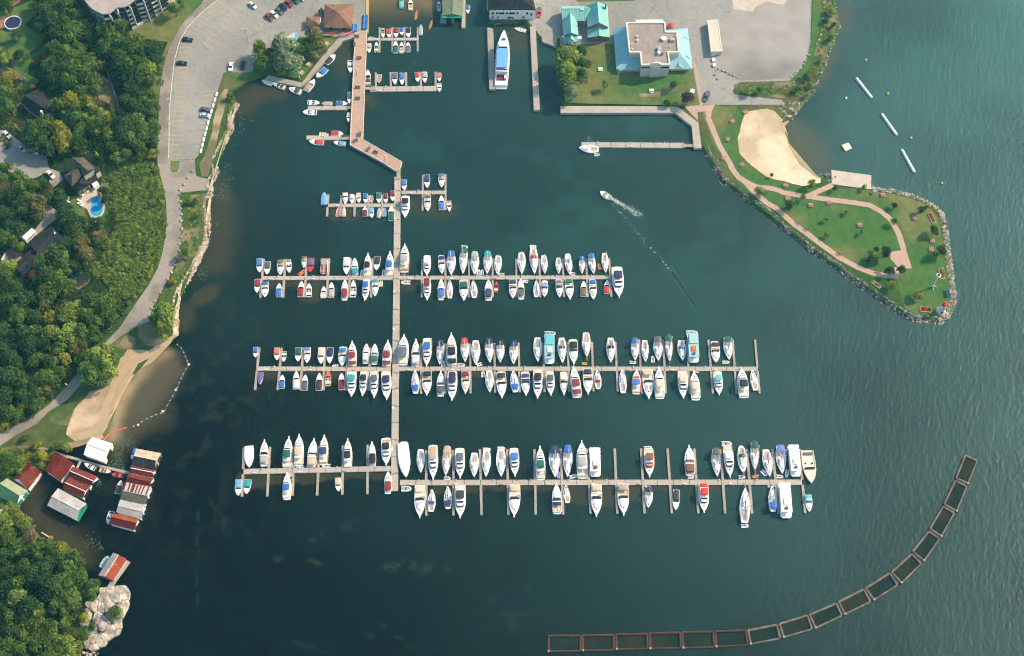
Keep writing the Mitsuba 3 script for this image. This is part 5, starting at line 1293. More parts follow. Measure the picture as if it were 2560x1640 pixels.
# apartment block
k = thing('apartment_block', 'five storey apartment block with balconies at the top left', 'apartment building')
ring = pts('S', '85,-700 88,-10 200,130 300,215 480,302 620,292 730,205 800,158 940,150 1040,100 1170,-2 1330,-40 1450,-120 1600,-200 1900,-420 1900,-700', 15.2)
part(k, 'roof', ply(slab(Polygon(ring), 14.6, 15.2), 'mat_roof_flat')); part(k, 'wall', ply(slab(Polygon(ring).buffer(-.25, join_style=2), ZL, 14.6), 'mat_wall_grey'))
for i in range(1, 14):
    a, b = ring[i], ring[i + 1]; d = b - a; L = np.linalg.norm(d); d /= L; n = np.array([d[1], -d[0]])
    if Polygon(ring).contains(Point(*(a + b) / 2 + n)): n = -n
    for s in range(5):
        z = ZL + .25 + 2.68 * s
        if i < 4:
            for f in (.25, .6): part(k, 'window', ply(prism(ribbon(a + d * L * f, a + d * (L * f + .8), .2) + n * -.2, z + .9, z + 2.1), 'mat_glass'))
            continue
        nb = max(1, round(L / 3.4))
        for j in range(nb):
            p, q = a + d * (L * j / nb + .25), a + d * (L * (j + 1) / nb - .25)
            m_ = ('cream', 'glass', 'wall_pale', 'slate')[(i + j) % 4]
            part(k, 'window', ply(prism(ribbon(p, q, .16) - n * .20, z + .5, z + 2.3), 'mat_glass'))
            part(k, 'balcony', ply(cat(prism(ribbon(p, q, 1.1) + n * .35, z - .1, z + .06), prism(ribbon(p, q, .08) + n * .88, z + .06, z + 1.05)), 'mat_' + m_))
    if i >= 4:
        part(k, 'fin', ply(prism(ribbon(a - d * .12, a + d * .12, 1.7) + n * .6, ZL, 14.5), 'mat_' + ('wall_white' if i % 2 else 'slate')))
flat_thing('terrace_wall', 'low cream terrace wall at the foot of the apartment block', 'wall', 'S', '1108,575 1310,448 1432,312 1560,288 1995,0 2040,0 1580,330 1450,345 1330,480 1120,605', 2.6, 'wall_pale', 'wall')
# hut by the pink pier
k = thing('brown_hut', 'square hut with a brown hipped roof beside the pink pier', 'hut')
hip(k, 'roof_slope', 'Z', '892,88 1482,78 1432,565 868,552', '1150,245 1185,268', 3.9, 7.2, 'roof_brown', 'wall_brown', wins=2)
part(k, 'skylight', ply(thick(P3('Z', '1005,305 1110,305 1112,425 990,425', [5.55, 5.75, 4.95, 4.75]), .1), 'mat_slate')); part(k, 'skylight_frame', ply(cat(*[tube(p, q, .08, n=4) for p, q in zip(P3('Z', '1005,305 1110,305 1112,425 990,425', [5.62, 5.82, 5.02, 4.82]), P3('Z', '1110,305 1112,425 990,425 1005,305', [5.82, 5.02, 4.82, 5.62]))]), 'mat_grey'))
part(k, 'counter', ply(slab(Polygon(pts('Z', '910,565 1105,560 1105,585 920,600', 2.3)), ZL, 2.3), 'mat_emerald'))
k = thing('small_brown_hut', 'small brown roofed hut left of the square brown hut', 'hut')
hip(k, 'roof_slope', 'Z', '530,338 800,330 802,500 515,525', '640,400 690,420', 3.4, 5.0, 'roof_brown', 'wall_brown'); part(k, 'door', ply(prism(ribbon(at('Z', 812, 380, 2), at('Z', 812, 470, 2), .3), ZL, 3.0), 'mat_white'))
for s, m, l in (('925,655 1105,630 1105,670 920,680', 'maroon', 'dark red awning in front of the square brown hut'), ('1215,650 1330,660 1450,610 1460,640 1330,690 1210,690', 'pink', 'pink awning at the corner of the square brown hut')):
    k = thing('awning', l, 'awning'); q = pts('Z', s, 2.8); part(k, 'fabric', ply(slab(Polygon(q), 2.7, 2.8), 'mat_' + m)); part(k, 'post', ply(cat(*[tube((*p, ZL), (*p, 2.75), .05) for p in q]), 'mat_metal'))
k = thing('shade_sail', 'pale blue and white shade sail behind the willows', 'canopy'); q = P3('Z', '60,800 240,660 330,610', [3.2, 3.8, 3.6]); 
part(k, 'white_sail', ply(thick(P3('Z', '30,800 300,640 290,800', [3.0, 3.8, 3.4]), .06), 'mat_silver')); part(k, 'blue_sail', ply(thick(P3('Z', '305,610 395,710 330,815 290,800', [3.9, 3.4, 3.2, 3.5]), .06), 'mat_sky')); part(k, 'mast', ply(cat(*[tube((*p[:2], ZL), (*p[:2], 3.9), .08) for p in P3('Z', '30,800 300,635 395,710 330,815', 3.4)]), 'mat_metal'))
for i in range(10):
    x, y = ((1712, 318 + 48 * i) if i < 6 else (1490, 505 + 38 * (i - 6))); p = at('Z', x - (i < 6) * 3 * i, y, 1.7); M = T().translate([p[0], p[1], 1.42]).rotate([0, 0, 1], 4)
    k = thing('pedal_boat', f'blue pedal boat stored on the quay, {ordinal(i + 1)} from the top' if i < 6 else f'blue pedal boat stored beside the brown hut, {ordinal(i - 5)} from the top', 'pedal boat', 'blue pedal boats stored on the quay' if i < 6 else 'blue pedal boats by the hut')
    part(k, 'hull', ply(prism([(-1.1, -.6), (.9, -.6), (1.2, -.3), (1.2, .3), (.9, .6), (-1.1, .6)], 0, .55, .14), 'mat_blue', 30, M)); part(k, 'seat', ply(cat(box(-.6, -.1, -.45, -.05, .5, .8), box(-.6, -.1, .05, .45, .5, .8)), 'mat_sky', to=M))
# green boathouse and white lakeside building
k = gable('green_boathouse', 'sage roofed boathouse over the water at the top edge', 'boathouse', 'a', '565,-250 532,276', '368,-250 356,240', '168,-250 178,268', -.5, 4.0, 5.4, 'roof_sage', 'roof_sage', 'emerald', doors=2, seams=16, trim=None)
part(k, 'fascia', ply(cat(thick([P3('a', '178,270', 3.9)[0], P3('a', '356,242', 5.3)[0], P3('a', '532,278', 3.9)[0], P3('a', '532,312', 3.9)[0], P3('a', '178,312', 3.9)[0]], .12)), 'mat_emerald'))
slab_thing('boathouse_dock', 'narrow dock along the right side of the sage boathouse', 'dock', 'a', '545,-150 590,-150 582,488 515,480', -.5, 1.1, 'plank'); slab_thing('boathouse_dock', 'stub dock at the left corner of the sage boathouse', 'dock', 'a', '150,230 180,230 180,310 245,318 245,382 148,380', -.5, 1.1, 'plank_grey'); slab_thing('boathouse_dock', 'small stub dock between the sage boathouse doors', 'dock', 'a', '342,312 390,312 390,378 342,378', -.5, 1.1, 'plank_grey')
k = thing('white_lakeside_house', 'white two storey building with dark hipped roof by the ship', 'building')
wz = 7.0
hip(k, 'roof_slope', 'a', '1160,-420 1680,-420 1818,182 996,182', '1260,-30 1560,-30', wz, 10.2, 'roof_slate', None)
fr = pts('a', '1004,190 1796,190 1690,-400 1150,-400', wz - .1); part(k, 'wall', ply(slab(Polygon(fr), ZL, wz - .12), 'mat_wall_white'))
d = (fr[1] - fr[0]); L = np.linalg.norm(d); d /= L; n = np.array([d[1], -d[0]])
for x, w_, z in ((.075, 1.0, 4.7), (.17, .9, 4.7), (.27, 2.2, 4.7), (.385, 1.0, 4.7), (.50, 2.6, 4.7), (.62, .9, 4.7), (.835, .9, 4.7), (.925, 1.0, 3.9), (.07, 1.0, 1.9), (.19, .5, 1.9), (.445, 1.7, 1.7), (.52, .6, 1.5), (.755, 1.0, 2.0)):
    w0 = part(k, 'window', ply(prism(ribbon(fr[0] + d * (L * x - w_ / 2), fr[0] + d * (L * x + w_ / 2), .12), z, z + 1.25), 'mat_glass'))
    part(w0, 'sill', ply(prism(ribbon(fr[0] + d * (L * x - w_ / 2 - .1), fr[0] + d * (L * x + w_ / 2 + .1), .3), z - .16, z - .01, .02), 'mat_wall_white'))
part(k, 'flagpole', ply(tube(at('a', 972, 190, 1.3), at('a', 972, 190, 1.3) + [0, 0, 9], .08), 'mat_white'))
# teal roofed house
k = thing('teal_house', 'teal roofed visitor house with two gabled wings', 'building')
gable('', '', '', 'R', '160,95 700,95', '150,140 700,135', '165,330 700,330', ZL, 5.0, 7.5, 'roof_teal', 'roof_teal', 'wall_tan', root=k, seams=18, trim=None)
gable('', '', '', 'R', '398,330 418,556', '288,192 304,516', '165,330 176,560', ZL, 4.6, 8.0, 'roof_teal', 'roof_teal', 'wall_tan', root=k, seams=12, trim=None)
gable('', '', '', 'R', '880,95 898,428', '716,26 745,356', '550,80 558,428', ZL, 6.0, 9.6, 'roof_teal', 'roof_teal', 'wall_tan', root=k, seams=14, trim=None)
gable('', '', '', 'R', '902,420 912,588', '740,400 745,566', '560,425 562,596', ZL, 3.9, 6.0, 'roof_teal', 'roof_teal', 'wall_brown', root=k, seams=8, trim=None)
part(k, 'porch_roof', ply(thick(P3('R', '178,575 405,570 408,662 185,668', [4.2, 4.2, 3.4, 3.4]), .15), 'mat_roof_teal')); part(k, 'porch_post', ply(cat(*[tube(at('R', x, 672, 3.2) * [1, 1, 0] + [0, 0, ZL], at('R', x, 672, 3.2), .14) for x in (205, 265, 330, 385)]), 'mat_white'))
gable('', '', '', 'R', '348,545 350,640', '300,512 302,612', '255,545 255,640', 3.0, 4.4, 5.8, 'roof_teal', 'roof_teal', 'wall_white', root=k, seams=0, trim=None)
part(k, 'chimney', ply(prism(np.array([p[:2] for p in P3('R', '838,70 860,70 862,100 838,100', 9)]), 6, 9.4, .05), 'mat_slate')); part(k, 'roof_vent', ply(prism(np.array([p[:2] for p in P3('R', '450,140 505,140 505,158 450,158', 7.6)]), 6.6, 7.7, .05), 'mat_silver')); part(k, 'radio_mast', ply(tube(at('R', 505, 470, ZL), at('R', 505, 470, ZL) + [0, 0, 22], .16, .08), 'mat_grey'))
flat_thing('white_tent', 'small white tent canopy beside the teal roofed house', 'tent', 'R', '405,568 462,566 470,612 408,616', 3.2, 'white')
# large hall
k = thing('large_hall', 'large hall with flat gravel roof and pale teal mansard slopes', 'building')
ZP, ZE, ZT = 9.6, 3.6, 6.9
core = Polygon(pts('R', '1175,352 1790,350 1800,497 1980,500 2010,822 1840,822 1866,1016 1415,1022 1398,824 1225,822', ZP))
part(k, 'wall', ply(slab(core.buffer(-.05), ZL, ZP - 1.3), 'mat_wall_pale')); part(k, 'parapet', ply(slab(core.buffer(.15, join_style=2).difference(core.buffer(-.45, join_style=2)), ZP - 1.35, ZP), 'mat_cream')); part(k, 'flat_roof', ply(sheet(core.buffer(-.4, join_style=2), ZP - .5), 'mat_roof_gravel'))
for a_ in ('970,455 1015,1096 1226,826 1180,400', '1015,1096 1402,1096 1400,826 1226,826', '1858,1092 2222,1090 2012,824 1846,824', '2142,440 2222,1090 2012,824 1982,505', '1800,500 1795,475 2142,440 1982,505'):
    part(k, 'mansard_slope', ply(thick(P3('R', a_, [ZE, ZE, ZT, ZT] if not a_.startswith('1800') else [ZT, ZE, ZE, ZT]), .2), 'mat_roof_hall'))
for a_ in ('985,470 1178,420 1226,826 1402,826 1402,1085 1035,1085', '1850,826 2012,826 1982,510 2130,455 2200,1078 1862,1080'): part(k, 'lower_wall', ply(slab(Polygon(pts('R', a_, ZE)).buffer(-.5), ZL, ZE - .2), 'mat_wall_pale'))
for x in (1230, 2010):
    part(k, 'gablet', ply(cat(thick([at('R', x, 962, 5.8), at('R', x, 1035, 4.9), at('R', x + 78, 1090, 3.5), at('R', x + 20, 1020, 4.6)], .1), thick([at('R', x, 962, 5.8), at('R', x, 1035, 4.9), at('R', x - 78, 1090, 3.5), at('R', x - 20, 1020, 4.6)], .1)), 'mat_roof_hall'))
    part(k, 'gablet_face', ply(thick([at('R', x, 1042, 4.8), at('R', x + 72, 1094, 3.5), at('R', x - 72, 1094, 3.5)], .1), 'mat_wall_pale'))
for y, z in ((560, 4.3), (870, 4.3)): part(k, 'gablet', ply(cat(thick([at('R', 2080 + (y - 560) * .15, y + 10, 5.6), at('R', 2160 + (y - 560) * .14, y - 10, ZE + .1), at('R', 2170 + (y - 560) * .14, y + 70, ZE + .1)], .1)), 'mat_roof_hall'))
f0, f1 = at('R', 1562, 1022, ZP), at('R', 1728, 1020, ZP); mid_ = (f0 + f1) / 2; hw = np.linalg.norm(f1 - f0) / 2
arc = [(mid_[0] - hw, ZP - 1.4)] + [(mid_[0] - hw * math.cos(a), ZP + 1.5 * math.sin(a) ** .7) for a in np.linspace(0, math.pi, 13)] + [(mid_[0] + hw, ZP - 1.4)]
n_ = len(arc); va = np.array([[x, mid_[1] - .35, z] for x, z in arc] + [[x, mid_[1] + .35, z] for x, z in arc]); fa = [[0, i, i + 1] for i in range(1, n_ - 1)] + [[n_, n_ + i + 1, n_ + i] for i in range(1, n_ - 1)] + [q for i in range(n_ - 1) for q in ([i, i + n_, i + 1 + n_], [i, i + 1 + n_, i + 1])]
part(k, 'arched_pediment', ply((va, np.array(fa)), 'mat_cream')); part(k, 'front_panel', ply(prism(ribbon((f0[0], f0[1] - .12), (f1[0], f1[1] - .12), .3), ZL, ZP - 1.4), 'mat_wall_pale'))
part(k, 'window_band', ply(cat(*[prism(ribbon(at('R', x0, 1018, ZP) - [0, .05, 0], at('R', x1, 1018, ZP) - [0, .05, 0], .2), ZP - 2.4, ZP - 1.5) for x0, x1 in ((1420, 1552), (1735, 1860))]), 'mat_black'))
for x, y, r, h, m in ((1345, 585, .35, .9, 'silver'), (1350, 650, .35, .9, 'silver'), (1258, 705, .25, .7, 'silver'), (1268, 780, .25, .7, 'silver'), (1765, 628, .8, 1.2, 'white'), (1690, 850, .6, 1.3, 'white'), (1745, 858, .5, .7, 'slate'), (1868, 745, .25, .8, 'silver'), (1950, 575, .25, .8, 'yellow')):
    p = at('R', x, y, ZP - .4); part(k, 'roof_vent', ply(cat(tube((p[0], p[1], ZP - .5), (p[0], p[1], ZP - .5 + h), r, n=10), tube((p[0], p[1], ZP - .5 + h), (p[0], p[1], ZP - .35 + h), r * 1.4, r * .6, 10)), 'mat_' + m))
p = at('R', 1900, 640, ZP - .4); part(k, 'air_conditioner', ply(prism(np.array([[-1, -.8], [1, -.8], [1, .8], [-1, .8]]) + p[:2], ZP - .5, ZP + .7, .1), 'mat_tan')); p = at('R', 1695, 790, ZP - .4); part(k, 'air_conditioner', ply(prism(np.array([[-.7, -1.1], [.7, -1.1], [.7, 1.1], [-.7, 1.1]]) + p[:2], ZP - .5, ZP + .9, .1), 'mat_grey'))
part(k, 'entrance_canopy', ply(slab(Polygon(pts('R', '1325,312 1755,310 1765,352 1330,352', 6)), 5.4, 6.0), 'mat_white'))
k = flat_thing('long_shed', 'long pale flat roofed shed beside the gravel yard', 'shed', 'C', '1838,192 1930,188 1972,478 1872,482', 4.0, 'wall_pale')
part(k, 'roof_edge', ply(slab(Polygon(pts('C', '1838,192 1930,188 1972,478 1872,482', 4.0)).exterior.buffer(.18), 3.7, 4.14), 'mat_cream')); part(k, 'door', ply(cat(*[prism(ribbon(at('C', 1842 + .115 * y_, 215 + y_, 2.2), at('C', 1842 + .115 * (y_ + 26), 241 + y_, 2.2), .5), ZL, 3.2) for y_ in (0, 60, 120, 180)]), 'mat_slate'))
k = thing('flagpole', 'white flagpole at the top of the long shed', 'flagpole'); p = at('C', 1925, 215, 4.0); part(k, 'pole', ply(tube(p, p + [0, 0, 6], .07), 'mat_white')); part(k, 'flag', ply(thick([p + [0, 0, 6], p + [1.8, .4, 5.9], p + [1.8, .4, 4.9], p + [0, 0, 5]], .03), 'mat_white'))
# ================================================================ trees, shrubs, stones
scene['mat_leaf'] = {'type': 'principledthin', 'base_color': {'type': 'mesh_attribute', 'name': 'vertex_color'}, 'roughness': .6, 'diff_trans': .75, 'eta': 1.25}
scene['mat_rocks'] = {'type': 'twosided', 'bsdf': {'type': 'diffuse', 'reflectance': {'type': 'mesh_attribute', 'name': 'vertex_color'}}}
mat('bark', (.085, .065, .045), .9); mat('bark_pale', (.23, .20, .16), .9)
def cards(C, N, size, col, g):
    """leaf sprays: bent quads at C facing about N"""
    n = len(C)
    N = N + g.normal(0, .55, (n, 3)); N /= np.linalg.norm(N, axis=1, keepdims=True)
    t = np.cross(N, g.normal(0, 1, (n, 3))); t /= np.linalg.norm(t, axis=1, keepdims=True) + 1e-9
    b = np.cross(N, t); s = (size * (.6 + .8 * g.random(n)))[:, None]
    a = .55 + .4 * g.random((n, 1))
    v = np.stack([C - t * s, C + b * s * a - N * s * .25, C + t * s, C - b * s * a - N * s * .25], 1).reshape(-1, 3)
    i = np.arange(n)[:, None] * 4
    f = np.vstack([i + [0, 2, 1], i + [0, 3, 2]])
    return v, f, np.repeat(col, 4, axis=0)
TONE = dict(d=(.062, .125, .036), m=(.125, .210, .046), l=(.225, .315, .062), y=(.34, .34, .045), o=(.20, .19, .065), s=(.25, .32, .18), p=(.10, .065, .065), t=(.24, .19, .12))
TNAME = dict(d='dark green', m='mid green', l='light green', y='yellowish green', o='olive brown', s='silvery', p='purple leaved', t='bare tan')
def crown_proto(tone, k):
    g = np.random.default_rng(100 + k * 17 + ord(tone))
    nl = 9 + (k * 5 + ord(tone)) % 6; per = {'t': 34}.get(tone, 92)
    c = g.normal(0, 1, (nl, 3)); c /= np.linalg.norm(c, axis=1, keepdims=True)
    c *= (.50 + .18 * g.random((nl, 1))); c[:, 2] = np.abs(c[:, 2]) * 1.15 - .22; c[0] = (0, 0, .42)
    V, Fs, K, n = [], [], [], 0
    for q in c:
        r = .30 + .17 * g.random()
        d = g.normal(0, 1, (per, 3)); d[:, 2] += .35; d /= np.linalg.norm(d, axis=1, keepdims=True)
        P = q + d * r * (.72 + .38 * g.random((per, 1)))
        lob = .52 + .90 * g.random()
        col = np.array(TONE[tone]) * (lob * (.72 + .56 * g.random((per, 1)))) * (1 + .16 * g.normal(0, 1, (per, 3)) * [1, .35, .6])
        v, f, kk = cards(P, d, .085, np.clip(col, .004, .5), g)
        V.append(v); Fs.append(f + n); K.append(kk); n += len(v)
    return mikit.ply((np.vstack(V), np.vstack(Fs)), 'mat_leaf', color=np.vstack(K))
CROWN = {}
def trunk_mesh(g):
    ms = [tube((0, 0, -.3), (.02, .03, .62), .045, .026, 7)]
    for i in range(4):
        a = g.random() * 6.28; z = .30 + .09 * i
        ms.append(tube((.01, .015, z), (.30 * math.cos(a), .30 * math.sin(a), z + .30), .018, .007, 5))
    return cat(*ms)
TRUNK = [mikit.ply(trunk_mesh(np.random.default_rng(i)), 'mat_bark') for i in range(3)]
def tree(x, y, r, h, tone, label, group, name='tree', zg=ZL, seed=0):
    k = thing(name, label, 'tree' if name != 'shrub' else 'shrub', group)
    v = seed % 6
    if (tone, v) not in CROWN: CROWN[tone, v] = crown_proto(tone, v)
    hz = h * .52
    part(k, 'crown', {**CROWN[tone, v], 'to_world': T().translate([x, y, zg + h * .56]).rotate([0, 0, 1], (seed * 67) % 360).scale([r * (.9 + .04 * (seed * 7 % 9)), r * (.8 + .045 * (seed % 9)), hz * (.85 + .06 * (seed * 5 % 7))])})
    part(k, 'trunk', {**TRUNK[seed % 3], 'to_world': T().translate([x, y, zg]).rotate([0, 0, 1], (seed * 31) % 360).scale([h * .9, h * .9, h])})
    return k
TREES = '''#A|trees in the hillside woods
60,60,80,d 420,40,110,d 620,60,120,m 720,160,90,l 560,220,130,d 430,120,110,d 700,330,140,m 560,340,110,d 830,360,100,d 360,250,60,m 520,480,100,m 640,520,140,m 760,480,100,m 560,640,150,d 700,680,150,m 820,620,120,m 860,760,110,m 640,780,120,m
520,760,110,d 470,600,70,y 760,880,110,m 900,880,90,m 1020,290,120,m 1120,260,110,m 1060,420,140,m 1200,440,140,m 1140,560,140,m 1280,420,100,m 1310,520,100,d 1420,480,100,d 1460,580,80,d 1300,620,110,m 1200,660,120,d 1380,680,110,l 1300,780,110,d 1420,800,100,m 1260,880,110,d
1380,920,100,m 1200,960,90,m 1300,1020,110,d 1420,1020,80,m 660,960,110,y 560,1020,100,m 700,1080,120,m 880,1040,110,l 980,1140,110,l 900,1180,100,l 1000,1260,90,l 560,1200,110,y 600,1320,110,y 420,1180,110,m 300,1220,120,d 360,1320,120,d 460,1400,100,d 760,1240,90,m 720,1340,100,d 1090,1150,80,d 1140,1260,110,d 1260,1180,130,m 1240,1320,110,m 1360,1260,110,m
1450,1200,80,m 1330,1400,90,m 1440,1330,70,m 80,760,100,y 50,880,120,m 80,1000,110,m 40,540,60,l 200,520,70,d 160,330,70,d 1080,1400,80,m 1180,1460,90,m 1440,1440,60,y 880,560,80,d 940,620,70,o 600,420,90,m 800,240,80,l 700,60,90,d 300,60,50,l 660,1150,90,m 820,960,80,y 1060,1060,60,m 1120,1480,80,l
#E|trees in the hillside woods
60,60,100,m 180,180,130,m 260,230,100,m 390,180,70,d 350,400,110,o 240,380,110,m 120,330,70,m 60,500,120,d 150,620,100,d 60,720,110,m 200,780,60,l 560,300,70,d 600,440,90,d 680,540,110,d 760,560,80,d 960,260,60,d 1000,330,60,d 540,880,140,m 640,960,110,m 420,930,110,m 500,1080,130,m 360,1100,100,d 600,1160,110,m 460,1220,120,m
760,760,100,o 820,880,100,o 740,700,80,m 60,1060,110,m 150,1180,110,d 250,1280,110,d 100,1300,110,d 200,1420,120,m 330,1460,100,d 480,1450,90,y 630,1440,110,l 700,1360,100,l 800,1420,100,m 900,1480,100,m 1000,1340,110,m 860,1280,90,m 1060,1300,80,d 1040,1450,80,m 120,1480,90,d 420,1340,80,o 700,620,90,m 900,680,80,o 960,560,70,m 1060,460,70,m 640,760,90,d 880,980,80,m 60,980,90,l 440,320,80,d
#I|trees in the hillside woods
60,60,130,d 200,80,120,d 330,60,110,m 480,60,110,l 620,80,120,l 700,30,100,l 780,40,100,m 880,60,90,m 300,180,120,d 420,160,100,d 540,200,90,m 600,300,80,y 100,460,170,d 220,560,120,d 60,620,110,d 430,500,110,m 340,600,100,m 460,600,90,o 330,300,90,m 480,330,90,m 120,300,110,d 210,740,70,y 80,800,90,m 160,830,80,m 340,720,90,m 40,920,60,y 700,200,80,o 780,160,70,o 560,420,80,m 640,400,60,d 230,680,90,d 60,180,100,d
#I|large tree beside the west beach
930,330,170,l 860,440,130,m 1010,320,130,l 960,470,110,m 800,300,90,m
#M|trees on the rocky headland
60,260,110,l 120,200,110,l 220,280,90,l 60,420,100,m 140,520,100,m 60,600,100,d 330,540,90,m 360,620,90,m 300,400,90,t 460,520,90,m 560,520,80,y 580,620,100,m 680,620,100,m 740,680,80,m 640,740,110,m 720,820,110,m 200,720,100,d 260,690,80,m 120,760,90,d 180,880,120,m 160,1000,110,l 60,900,90,d 560,880,140,m 640,980,130,m 480,960,110,m 540,1080,120,m 660,1050,90,m
850,920,90,m 880,870,70,m 780,880,80,m 60,1100,90,d 120,1180,100,m 300,1080,130,d 260,1200,110,m 380,1160,100,l 360,1280,110,m 480,1280,100,m 240,1340,110,m 100,1320,110,d 60,1440,110,m 200,1480,110,m 340,1440,100,m 480,1400,110,m 600,1240,90,m 620,1420,110,l 700,1480,100,l 740,1520,60,y 560,1500,100,m 440,700,110,d 340,780,110,d 420,830,100,d 60,1560,110,m 260,1570,110,d 460,1570,110,m 640,1570,100,l
#B|willows by the angled boardwalk
60,470,100,l 60,590,90,m 280,440,130,s 320,560,110,s 250,540,120,s 460,420,80,m 540,300,90,o 570,370,100,o 600,440,80,o 500,470,80,m 240,690,50,l 120,520,80,m 400,500,80,m
#C|trees on the lawn by the boat ramp
520,540,130,l 500,690,115,l 560,870,95,s 660,600,85,d 650,720,85,d 640,490,70,d 520,780,90,l'''
LM = [(330, 60, 'apartment block'), (80, 150, 'round pool'), (110, 260, 'dark house'), (60, 340, 'turning circle'), (220, 440, 'villa'), (110, 620, 'long house'), (380, 250, 'parking lot road'), (380, 700, 'lower road'), (230, 850, 'west beach'), (40, 880, 'left photo edge')]
sd = 0; TR = []
for blkk in TREES.split('#')[1:]:
    hd, *rows_ = blkk.split('\n'); t, grp = hd.split('|')
    for w in ' '.join(rows_).split():
        x, y, r, tone = w.split(','); x, y, r = float(x), float(y), float(r); sd += 1
        ru = np.linalg.norm(at(t, x + r, y, 5) - at(t, x, y, 5))
        h = min(13, max(4.5, ru * 2.15)) * (.92 + .16 * RNG.random())
        p = at(t, x, y, ZL + h * .56); X, Y_ = px(t, x, y)
        size = 'large' if ru > 4.5 else 'small' if ru < 3.3 else 'middling'
        if 'hillside' in grp: dist, m = min(((q[0] - X) ** 2 + (q[1] - Y_) ** 2, q[2]) for q in LM); where = 'in the hillside woods'
        elif 'west beach' in grp: dist, m, where, size = Y_, 'top', 'beside the west beach', 'leafy'
        elif 'headland' in grp: dist, m, where = (X - 290) ** 2 + (Y_ - 1530) ** 2, 'pale rock', 'on the headland'
        elif 'willow' in grp: dist, m, where, size = (X - 830) ** 2 + (Y_ - 40) ** 2, 'brown hut', 'in the willow clump', 'leafy'
        else: dist, m, where, size = (X - 1500) ** 2 + (Y_ - 60) ** 2, 'teal house', 'on the lawn by the boat ramp', 'leafy'
        TR.append((p, ru, h, tone, grp, sd, size, m, where, dist))
for q in TR:
    same = sorted(o[9] for o in TR if (o[3], o[6], o[7], o[8]) == (q[3], q[6], q[7], q[8])); n = same.index(q[9])
    lab = f'{q[6]} {TNAME[q[3]]} tree {q[8]}, ' + ('' if n == 0 else ordinal(n + 1) + ' ') + f'nearest the {q[7]}'
    if q[3] == 't': lab = 'bare tan dead tree at the water edge below the green boathouse'
    tree(q[0][0], q[0][1], q[1] * 1.04, q[2], q[3], lab, q[4], 'tree', seed=q[5])
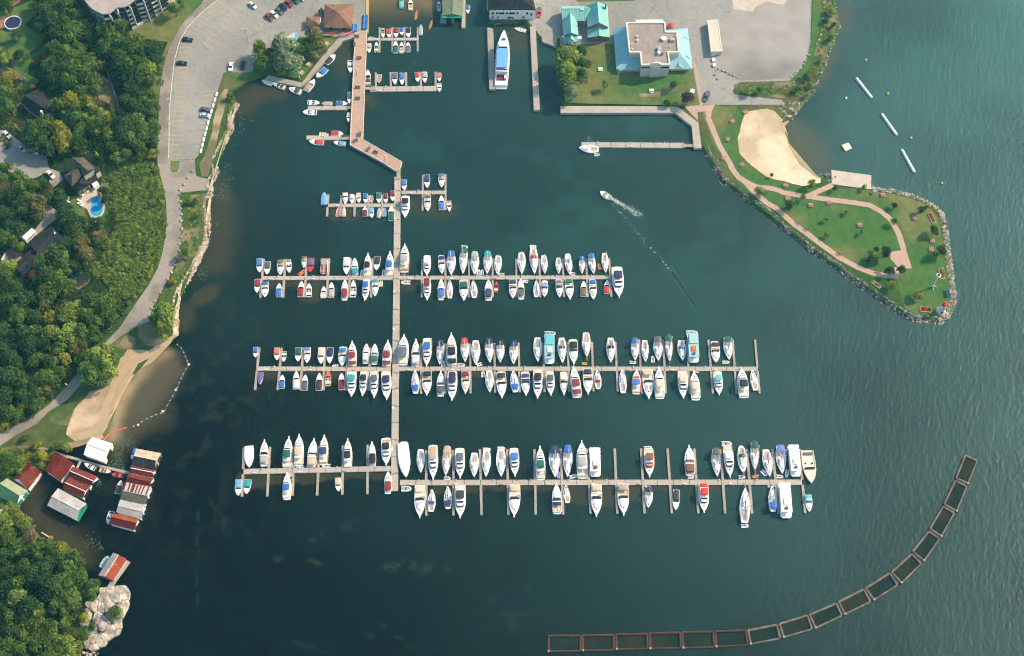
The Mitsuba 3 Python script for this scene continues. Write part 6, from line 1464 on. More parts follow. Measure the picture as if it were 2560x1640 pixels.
PARK = [('H', 190, 390, 45, 'd', 'dark round tree nearest the fork of the brick path'), ('H', 240, 372, 26, 'l', 'pale sapling leaning on the dark tree by the fork'), ('H', 630, 230, 28, 'd', 'small dark tree below the concrete platform'), ('H', 1190, 390, 32, 'd', 'small dark tree right of the curving brick path'),
        ('H', 1440, 430, 40, 'd', 'dark tree left of the upper flower bed'), ('H', 1492, 405, 28, 'l', 'pale sapling above the upper flower bed'), ('H', 1555, 630, 50, 'd', 'dark round tree below the upper flower bed'), ('H', 1612, 820, 65, 'd', 'largest dark round tree near the rocky point'), ('H', 1110, 830, 65, 'd', 'dark tree left of the brick plaza'),
        ('H', 1020, 800, 25, 'd', 'tiny dark tree left of the plaza tree'), ('H', 960, 910, 40, 'd', 'dark shrubby tree on the lawn left of the plaza'), ('H', 1145, 1000, 45, 'd', 'left of two dark trees below the brick plaza'), ('H', 1252, 1002, 45, 'd', 'right of two dark trees below the brick plaza'), ('H', 415, 182, 52, 'l', 'thin pale tree between beach and platform path'),
        ('H', 885, 640, 26, 's', 'thin sapling in the middle of the park lawn'), ('H', 552, 668, 26, 'l', 'thin sapling on the lawn above the lower path'), ('H', 540, 525, 26, 'l', 'thin sapling high on the park lawn'), ('H', 1172, 1140, 50, 'y', 'yellowish sapling below the end of the brick path'), ('H', 1402, 1238, 42, 'y', 'yellowish thin tree above the lowest flower bed'),
        ('H', 990, 862, 45, 'l', 'pale feathery tree left of the plaza'), ('H', 325, 310, 32, 'l', 'pale sapling at the platform path junction'), ('H', 742, 450, 24, 'l', 'thin pale sapling below the upper brick path'), ('H', 35, 105, 20, 'd', 'tiny dark sapling at the edge of the east beach'), ('H', 1188, 545, 36, 'm', 'small tree over the bend of the brick path'), ('H', 905, 215, 28, 'l', 'thin sapling below the concrete platform'),
        ('G', 2330, 250, 60, 'l', 'leafy green shrub bed inside the path fork'), ('C', 870, 800, 45, 'l', 'thin light tree on the lawn in front of the hall'), ('C', 1522, 800, 42, 'm', 'small tree by the sandy scar on the lawn'), ('C', 1650, 930, 62, 'p', 'purple leaved tree near the lawn corner'), ('C', 1450, 972, 38, 'd', 'low dark shrub by the wharf on the lawn'),
        ('D', 590, 100, 60, 'l', 'light bush on the upper east shore'), ('D', 620, 230, 50, 'm', 'green bush on the upper east shore'), ('D', 585, 360, 50, 'd', 'dark bush midway down the upper east shore'), ('D', 350, 730, 60, 'd', 'dark bush at the bend of the east shore'), ('D', 280, 840, 70, 'm', 'green bush above the beach boulders'), ('D', 500, 560, 45, 'y', 'yellow flowering bush on the east shore'), ('D', 400, 800, 45, 'l', 'light bush right of the shore bend'), ('D', 540, 190, 45, 'd', 'dark green bush on the grassy east shore'), ('D', 370, 900, 45, 'l', 'light bush at the shore edge above the beach'),
        ('C', 2230, 850, 50, 'l', 'weedy bush on the strip below the gravel yard'), ('C', 2330, 850, 45, 'm', 'second weedy bush on the strip below the gravel yard'),
        ('E', 1540, 1430, 135, 'l', 'light green tree at the bottom of the west bank'), ('E', 1480, 1480, 85, 'm', 'green tree beside the lower road end'), ('I', 1520, 30, 100, 'l', 'light tree above the gravel beach approach'), ('E', 1755, 830, 60, 'l', 'light green young tree on the west bank'), ('E', 1850, 330, 34, 'l', 'upper thin sapling on the west bank'), ('E', 1858, 455, 34, 'l', 'lower thin sapling on the west bank'), ('E', 1780, 350, 30, 'l', 'left thin sapling on the west bank'), ('E', 1620, 1100, 36, 'y', 'low yellowish bush on the west bank'), ('A', 2160, 905, 46, 'm', 'low green bush by the gravel shoulder'),
        ('A', 1640, 90, 70, 'l', 'tree beside the apartment block lawn'), ('A', 1690, 45, 45, 'd', 'dark narrow bush beside the apartment block'), ('Z', 835, 225, 75, 'm', 'round bush left of the square brown hut'),
        ('Y', 560, 320, 95, 'y', 'yellow green shrub over the large dark red boathouse'), ('Y', 510, 180, 55, 'y', 'upright yellowish shrub by the footpath'), ('Y', 350, 80, 65, 'm', 'green shrub between road and footpath'), ('Y', 200, 400, 115, 'm', 'broad green shrub left of the red boathouse'), ('Y', 100, 520, 100, 'm', 'green shrub behind the green boathouse'), ('Y', 240, 520, 85, 'l', 'light shrub behind the half hidden boathouse'), ('Y', 780, 190, 80, 'm', 'green shrub above the boathouse walkway'), ('Y', 920, 220, 75, 'l', 'light shrub left of the white boathouse'), ('Y', 150, 1180, 120, 'l', 'light grassy bush below the green boathouse'), ('Y', 60, 330, 90, 'm', 'green shrub at the left edge by the footpath'),
        ('M', 1085, 1140, 72, 'm', 'green bush on the pale rock outcrop'), ('M', 868, 1265, 38, 'd', 'small dark bush in a cleft of the rock'), ('M', 790, 1185, 50, 'y', 'yellowish bush at the left side of the rock'), ('M', 795, 1350, 58, 'm', 'green bush at the foot of the rock')]
for t, x, y, r, tone, lab in PARK:
    sd += 1
    ru = np.linalg.norm(at(t, x + r, y, 3) - at(t, x, y, 3)) * 1.1
    low = any(w in lab for w in ('bush', 'shrub'))
    ru = ru * .72 if t == 'D' else ru
    h = ru * (1.35 if low else 2.0) + .5
    p = at(t, x, y, ZL + h * .56)
    tree(p[0], p[1], ru, h, tone, lab, None, 'shrub' if low else 'tree', seed=sd)
def thicket(name, label, poly, n, tones, size, seed, zg=ZL, hmax=1.6, per=60):
    g = np.random.default_rng(seed); V, Fs, K, m = [], [], [], 0
    x0, y0, x1, y1 = poly.bounds; c = 0
    while c < n:
        q = g.random((400, 2)) * [x1 - x0, y1 - y0] + [x0, y0]
        for p in q[shapely.contains_xy(poly, q[:, 0], q[:, 1])]:
            if c >= n: break
            c += 1
            r = size * (.6 + .8 * g.random()); hh = hmax * (.5 + .7 * g.random())
            d = g.normal(0, 1, (per, 3)); d[:, 2] = np.abs(d[:, 2]) + .2; d /= np.linalg.norm(d, axis=1, keepdims=True)
            P = d * [r, r, hh] * (.7 + .4 * g.random((per, 1))) + [p[0], p[1], zg]
            col = np.array(TONE[tones[g.integers(len(tones))]]) * (.75 + .5 * g.random()) * (.75 + .5 * g.random((per, 1)))
            v, f, kk = cards(P, d, .34 * (size / 1.5) ** .5, col, g)
            V.append(v); Fs.append(f + m); K.append(kk); m += len(v)
    lone(name, mikit.ply((np.vstack(V), np.vstack(Fs)), 'mat_leaf', color=np.vstack(K)), label, 'undergrowth', stuff=True)
thicket('roadside_thicket', 'dense green thicket on the slope beside the lower road', Polygon(pts('E', '1010,-60 1470,0 1515,150 1548,400 1550,560 1530,740 1470,950 1370,1110 1240,1290 1120,1240 900,1060 950,900 1000,760 1100,600 1080,400 1020,200', ZL)), 950, 'lllmm', 1.25, 5, hmax=1.1, per=44)
thicket('woodland_undergrowth', 'low undergrowth filling the gaps in the hillside woods', WOODS.difference(unary_union([Polygon(pts(t, s, ZL)) for t, s in (('e', '-700,-250 600,60 590,200 480,290 340,340 -300,100'), ('e', '420,520 560,600 690,720 680,800 500,950 420,1010 560,760'), ('e', '720,0 1240,60 1300,900 1060,900 820,800 780,560 560,420 530,250'), ('e', '0,1150 160,1140 640,860 860,1080 480,1290 250,1480 150,1370'), ('f', '-100,130 380,10 480,60 540,480 560,620 480,960 640,1180 640,1400 240,1240 240,1080'), ('A', '880,620 1050,780 1130,1080 960,940 760,900'), ('E', '680,1090 960,890 1000,900 740,1180')) ])).intersection(Polygon(pts('.', '-40,-40 420,-40 420,1120 -40,1120', ZL))), 900, 'dmmmlo', 1.7, 6, hmax=1.4, per=44)
thicket('headland_undergrowth', 'low undergrowth between the headland trees', Polygon(pts('.', '-30,1290 60,1300 100,1340 165,1362 205,1405 215,1440 228,1465 200,1520 190,1560 195,1590 190,1660 -30,1660', ZL)), 220, 'ddmml', 1.6, 9, per=44)
thicket('bank_weeds', 'patchy weeds along the west bank above the stones', Polygon(pts('.', '455,490 512,484 517,560 505,625 470,690 440,735 420,790 390,800 412,730 445,665 455,610', ZL)).buffer(-1.5), 90, 'mlly', .6, 10, hmax=.35, per=22)
thicket('shore_weeds', 'patchy weeds along the grassy east shore', Polygon(pts('.', '1850,215 1975,207 2035,150 2045,60 2055,-40 2082,-40 2090,60 2076,110 2048,195 2028,234 1985,246 1900,238', ZL)).buffer(-1.2), 200, 'lllyo', .7, 11, hmax=.4, per=22)
thicket('shoulder_weeds', 'weeds on the strip between the parking lot and stones', Polygon(pts('.', '566,225 596,240 598,262 582,290 582,325 556,372 540,408 544,440 526,446 535,390 552,330 558,280 572,250', ZL)).buffer(-1.6), 60, 'mly', .6, 12, hmax=.35, per=22)
thicket('boathouse_scrub', 'weedy scrub on the bank behind the boathouses', Polygon(pts('Y', '-60,260 480,230 740,270 640,540 400,400 300,640 0,620 -60,640', ZL)), 130, 'mlyd', 1.2, 13, hmax=1.1, per=36)
# ---- riprap
def rubble(name, label, paths, poly, width, n_per_m, size, pal, seed, zmax=ZL, slope=2.6):
    g = np.random.default_rng(seed); base = trimesh.creation.icosahedron(); V, Fs, K, m = [], [], [], 0
    for path in paths:
        ls = LineString(path)
        for _ in range(int(ls.length * n_per_m)):
            s = g.random() * ls.length; a = np.array(ls.interpolate(s).coords[0]); b = np.array(ls.interpolate(min(s + .5, ls.length)).coords[0])
            d = b - a
            if np.linalg.norm(d) < 1e-6: continue
            d /= np.linalg.norm(d); nn = np.array([-d[1], d[0]])
            if not poly.contains(Point(*(a + nn * 1.0))): nn = -nn
            o = width * g.random() - .4; p = a + nn * o
            z = min(zmax, -.6 + (zmax + .6) * max(o, 0) / slope)
            r = size * (.55 + .9 * g.random() ** 1.5)
            v = base.vertices * (1 + .45 * (g.random((12, 1)) - .5)) * [1, .65 + .4 * g.random(), .55 + .3 * g.random()] * r
            an = g.random() * 6.28; v = np.column_stack([rot2(v[:, :2], an), v[:, 2]]) + [p[0], p[1], z + .15 * r]
            V.append(v); Fs.append(base.faces + m); m += 12
            K.append(np.repeat([np.array(pal[g.integers(len(pal))]) * (.7 + .6 * g.random())], 12, 0))
    lone(name, mikit.ply((np.vstack(V), np.vstack(Fs)), 'mat_rocks', color=np.vstack(K)), label, 'rocks', stuff=True)
GREYS = [(.14, .14, .135), (.19, .185, .17), (.25, .235, .205), (.33, .30, .25), (.09, .09, .09)]
PALES = [(.42, .36, .27), (.50, .43, .33), (.36, .31, .24), (.29, .25, .20)]
rubble('west_shore_riprap', 'pale stone riprap along the west shore', [pts('.', '603,263 588,288 587,325 562,373 546,410 550,426 548,442 534,461 538,479 528,511 530,559 528,596 522,618 506,650 490,684 466,721 453,745 450,783 450,820')], WESTP, 3.4, 18, .40, PALES, 31)
rubble('park_riprap_inner', 'grey boulder riprap along the marina side of the park', [pts('.', '1752,372 1759,394 1775,410 1778,426 1799,461 1828,477 1858,503 1890,524 1919,546 1952,580 1987,602 2019,634 2048,650 2085,674 2112,700 2146,721 2173,737 2189,753 2226,775 2253,796 2279,807')], EASTP, 3.6, 14, .40, GREYS, 32)
rubble('park_riprap_outer', 'tan boulder riprap along the lake side of the park', [pts('.', '2279,807 2314,812 2354,815 2378,799 2397,748 2391,703 2383,650 2378,612 2373,570 2365,535 2346,514 2314,495 2271,478 2226,469 2178,463')], EASTP, 3.8, 14, .38, [(.28, .25, .21), (.35, .31, .26), (.42, .37, .30), (.20, .185, .165), (.48, .42, .34)], 33)
rubble('beach_groyne', 'heap of pale boulders at the top of the east beach', [pts('.', '1932,272 1962,300', ZL), pts('.', '1945,268 1985,292', ZL), pts('.', '1970,268 2000,272', ZL)], EASTP, 3.4, 11, .55, PALES + GREYS[:3], 34)
rubble('platform_boulders', 'boulders where the beach meets the concrete platform', [pts('.', '2052,452 2078,436'), pts('.', '2060,448 2076,452')], EASTP, 3.0, 14, .5, GREYS[1:4], 35)
rubble('east_shore_stones', 'scattered stones along the grassy east shore', [pts('.', '1985,292 2013,262 2037,240 2053,200 2069,165 2085,120 2096,88 2106,67 2098,45 2090,8 2088,0 2082,-40')], EASTP, 2.2, 4, .38, PALES + GREYS[1:3], 36)
rubble('basin_stones', 'stones round the weedy basin above the passenger ship', [pts('.', '1235,66 1246,62 1307,60 1325,80')], EASTP, 1.2, 5, .4, GREYS, 37)
# ---- pale rock outcrop of the headland, split into slabs by its joints
def outcrop():
    k = thing('rock_outcrop', 'pale cracked rock outcrop at the tip of the headland', 'rock outcrop')
    g = np.random.default_rng(3)
    P = Polygon(pts('M', '930,905 1000,895 1060,880 1190,878 1222,940 1218,1060 1182,1140 1142,1210 1152,1270 1122,1340 1020,1392 990,1452 870,1502 800,1470 780,1410 850,1345 745,1245 838,1150 800,1115 800,1030 880,1040 940,960', .4)).buffer(0)
    x0, y0, x1, y1 = P.bounds; q = []
    while len(q) < 24:
        p = np.array([x0 + (x1 - x0) * g.random(), y0 + (y1 - y0) * g.random()])
        if P.contains(Point(*p)) and all(np.linalg.norm(p - o) > 2.6 for o in q): q.append(p)
    cells = shapely.voronoi_polygons(shapely.MultiPoint([tuple(rot2([p * [1, .8]], .5)[0]) for p in q]))
    def oc(p, n, uv):
        v1, v2, vr = voronoi(p.x * .55 + .5 * fbm(p.x * .4, p.y * .4, 1, 2), p.y * .38)
        crack = smoothstep(.07, .015, v2 - v1) * smoothstep(.35, .5, fbm(p.x * .25, p.y * .25, 9, 2))
        return mix((.27, .25, .22), (.56, .52, .44), smoothstep(.32, .62, fbm(p.x * .5 + p.y * .3, p.y * .5, p.z * .6, 4))) * (.82 + .3 * fbm(p.x * 2.5, p.y * 2.5, p.z * 2, 2)) * (.85 + .3 * vr) * (1 - .6 * crack)
    dmat('outcrop', proc(oc))
    part(k, 'bedrock', ply(slab(P.buffer(-.3), -1.0, .35), 'mat_outcrop'))
    for c in cells.geoms:
        co = rot2(np.array(c.exterior.coords), -.5) / [1, .8]
        c = Polygon(co).buffer(0).intersection(P)
        if c.is_empty: continue
        if c.geom_type != 'Polygon': c = max(c.geoms, key=lambda s: s.area)
        if c.area < .6: continue
        m = np.array(c.representative_point().coords[0]); ns = 18; ring = []
        for a in np.arange(ns) * 2 * math.pi / ns:
            seg = LineString([m, m + 60 * np.array([math.cos(a), math.sin(a)])]).intersection(c)
            if seg.geom_type != 'LineString': seg = min(seg.geoms, key=lambda s: s.distance(Point(*m)))
            ring.append(np.array(seg.coords[-1]) - m if len(seg.coords) else np.array([.3 * math.cos(a), .3 * math.sin(a)]))
        ring = np.array(ring); ds = P.exterior.distance(Point(*m)); top = .75 + min(ds, 8) * .26 + .35 * g.random()
        tilt = g.normal(0, .06, 2); rs = []
        for s, z in ((1.0, -1.2), (.995, top - .22), (.975, top - .08), (.86, top + .02), (.45, top + .06)):
            rr = ring * s; nz = (meshkit.noise(np.column_stack([(rr + m) * .45, np.full(ns, .5)]), 5) - .5) * (.0 if z < 0 else 1.1)
            rs.append(np.column_stack([rr + m, z + (rr @ tilt if z > 0 else 0) + nz]))
        v = np.vstack(rs + [[[*m, top + .12]]]); f = []
        for r in range(4):
            for i in range(ns):
                j = (i + 1) % ns; f += [[r * ns + i, r * ns + j, (r + 1) * ns + j], [r * ns + i, (r + 1) * ns + j, (r + 1) * ns + i]]
        f += [[4 * ns + i, 4 * ns + (i + 1) % ns, len(v) - 1] for i in range(ns)]
        part(k, 'rock_slab', ply((v, np.array(f)), 'mat_outcrop', 38))
outcrop()
rubble('headland_boulders', 'loose boulders at the water edge below the outcrop', [pts('M', '800,1480 870,1510 920,1500'), pts('M', '800,1560 900,1520')], Polygon(pts('M', '600,1400 900,1500 700,1640')), 2.0, 6, .5, PALES, 38)
# ---- boulders and blocks in rows
def boulder(t, x, y, r, label, group, pale=False, seed=0, name='boulder'):
    p = at(t, x, y, ZL); v, f = rock(r, seed, .75, 1)
    k = thing(name, label, 'boulder', group); scene[k] = ply((v + [p[0], p[1], ZL + r * .3], f), 'mat_' + ('stone_pale' if pale else 'stone'), 50)
for i, w in enumerate('1805,70 1765,133 1730,195 1692,245 1685,288 1695,355 1697,418 1705,475 1702,535 1705,610 1700,687 1688,752 1678,815 1660,880 1640,950 1612,1020 1580,1085 1508,1213 1457,1290 1425,1357 1408,1432'.split()):
    boulder('E', *map(float, w.split(',')), .62, f'grey boulder edging the lower road, {ordinal(i + 1)} from the top', 'boulders edging the lower road', True, i)
for i, w in enumerate('1940,650 1980,665 2012,675 2048,698 2082,712 2122,735 1930,742 1905,706'.split()): boulder('C', *map(float, w.split(',')), .6, f'white boulder at the lower edge of the gravel yard, {ordinal(i + 1)} from left', 'white boulders edging the gravel yard', True, 40 + i, 'white_boulder')
for i, w in enumerate('518,25 527,75 512,118 507,182 525,235 507,292 495,330 475,378 455,420 385,522 368,518 348,578 338,605 306,645 272,680 252,700 218,724 240,770'.split()): boulder('D', *map(float, w.split(',')), .55, f'white boulder along the east yard edge, {ordinal(i + 1)} from the top', 'white boulders edging the gravel yard', True, 60 + i, 'white_boulder')
def block(t, x0, y0, x1, y1, w, h, m, label, group, name='kerb_block', cat_='kerb'):
    k = thing(name, label, cat_, group); scene[k] = ply(prism(ribbon(at(t, x0, y0, ZL), at(t, x1, y1, ZL), w), ZL, ZL + h, .06), 'mat_' + m)
for i in range(11):
    u = i / 11; block('A', 2042 - 160 * u - 8 * math.sin(u * 3), 870 + 585 * u, 2042 - 160 * (u + .065) - 8 * math.sin(u * 3 + .2), 870 + 585 * (u + .065), .7, .6, 'white', f'white concrete kerb block right of the parking lot, {ordinal(i + 1)} from the top', 'kerb blocks of the parking lot')
for i, (x, y) in enumerate(((1885, 512), (1890, 568), (1897, 620))): block('C', x, y - 14, x + 3, y + 14, 1.3, .9, 'white', f'large white block below the long shed, {ordinal(i + 1)} from the shed', 'white blocks below the long shed', 'concrete_block', 'block')
# ================================================================ vehicles
def car(t, fx, fy, rx, ry, col, label, cat_='car', truck=False):
    a, b = at(t, fx, fy, 1.0), at(t, rx, ry, 1.0); L = 4.7 if not truck else 5.6; W = 1.82
    c = (a + b) / 2; ang = math.degrees(math.atan2(a[1] - b[1], a[0] - b[0])); M = T().translate([c[0], c[1], ZL + .05]).rotate([0, 0, 1], ang)
    k = thing('parked_car' if not truck else 'pickup_truck', label, cat_, 'vehicles parked by the lake')
    def sec(ps): 
        n = len(ps[0][1]); v = np.vstack([np.array([[x, y, z] for y, z in s]) for x, s in ps]); f = []
        for r in range(len(ps) - 1):
            for i in range(n):
                j = (i + 1) % n; f += [[r * n + i, (r + 1) * n + j, r * n + j], [r * n + i, (r + 1) * n + i, (r + 1) * n + j]]
        f += [[0, i, i + 1] for i in range(1, n - 1)] + [[(len(ps) - 1) * n, (len(ps) - 1) * n + i + 1, (len(ps) - 1) * n + i] for i in range(1, n - 1)]
        return v, np.array(f)
    def bs(w, z): return [(-w, .3), (w, .3), (w * 1.02, z * .75), (w * .93, z), (-w * .93, z), (-w * 1.02, z * .75)]
    part(k, 'body', ply(sec([(-L / 2, bs(W * .44, .78)), (-L * .46, bs(W * .49, .92)), (-L * .2, bs(W / 2, .96)), (L * .18, bs(W / 2, .95)), (L * .42, bs(W * .48, .82)), (L / 2, bs(W * .42, .66))]), 'mat_' + col, 40, M))
    x0, x1 = (-L * .36, L * .20) if not truck else (-L * .05, L * .25)
    part(k, 'windows', ply(sec([(x0, [(-W * .44, .9), (W * .44, .9), (W * .43, .95), (-W * .43, .95)]), (x0 + .5, [(-W * .44, .9), (W * .44, .9), (W * .36, 1.42), (-W * .36, 1.42)]), (x1 - .8, [(-W * .44, .9), (W * .44, .9), (W * .36, 1.42), (-W * .36, 1.42)]), (x1, [(-W * .44, .9), (W * .44, .9), (W * .43, .95), (-W * .43, .95)])]), 'mat_glass', 30, M))
    part(k, 'roof', ply(prism([(x0 + .45, -W * .36), (x1 - .75, -W * .36), (x1 - .75, W * .36), (x0 + .45, W * .36)], 1.36, 1.48, .05), 'mat_' + col, to=M))
    if truck: part(k, 'cargo_bed', ply(prism([(-L * .46, -W * .40), (-L * .10, -W * .40), (-L * .10, W * .40), (-L * .46, W * .40)], .9, 1.0), 'mat_slate', to=M))
    for x in (-L * .31, L * .31):
        for y in (-W * .47, W * .47): part(k, 'wheel', ply(tube((x, y - .11, .31), (x, y + .11, .31), .33, n=12), 'mat_black', 40, M))
    for y in (-.6, .6): part(k, 'headlight', ply(prism([(L * .47, y - .2), (L * .5, y - .2), (L * .5, y + .2), (L * .47, y + .2)], .58, .72), 'mat_silver', to=M))
for a_ in ((('A', 1815, 388, 1718, 375), 'carpaint_black', 'black car in the left parking row, upper of two'), (('A', 1750, 605, 1675, 602), 'carpaint_black', 'black car in the left parking row, lower of two'), (('A', 2165, 680, 2176, 595), 'white', 'white car by the willow lawn corner'), (('A', 2275, 662, 2288, 588), 'carpaint_black', 'black car under the willow edge'),
           (('A', 1980, 1045, 1888, 1034), 'slate', 'dark blue car in the right parking row'), (('A', 1978, 1100, 1890, 1088), 'silver', 'silver car next to the dark blue car'), (('A', 2408, 88, 2345, 32), 'silver', 'silver car at the top of the parking lot'), (('B', 165, 205, 88, 140), 'maroon', 'dark red car, first from left in the upper row'), (('B', 210, 178, 138, 112), 'white', 'white car, second from left in the upper row'),
           (('B', 255, 145, 192, 85), 'slate', 'grey blue car, third from left in the upper row'), (('B', 288, 108, 228, 48), 'carpaint_black', 'black car, fourth from left in the upper row'), (('B', 345, 72, 282, 18), 'maroon', 'maroon car, fifth from left in the upper row'), (('B', 405, 40, 340, -15), 'green', 'dark green car, sixth from left in the upper row'), (('B', 455, 12, 400, -40), 'silver', 'silver car, last in the upper row at the frame edge'),
           (('A', 108, 1308, 38, 1242), 'silver', 'silver car on the turning circle'), (('A', 232, 1435, 180, 1382), 'grey', 'grey car half under the trees by the turning circle'), (('e', 645, 310, 590, 255), 'white', 'white car on the villa driveway'), (('C', 1150, 2, 1150, -80), 'slate', 'dark car at the top edge above the hall'), (('C', 1225, 2, 1225, -80), 'carpaint_black', 'black car at the top edge above the hall'), (('C', 1462, 2, 1462, -80), 'maroon', 'maroon car at the top edge above the hall')):
    car(*a_[0], a_[1], a_[2])
car('C', 1812, 950, 1838, 880, 'slate', 'dark pickup truck at the junction by the brick path', 'truck', True); car('C', 252, 165, 258, 85, 'red', 'red pickup truck beside the white lakeside house', 'truck', True)
# ================================================================ park furniture
def picnic(t, x, y, ang, label, m='pink'):
    p = at(t, x, y, ZL); M = T().translate([p[0], p[1], ZL + .07]).rotate([0, 0, 1], ang); k = thing('picnic_table', label, 'picnic table', 'picnic tables and benches of the park')
    for j in range(3): part(k, 'plank', ply(prism([(-1.0, -.42 + .29 * j), (1.0, -.42 + .29 * j), (1.0, -.16 + .29 * j), (-1.0, -.16 + .29 * j)], .70, .76, .01), 'mat_' + m, to=M))
    for s in (-1, 1): part(k, 'bench', ply(prism([(-1.0, s * .78 - .16), (1.0, s * .78 - .16), (1.0, s * .78 + .16), (-1.0, s * .78 + .16)], .42, .48, .01), 'mat_' + m, to=M))
    for xx in (-.7, .7): part(k, 'leg', ply(cat(tube((xx, -.7, 0), (xx, -.2, .7), .05, n=4), tube((xx, .7, 0), (xx, .2, .7), .05, n=4), tube((xx, -.8, .4), (xx, .8, .4), .05, n=4)), 'mat_brown', to=M))
mat('table_red', (.38, .19, .16), .7); mat('table_pale', (.60, .40, .28), .7)
for t, x, y, a, l in (('H', 165, 208, 5, 'table between the east beach and the brick path'), ('H', 185, 328, 0, 'table above the dark tree at the path fork'), ('H', 400, 390, 0, 'table below the platform path junction'), ('H', 570, 366, 5, 'table touching the upper brick path'), ('H', 860, 578, 10, 'table in the middle of the park lawn'), ('H', 1375, 510, 85, 'table left of the upper flower bed'), ('H', 1540, 725, 85, 'small table between two dark trees at the point'), ('H', 1530, 808, 80, 'table left of the largest dark tree'),
                      ('C', 2190, 1060, 30, 'table at the upper corner of the east beach'), ('C', 2068, 1145, 15, 'table left of the east beach'), ('C', 2025, 1315, 80, 'table beside the brick path left of the beach'), ('C', 1985, 1490, 60, 'table on the grass right of the riprap end'), ('G', 2160, 10, 60, 'table below the lower beach corner'), ('H', 1078, 295, 5, 'pale table near the lake side riprap')): picnic(t, x, y, a, 'reddish picnic ' + l, 'table_red')
for i, (x, y) in enumerate(((560, 535), (495, 610), (430, 690), (665, 418))): picnic('B', x, y, 55, f'orange picnic table on the willow lawn, {("upper", "middle", "lower", "uppermost pale")[i]} along the boardwalk', 'table_pale')
picnic('C', 1310, 858, 0, 'white topped picnic table on the lawn before the hall', 'white'); picnic('C', 1692, 862, 70, 'white and red picnic table near the lawn corner', 'white'); picnic('C', 830, 656, 0, 'white picnic table on the lawn left of the hall', 'white')
def bench(t, x, y, ang, label, m='brown', group='benches', zz=ZL, big=1.0):
    p = at(t, x, y, zz); M = T().translate([p[0], p[1], zz]).rotate([0, 0, 1], ang).scale(big); k = thing('park_bench', label, 'bench', group)
    part(k, 'seat', ply(prism([(-.9, -.25), (.9, -.25), (.9, .25), (-.9, .25)], .42, .50, .02), 'mat_' + m, to=M)); part(k, 'backrest', ply(thick([[-.9, .27, .55], [.9, .27, .55], [.9, .36, .95], [-.9, .36, .95]], .05), 'mat_' + m, to=M))
    for xx in (-.7, .7): part(k, 'leg', ply(box(xx - .05, xx + .05, -.22, .25, .0, .43), 'mat_slate', to=M))
for t, x, y, a, l in (('H', 280, 562, -35, 'bench on the lower brick path, nearest the fork'), ('H', 355, 620, -35, 'pale bench on the lower brick path'), ('H', 660, 852, -35, 'bench midway along the lower brick path'), ('H', 1028, 1018, -10, 'bench near the end of the lower brick path')): bench(t, x, y, a, 'reddish ' + l, 'table_red', 'benches along the brick path', ZL + .07)
for i, (x, y, a) in enumerate(((945, 350, 0), (968, 553, 0), (955, 828, 0), (955, 932, 0), (980, 1262, 90), (935, 1330, 30), (1058, 1408, 60), (1122, 1437, -30), (930, 420, 90))): bench('B', x, y, a, f'dark bench on the pink pier, {ordinal((1, 3, 4, 5, 6, 7, 8, 9, 2)[i])} from the shore end', 'slate', 'benches on the pink pier', 1.5, 1.25)
def lamp(t, x, y, h, label, m='grey', zz=ZL, arms=1, ang=0):
    p = at(t, x, y, zz); M = T().translate([p[0], p[1], zz]).rotate([0, 0, 1], ang); k = thing('lamp_post', label, 'lamp post', 'lamp posts')
    part(k, 'pole', ply(tube((0, 0, 0), (0, 0, h), .11, .07), 'mat_' + m, to=M)); part(k, 'base', ply(prism([(-.25, -.25), (.25, -.25), (.25, .25), (-.25, .25)], 0, .35, .05), 'mat_concrete', to=M))
    for s in range(arms): part(k, 'lamp_head', ply(cat(tube((0, 0, h - .1), ((1.3, -1.3)[s], 0, h), .05, n=4), prism([(min(.8, 1.6) * (1, -1)[s] - .4, -.18), (min(.8, 1.6) * (1, -1)[s] + .4, -.18), (min(.8, 1.6) * (1, -1)[s] + .4, .18), (min(.8, 1.6) * (1, -1)[s] - .4, .18)], h - .02, h + .14, .04)), 'mat_silver', to=M))
lamp('A', 2330, 385, 8.5, 'tall grey lamp post at the willow edge of the parking lot', arms=2); lamp('B', 408, 726, 6.5, 'white lamp post on the willow lawn by the boardwalk corner', 'white'); lamp('A', 1588, 1010, 6, 'lamp post beside the parking lot road', ang=20); lamp('C', 458, 425, 6, 'white lamp post beside the boat ramp', 'white'); lamp('C', 1000, 712, 4, 'white post at the left front corner of the hall', 'white'); lamp('B', 1210, 1520, 4.5, 'dark lamp post on the angled end of the pink pier', 'slate', 1.5); lamp('B', 945, 705, 4.5, 'dark lamp post midway along the pink pier', 'slate', 1.5); lamp('I', 655, 590, 7, 'lamp post beside the west beach road', 'wood', ang=-40)
k = thing('lighthouse', 'small white lighthouse with red lantern at the park point', 'lighthouse'); p = at('H', 1622, 1382, ZL)
dmat('light_white', (.62, .66, .68))
part(k, 'base', ply(prism([(p[0] + 2.0 * math.cos(a), p[1] + 2.0 * math.sin(a)) for a in np.arange(8) * math.pi / 4], ZL, ZL + .3, .05), 'mat_concrete')); part(k, 'tower', ply(tube((p[0], p[1], ZL + .3), (p[0], p[1], ZL + 5.4), 1.55, .78, 8), 'mat_light_white')); part(k, 'gallery', ply(tube((p[0], p[1], ZL + 5.4), (p[0], p[1], ZL + 5.6), 1.15, 1.15, 8), 'mat_red'))
part(k, 'lantern', ply(tube((p[0], p[1], ZL + 5.6), (p[0], p[1], ZL + 6.5), .72, .72, 8), 'mat_red')); part(k, 'lantern_roof', ply(tube((p[0], p[1], ZL + 6.5), (p[0], p[1], ZL + 7.2), .95, .08, 8), 'mat_red')); part(k, 'door', ply(prism(ribbon((p[0] - .45, p[1] - 1.42), (p[0] + .45, p[1] - 1.42), .2), ZL + .3, ZL + 2.1), 'mat_red'))
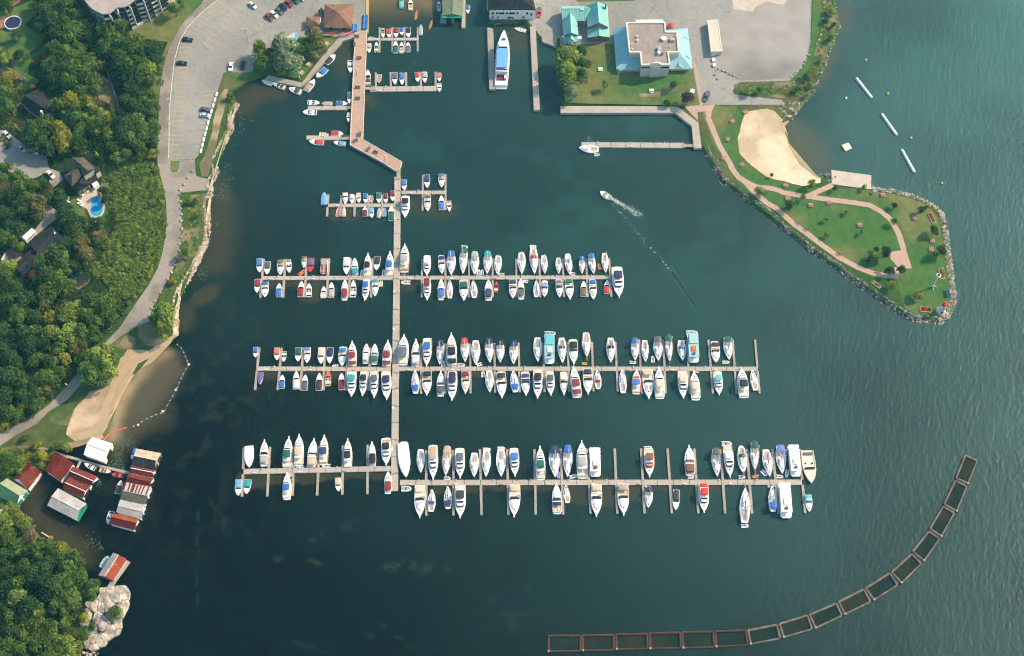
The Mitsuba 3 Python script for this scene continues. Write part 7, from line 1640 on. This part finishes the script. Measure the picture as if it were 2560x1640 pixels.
for i in range(2): part(k, 'window', ply(prism(ribbon((p[0] - .22, p[1] - 1.2 + .22 * i), (p[0] + .22, p[1] - 1.2 + .22 * i), .2), ZL + 2.6 + 1.3 * i, ZL + 3.2 + 1.3 * i), 'mat_glass'))
k = thing('beacon_mast', 'tall white beacon mast with red and white top on the park point', 'mast'); p = at('H', 1545, 1155, ZL)
part(k, 'mast', ply(tube((p[0], p[1], ZL), (p[0], p[1], ZL + 10), .28, .18, 8), 'mat_light_white')); part(k, 'foot', ply(cat(*[tube((p[0] + 1.4 * math.cos(a), p[1] + 1.4 * math.sin(a), ZL + .05), (p[0], p[1], ZL + 1.6), .14, n=5) for a in (0, 1.57, 3.14, 4.71)]), 'mat_white')); part(k, 'platform', ply(prism([(p[0] + 1.0 * math.cos(a), p[1] + 1.0 * math.sin(a)) for a in np.arange(8) * math.pi / 4], ZL + 9.3, ZL + 9.5, .03), 'mat_white')); part(k, 'red_light', ply(tube((p[0], p[1], ZL + 9.5), (p[0], p[1], ZL + 10.8), .55, .4, 8), 'mat_red'))
def bed(q, label, pal, seed):
    k = thing('flower_bed', label, 'flower bed', 'timber edged flower beds of the park'); g4 = pts('H', q, ZL)
    for i in range(4): part(k, 'edging_board', ply(prism(ribbon(g4[i], g4[(i + 1) % 4], .22), ZL, ZL + .4, .02), 'mat_beige'))
    part(k, 'soil', ply(sheet(Polygon(g4), ZL + .15), 'mat_brown')); g = np.random.default_rng(seed); u = g.random((260, 2)); P = g4[0] + u[:, :1] * (g4[1] - g4[0]) + u[:, 1:] * (g4[3] - g4[0])
    cols = np.array([pal[int(a * len(pal)) % len(pal)] for a in (u[:, 0] + .15 * g.random(260))]) * (.7 + .6 * g.random((260, 1)))
    v, f, kk = cards(np.column_stack([P, ZL + .3 + .2 * g.random(260)]), np.tile([0, 0, 1.0], (260, 1)), .20, cols, g); part(k, 'flowers', mikit.ply((v, f), 'mat_leaf', color=kk), stuff=True)
R_, Y2, G2 = (.42, .03, .02), (.55, .36, .03), (.05, .11, .03)
bed('1500,468 1530,460 1578,552 1545,560', 'upper flower bed with yellow and red flowers by the riprap', [G2, (.12, .05, .03), Y2, R_, G2], 1); bed('1600,985 1645,978 1660,1075 1622,1078', 'green and orange flower bed beside the beacon mast', [(.35, .16, .03), G2, G2, Y2, (.3, .08, .03)], 2); bed('972,1088 1062,1150 1047,1170 958,1106', 'narrow flower bed near the marina side riprap', [G2, Y2, G2, (.45, .12, .02)], 3); bed('1425,1342 1535,1350 1535,1395 1428,1385', 'red flower bed beside the lighthouse', [R_, R_, (.45, .10, .02), R_, G2], 4)
k = thing('information_board', 'blue information board facing the lake near the lighthouse', 'sign'); u, v_ = pts('H', '1692,1170 1702,1240', 1.9); part(k, 'panel', ply(prism(ribbon(u, v_, .5), ZL + .7, ZL + 1.9, .05), 'mat_blue')); part(k, 'post', ply(cat(*[tube((*q, ZL), (*q, ZL + .8), .08) for q in (u, v_)]), 'mat_slate'))
k = thing('play_climber', 'pale blue play climber near the lake side riprap', 'playground climber'); p = at('H', 995, 272, ZL); part(k, 'frame', ply(cat(*[tube((p[0] + a, p[1] + b, ZL), (p[0] + a * .5, p[1] + b * .5, ZL + 1.6), .09) for a in (-1, 1) for b in (-1, 1)]), 'mat_sky')); part(k, 'top', ply(prism(np.array([[-.6, -.6], [.6, -.6], [.6, .6], [-.6, .6]]) + p[:2], ZL + 1.5, ZL + 1.65, .04), 'mat_sky'))
def fence(t, s, label, m, h=1.8, step=3.0):
    k = thing('fence', label, 'fence'); c = LineString(pts(t, s, ZL)); n = int(c.length // step)
    q = [np.array(c.interpolate(i * c.length / n).coords[0]) for i in range(n + 1)]
    for a in q: part(k, 'post', ply(prism(np.array([[-.08, -.08], [.08, -.08], [.08, .08], [-.08, .08]]) + a, ZL, ZL + h + .15, .02), 'mat_' + m))
    for a, b in zip(q[:-1], q[1:]): part(k, 'panel', ply(prism(ribbon(a + (b - a) * .05, b - (b - a) * .05, .16), ZL + .1, ZL + h, .03), 'mat_' + m))
fence('A', '1012,680 1045,790 1085,900 1110,990 1135,1088', 'pale board fence curving through the hillside woods', 'greige'); fence('f', '380,640 460,590 540,500', 'dark board fence behind the back lawn', 'brown'); fence('f', '60,150 150,90 250,20', 'brown board fence above the round pool', 'wood')
k = thing('broken_jetty', 'small reddish plank jetty off the headland shore', 'jetty'); u, v_ = pts('M', '388,378 475,430', .4); part(k, 'plank', ply(prism(ribbon(u, v_, .5), .15, .35, .03), 'mat_beige')); part(k, 'float', ply(prism([(v_[0] + .9 * math.cos(a), v_[1] + .9 * math.sin(a)) for a in np.arange(8) * math.pi / 4], -.1, .45, .1), 'mat_wood'))
k = thing('small_jetty', 'short timber jetty at the left edge below the green boathouse', 'jetty'); u, v_ = pts('M', '-60,172 62,184', 1.3); part(k, 'deck', ply(prism(ribbon(u, v_, 1.4), 1.0, 1.3, .03), 'mat_greige'))
lone('upturned_boat', ply(thick([at('E', 905, 30, ZL + .4), at('E', 925, 50, ZL + .4), at('E', 920, 20, ZL + .9)], .2), 'mat_yellow') if False else ply(prism([tuple(at('A', 885, 1418, ZL)[:2]), tuple(at('A', 898, 1412, ZL)[:2]), tuple(at('A', 928, 1455, ZL)[:2]), tuple(at('A', 918, 1462, ZL)[:2])], ZL, ZL + .5, .15), 'mat_yellow'), 'yellow upturned canoe on the grass behind the villa', 'canoe')
# lily pads and foam
def flakes(name, label, P, r, col, cat_, z=.045, jit=.6, seed=1, colj=.3, n=7, stretch=1.0, ang=0.0):
    g = np.random.default_rng(seed); V, Fs, K, m = [], [], [], 0
    for p in P:
        rr = r * (1 - jit / 2 + jit * g.random()); a = np.arange(n) * 2 * math.pi / n + g.random()
        q = np.column_stack([np.cos(a) * rr * stretch, np.sin(a) * rr]) * (.7 + .5 * g.random((n, 1)))
        q = rot2(q, ang + .3 * g.normal()) if stretch != 1 else q
        V.append(np.vstack([np.column_stack([q + p, np.full(n, z)]), [[*p, z + .02]]])); Fs.append(np.array([[m + i, m + (i + 1) % n, m + n] for i in range(n)])); m += n + 1
        K.append(np.repeat([np.array(col) * (1 - colj / 2 + colj * g.random())], n + 1, 0))
    lone(name, mikit.ply((np.vstack(V), np.vstack(Fs)), 'mat_rocks', color=np.vstack(K)), label, cat_, stuff=True)
g = np.random.default_rng(77); LP = []
for t, x, y, sx, sy, n in (('E', 2130, 150, 45, 60, 34), ('E', 2090, 250, 60, 45, 34), ('E', 2060, 300, 35, 25, 22), ('E', 1900, 1040, 40, 60, 26), ('E', 2040, 575, 12, 12, 6), ('A', 2260, 1160, 30, 60, 22), ('A', 2360, 1130, 14, 10, 6), ('A', 2250, 1300, 60, 60, 10), ('E', 2110, 20, 60, 25, 14), ('Y', 1720, 130, 60, 40, 40), ('Y', 1610, 300, 60, 90, 60), ('Y', 1540, 430, 60, 50, 40), ('Y', 1690, 470, 30, 30, 16), ('M', 860, 490, 60, 50, 34), ('M', 960, 530, 10, 10, 5), ('Y', 1355, 690, 20, 20, 8)):
    for _ in range(n): LP.append(at(t, x + sx * g.normal() * .8, y + sy * g.normal() * .8)[:2])
flakes('lily_pads', 'floating lily pads along the western shallows', LP, .30, (.050, .10, .05), 'lily pads', seed=2)
FM = []
a, b = at('G', 924, 318)[:2], at('G', 1215, 490)[:2]; d = (b - a); nn = np.array([-d[1], d[0]]) / np.linalg.norm(d)
for _ in range(300):
    u = g.random() ** 1.7; FM.append(a + d * u + nn * (g.normal() * (.25 + .75 * u)))
for p, q in zip(WAKE[:2], WAKE[1:3]):
    p, q = np.array(p), np.array(q)
    for _ in range(26): FM.append(p + (q - p) * g.random() + g.normal(0, .25, 2))
flakes('wake_foam', 'white foam trailing behind the moving motorboat', FM, .11, (.44, .50, .47), 'foam', seed=3, stretch=2.2, ang=math.atan2(d[1], d[0]))
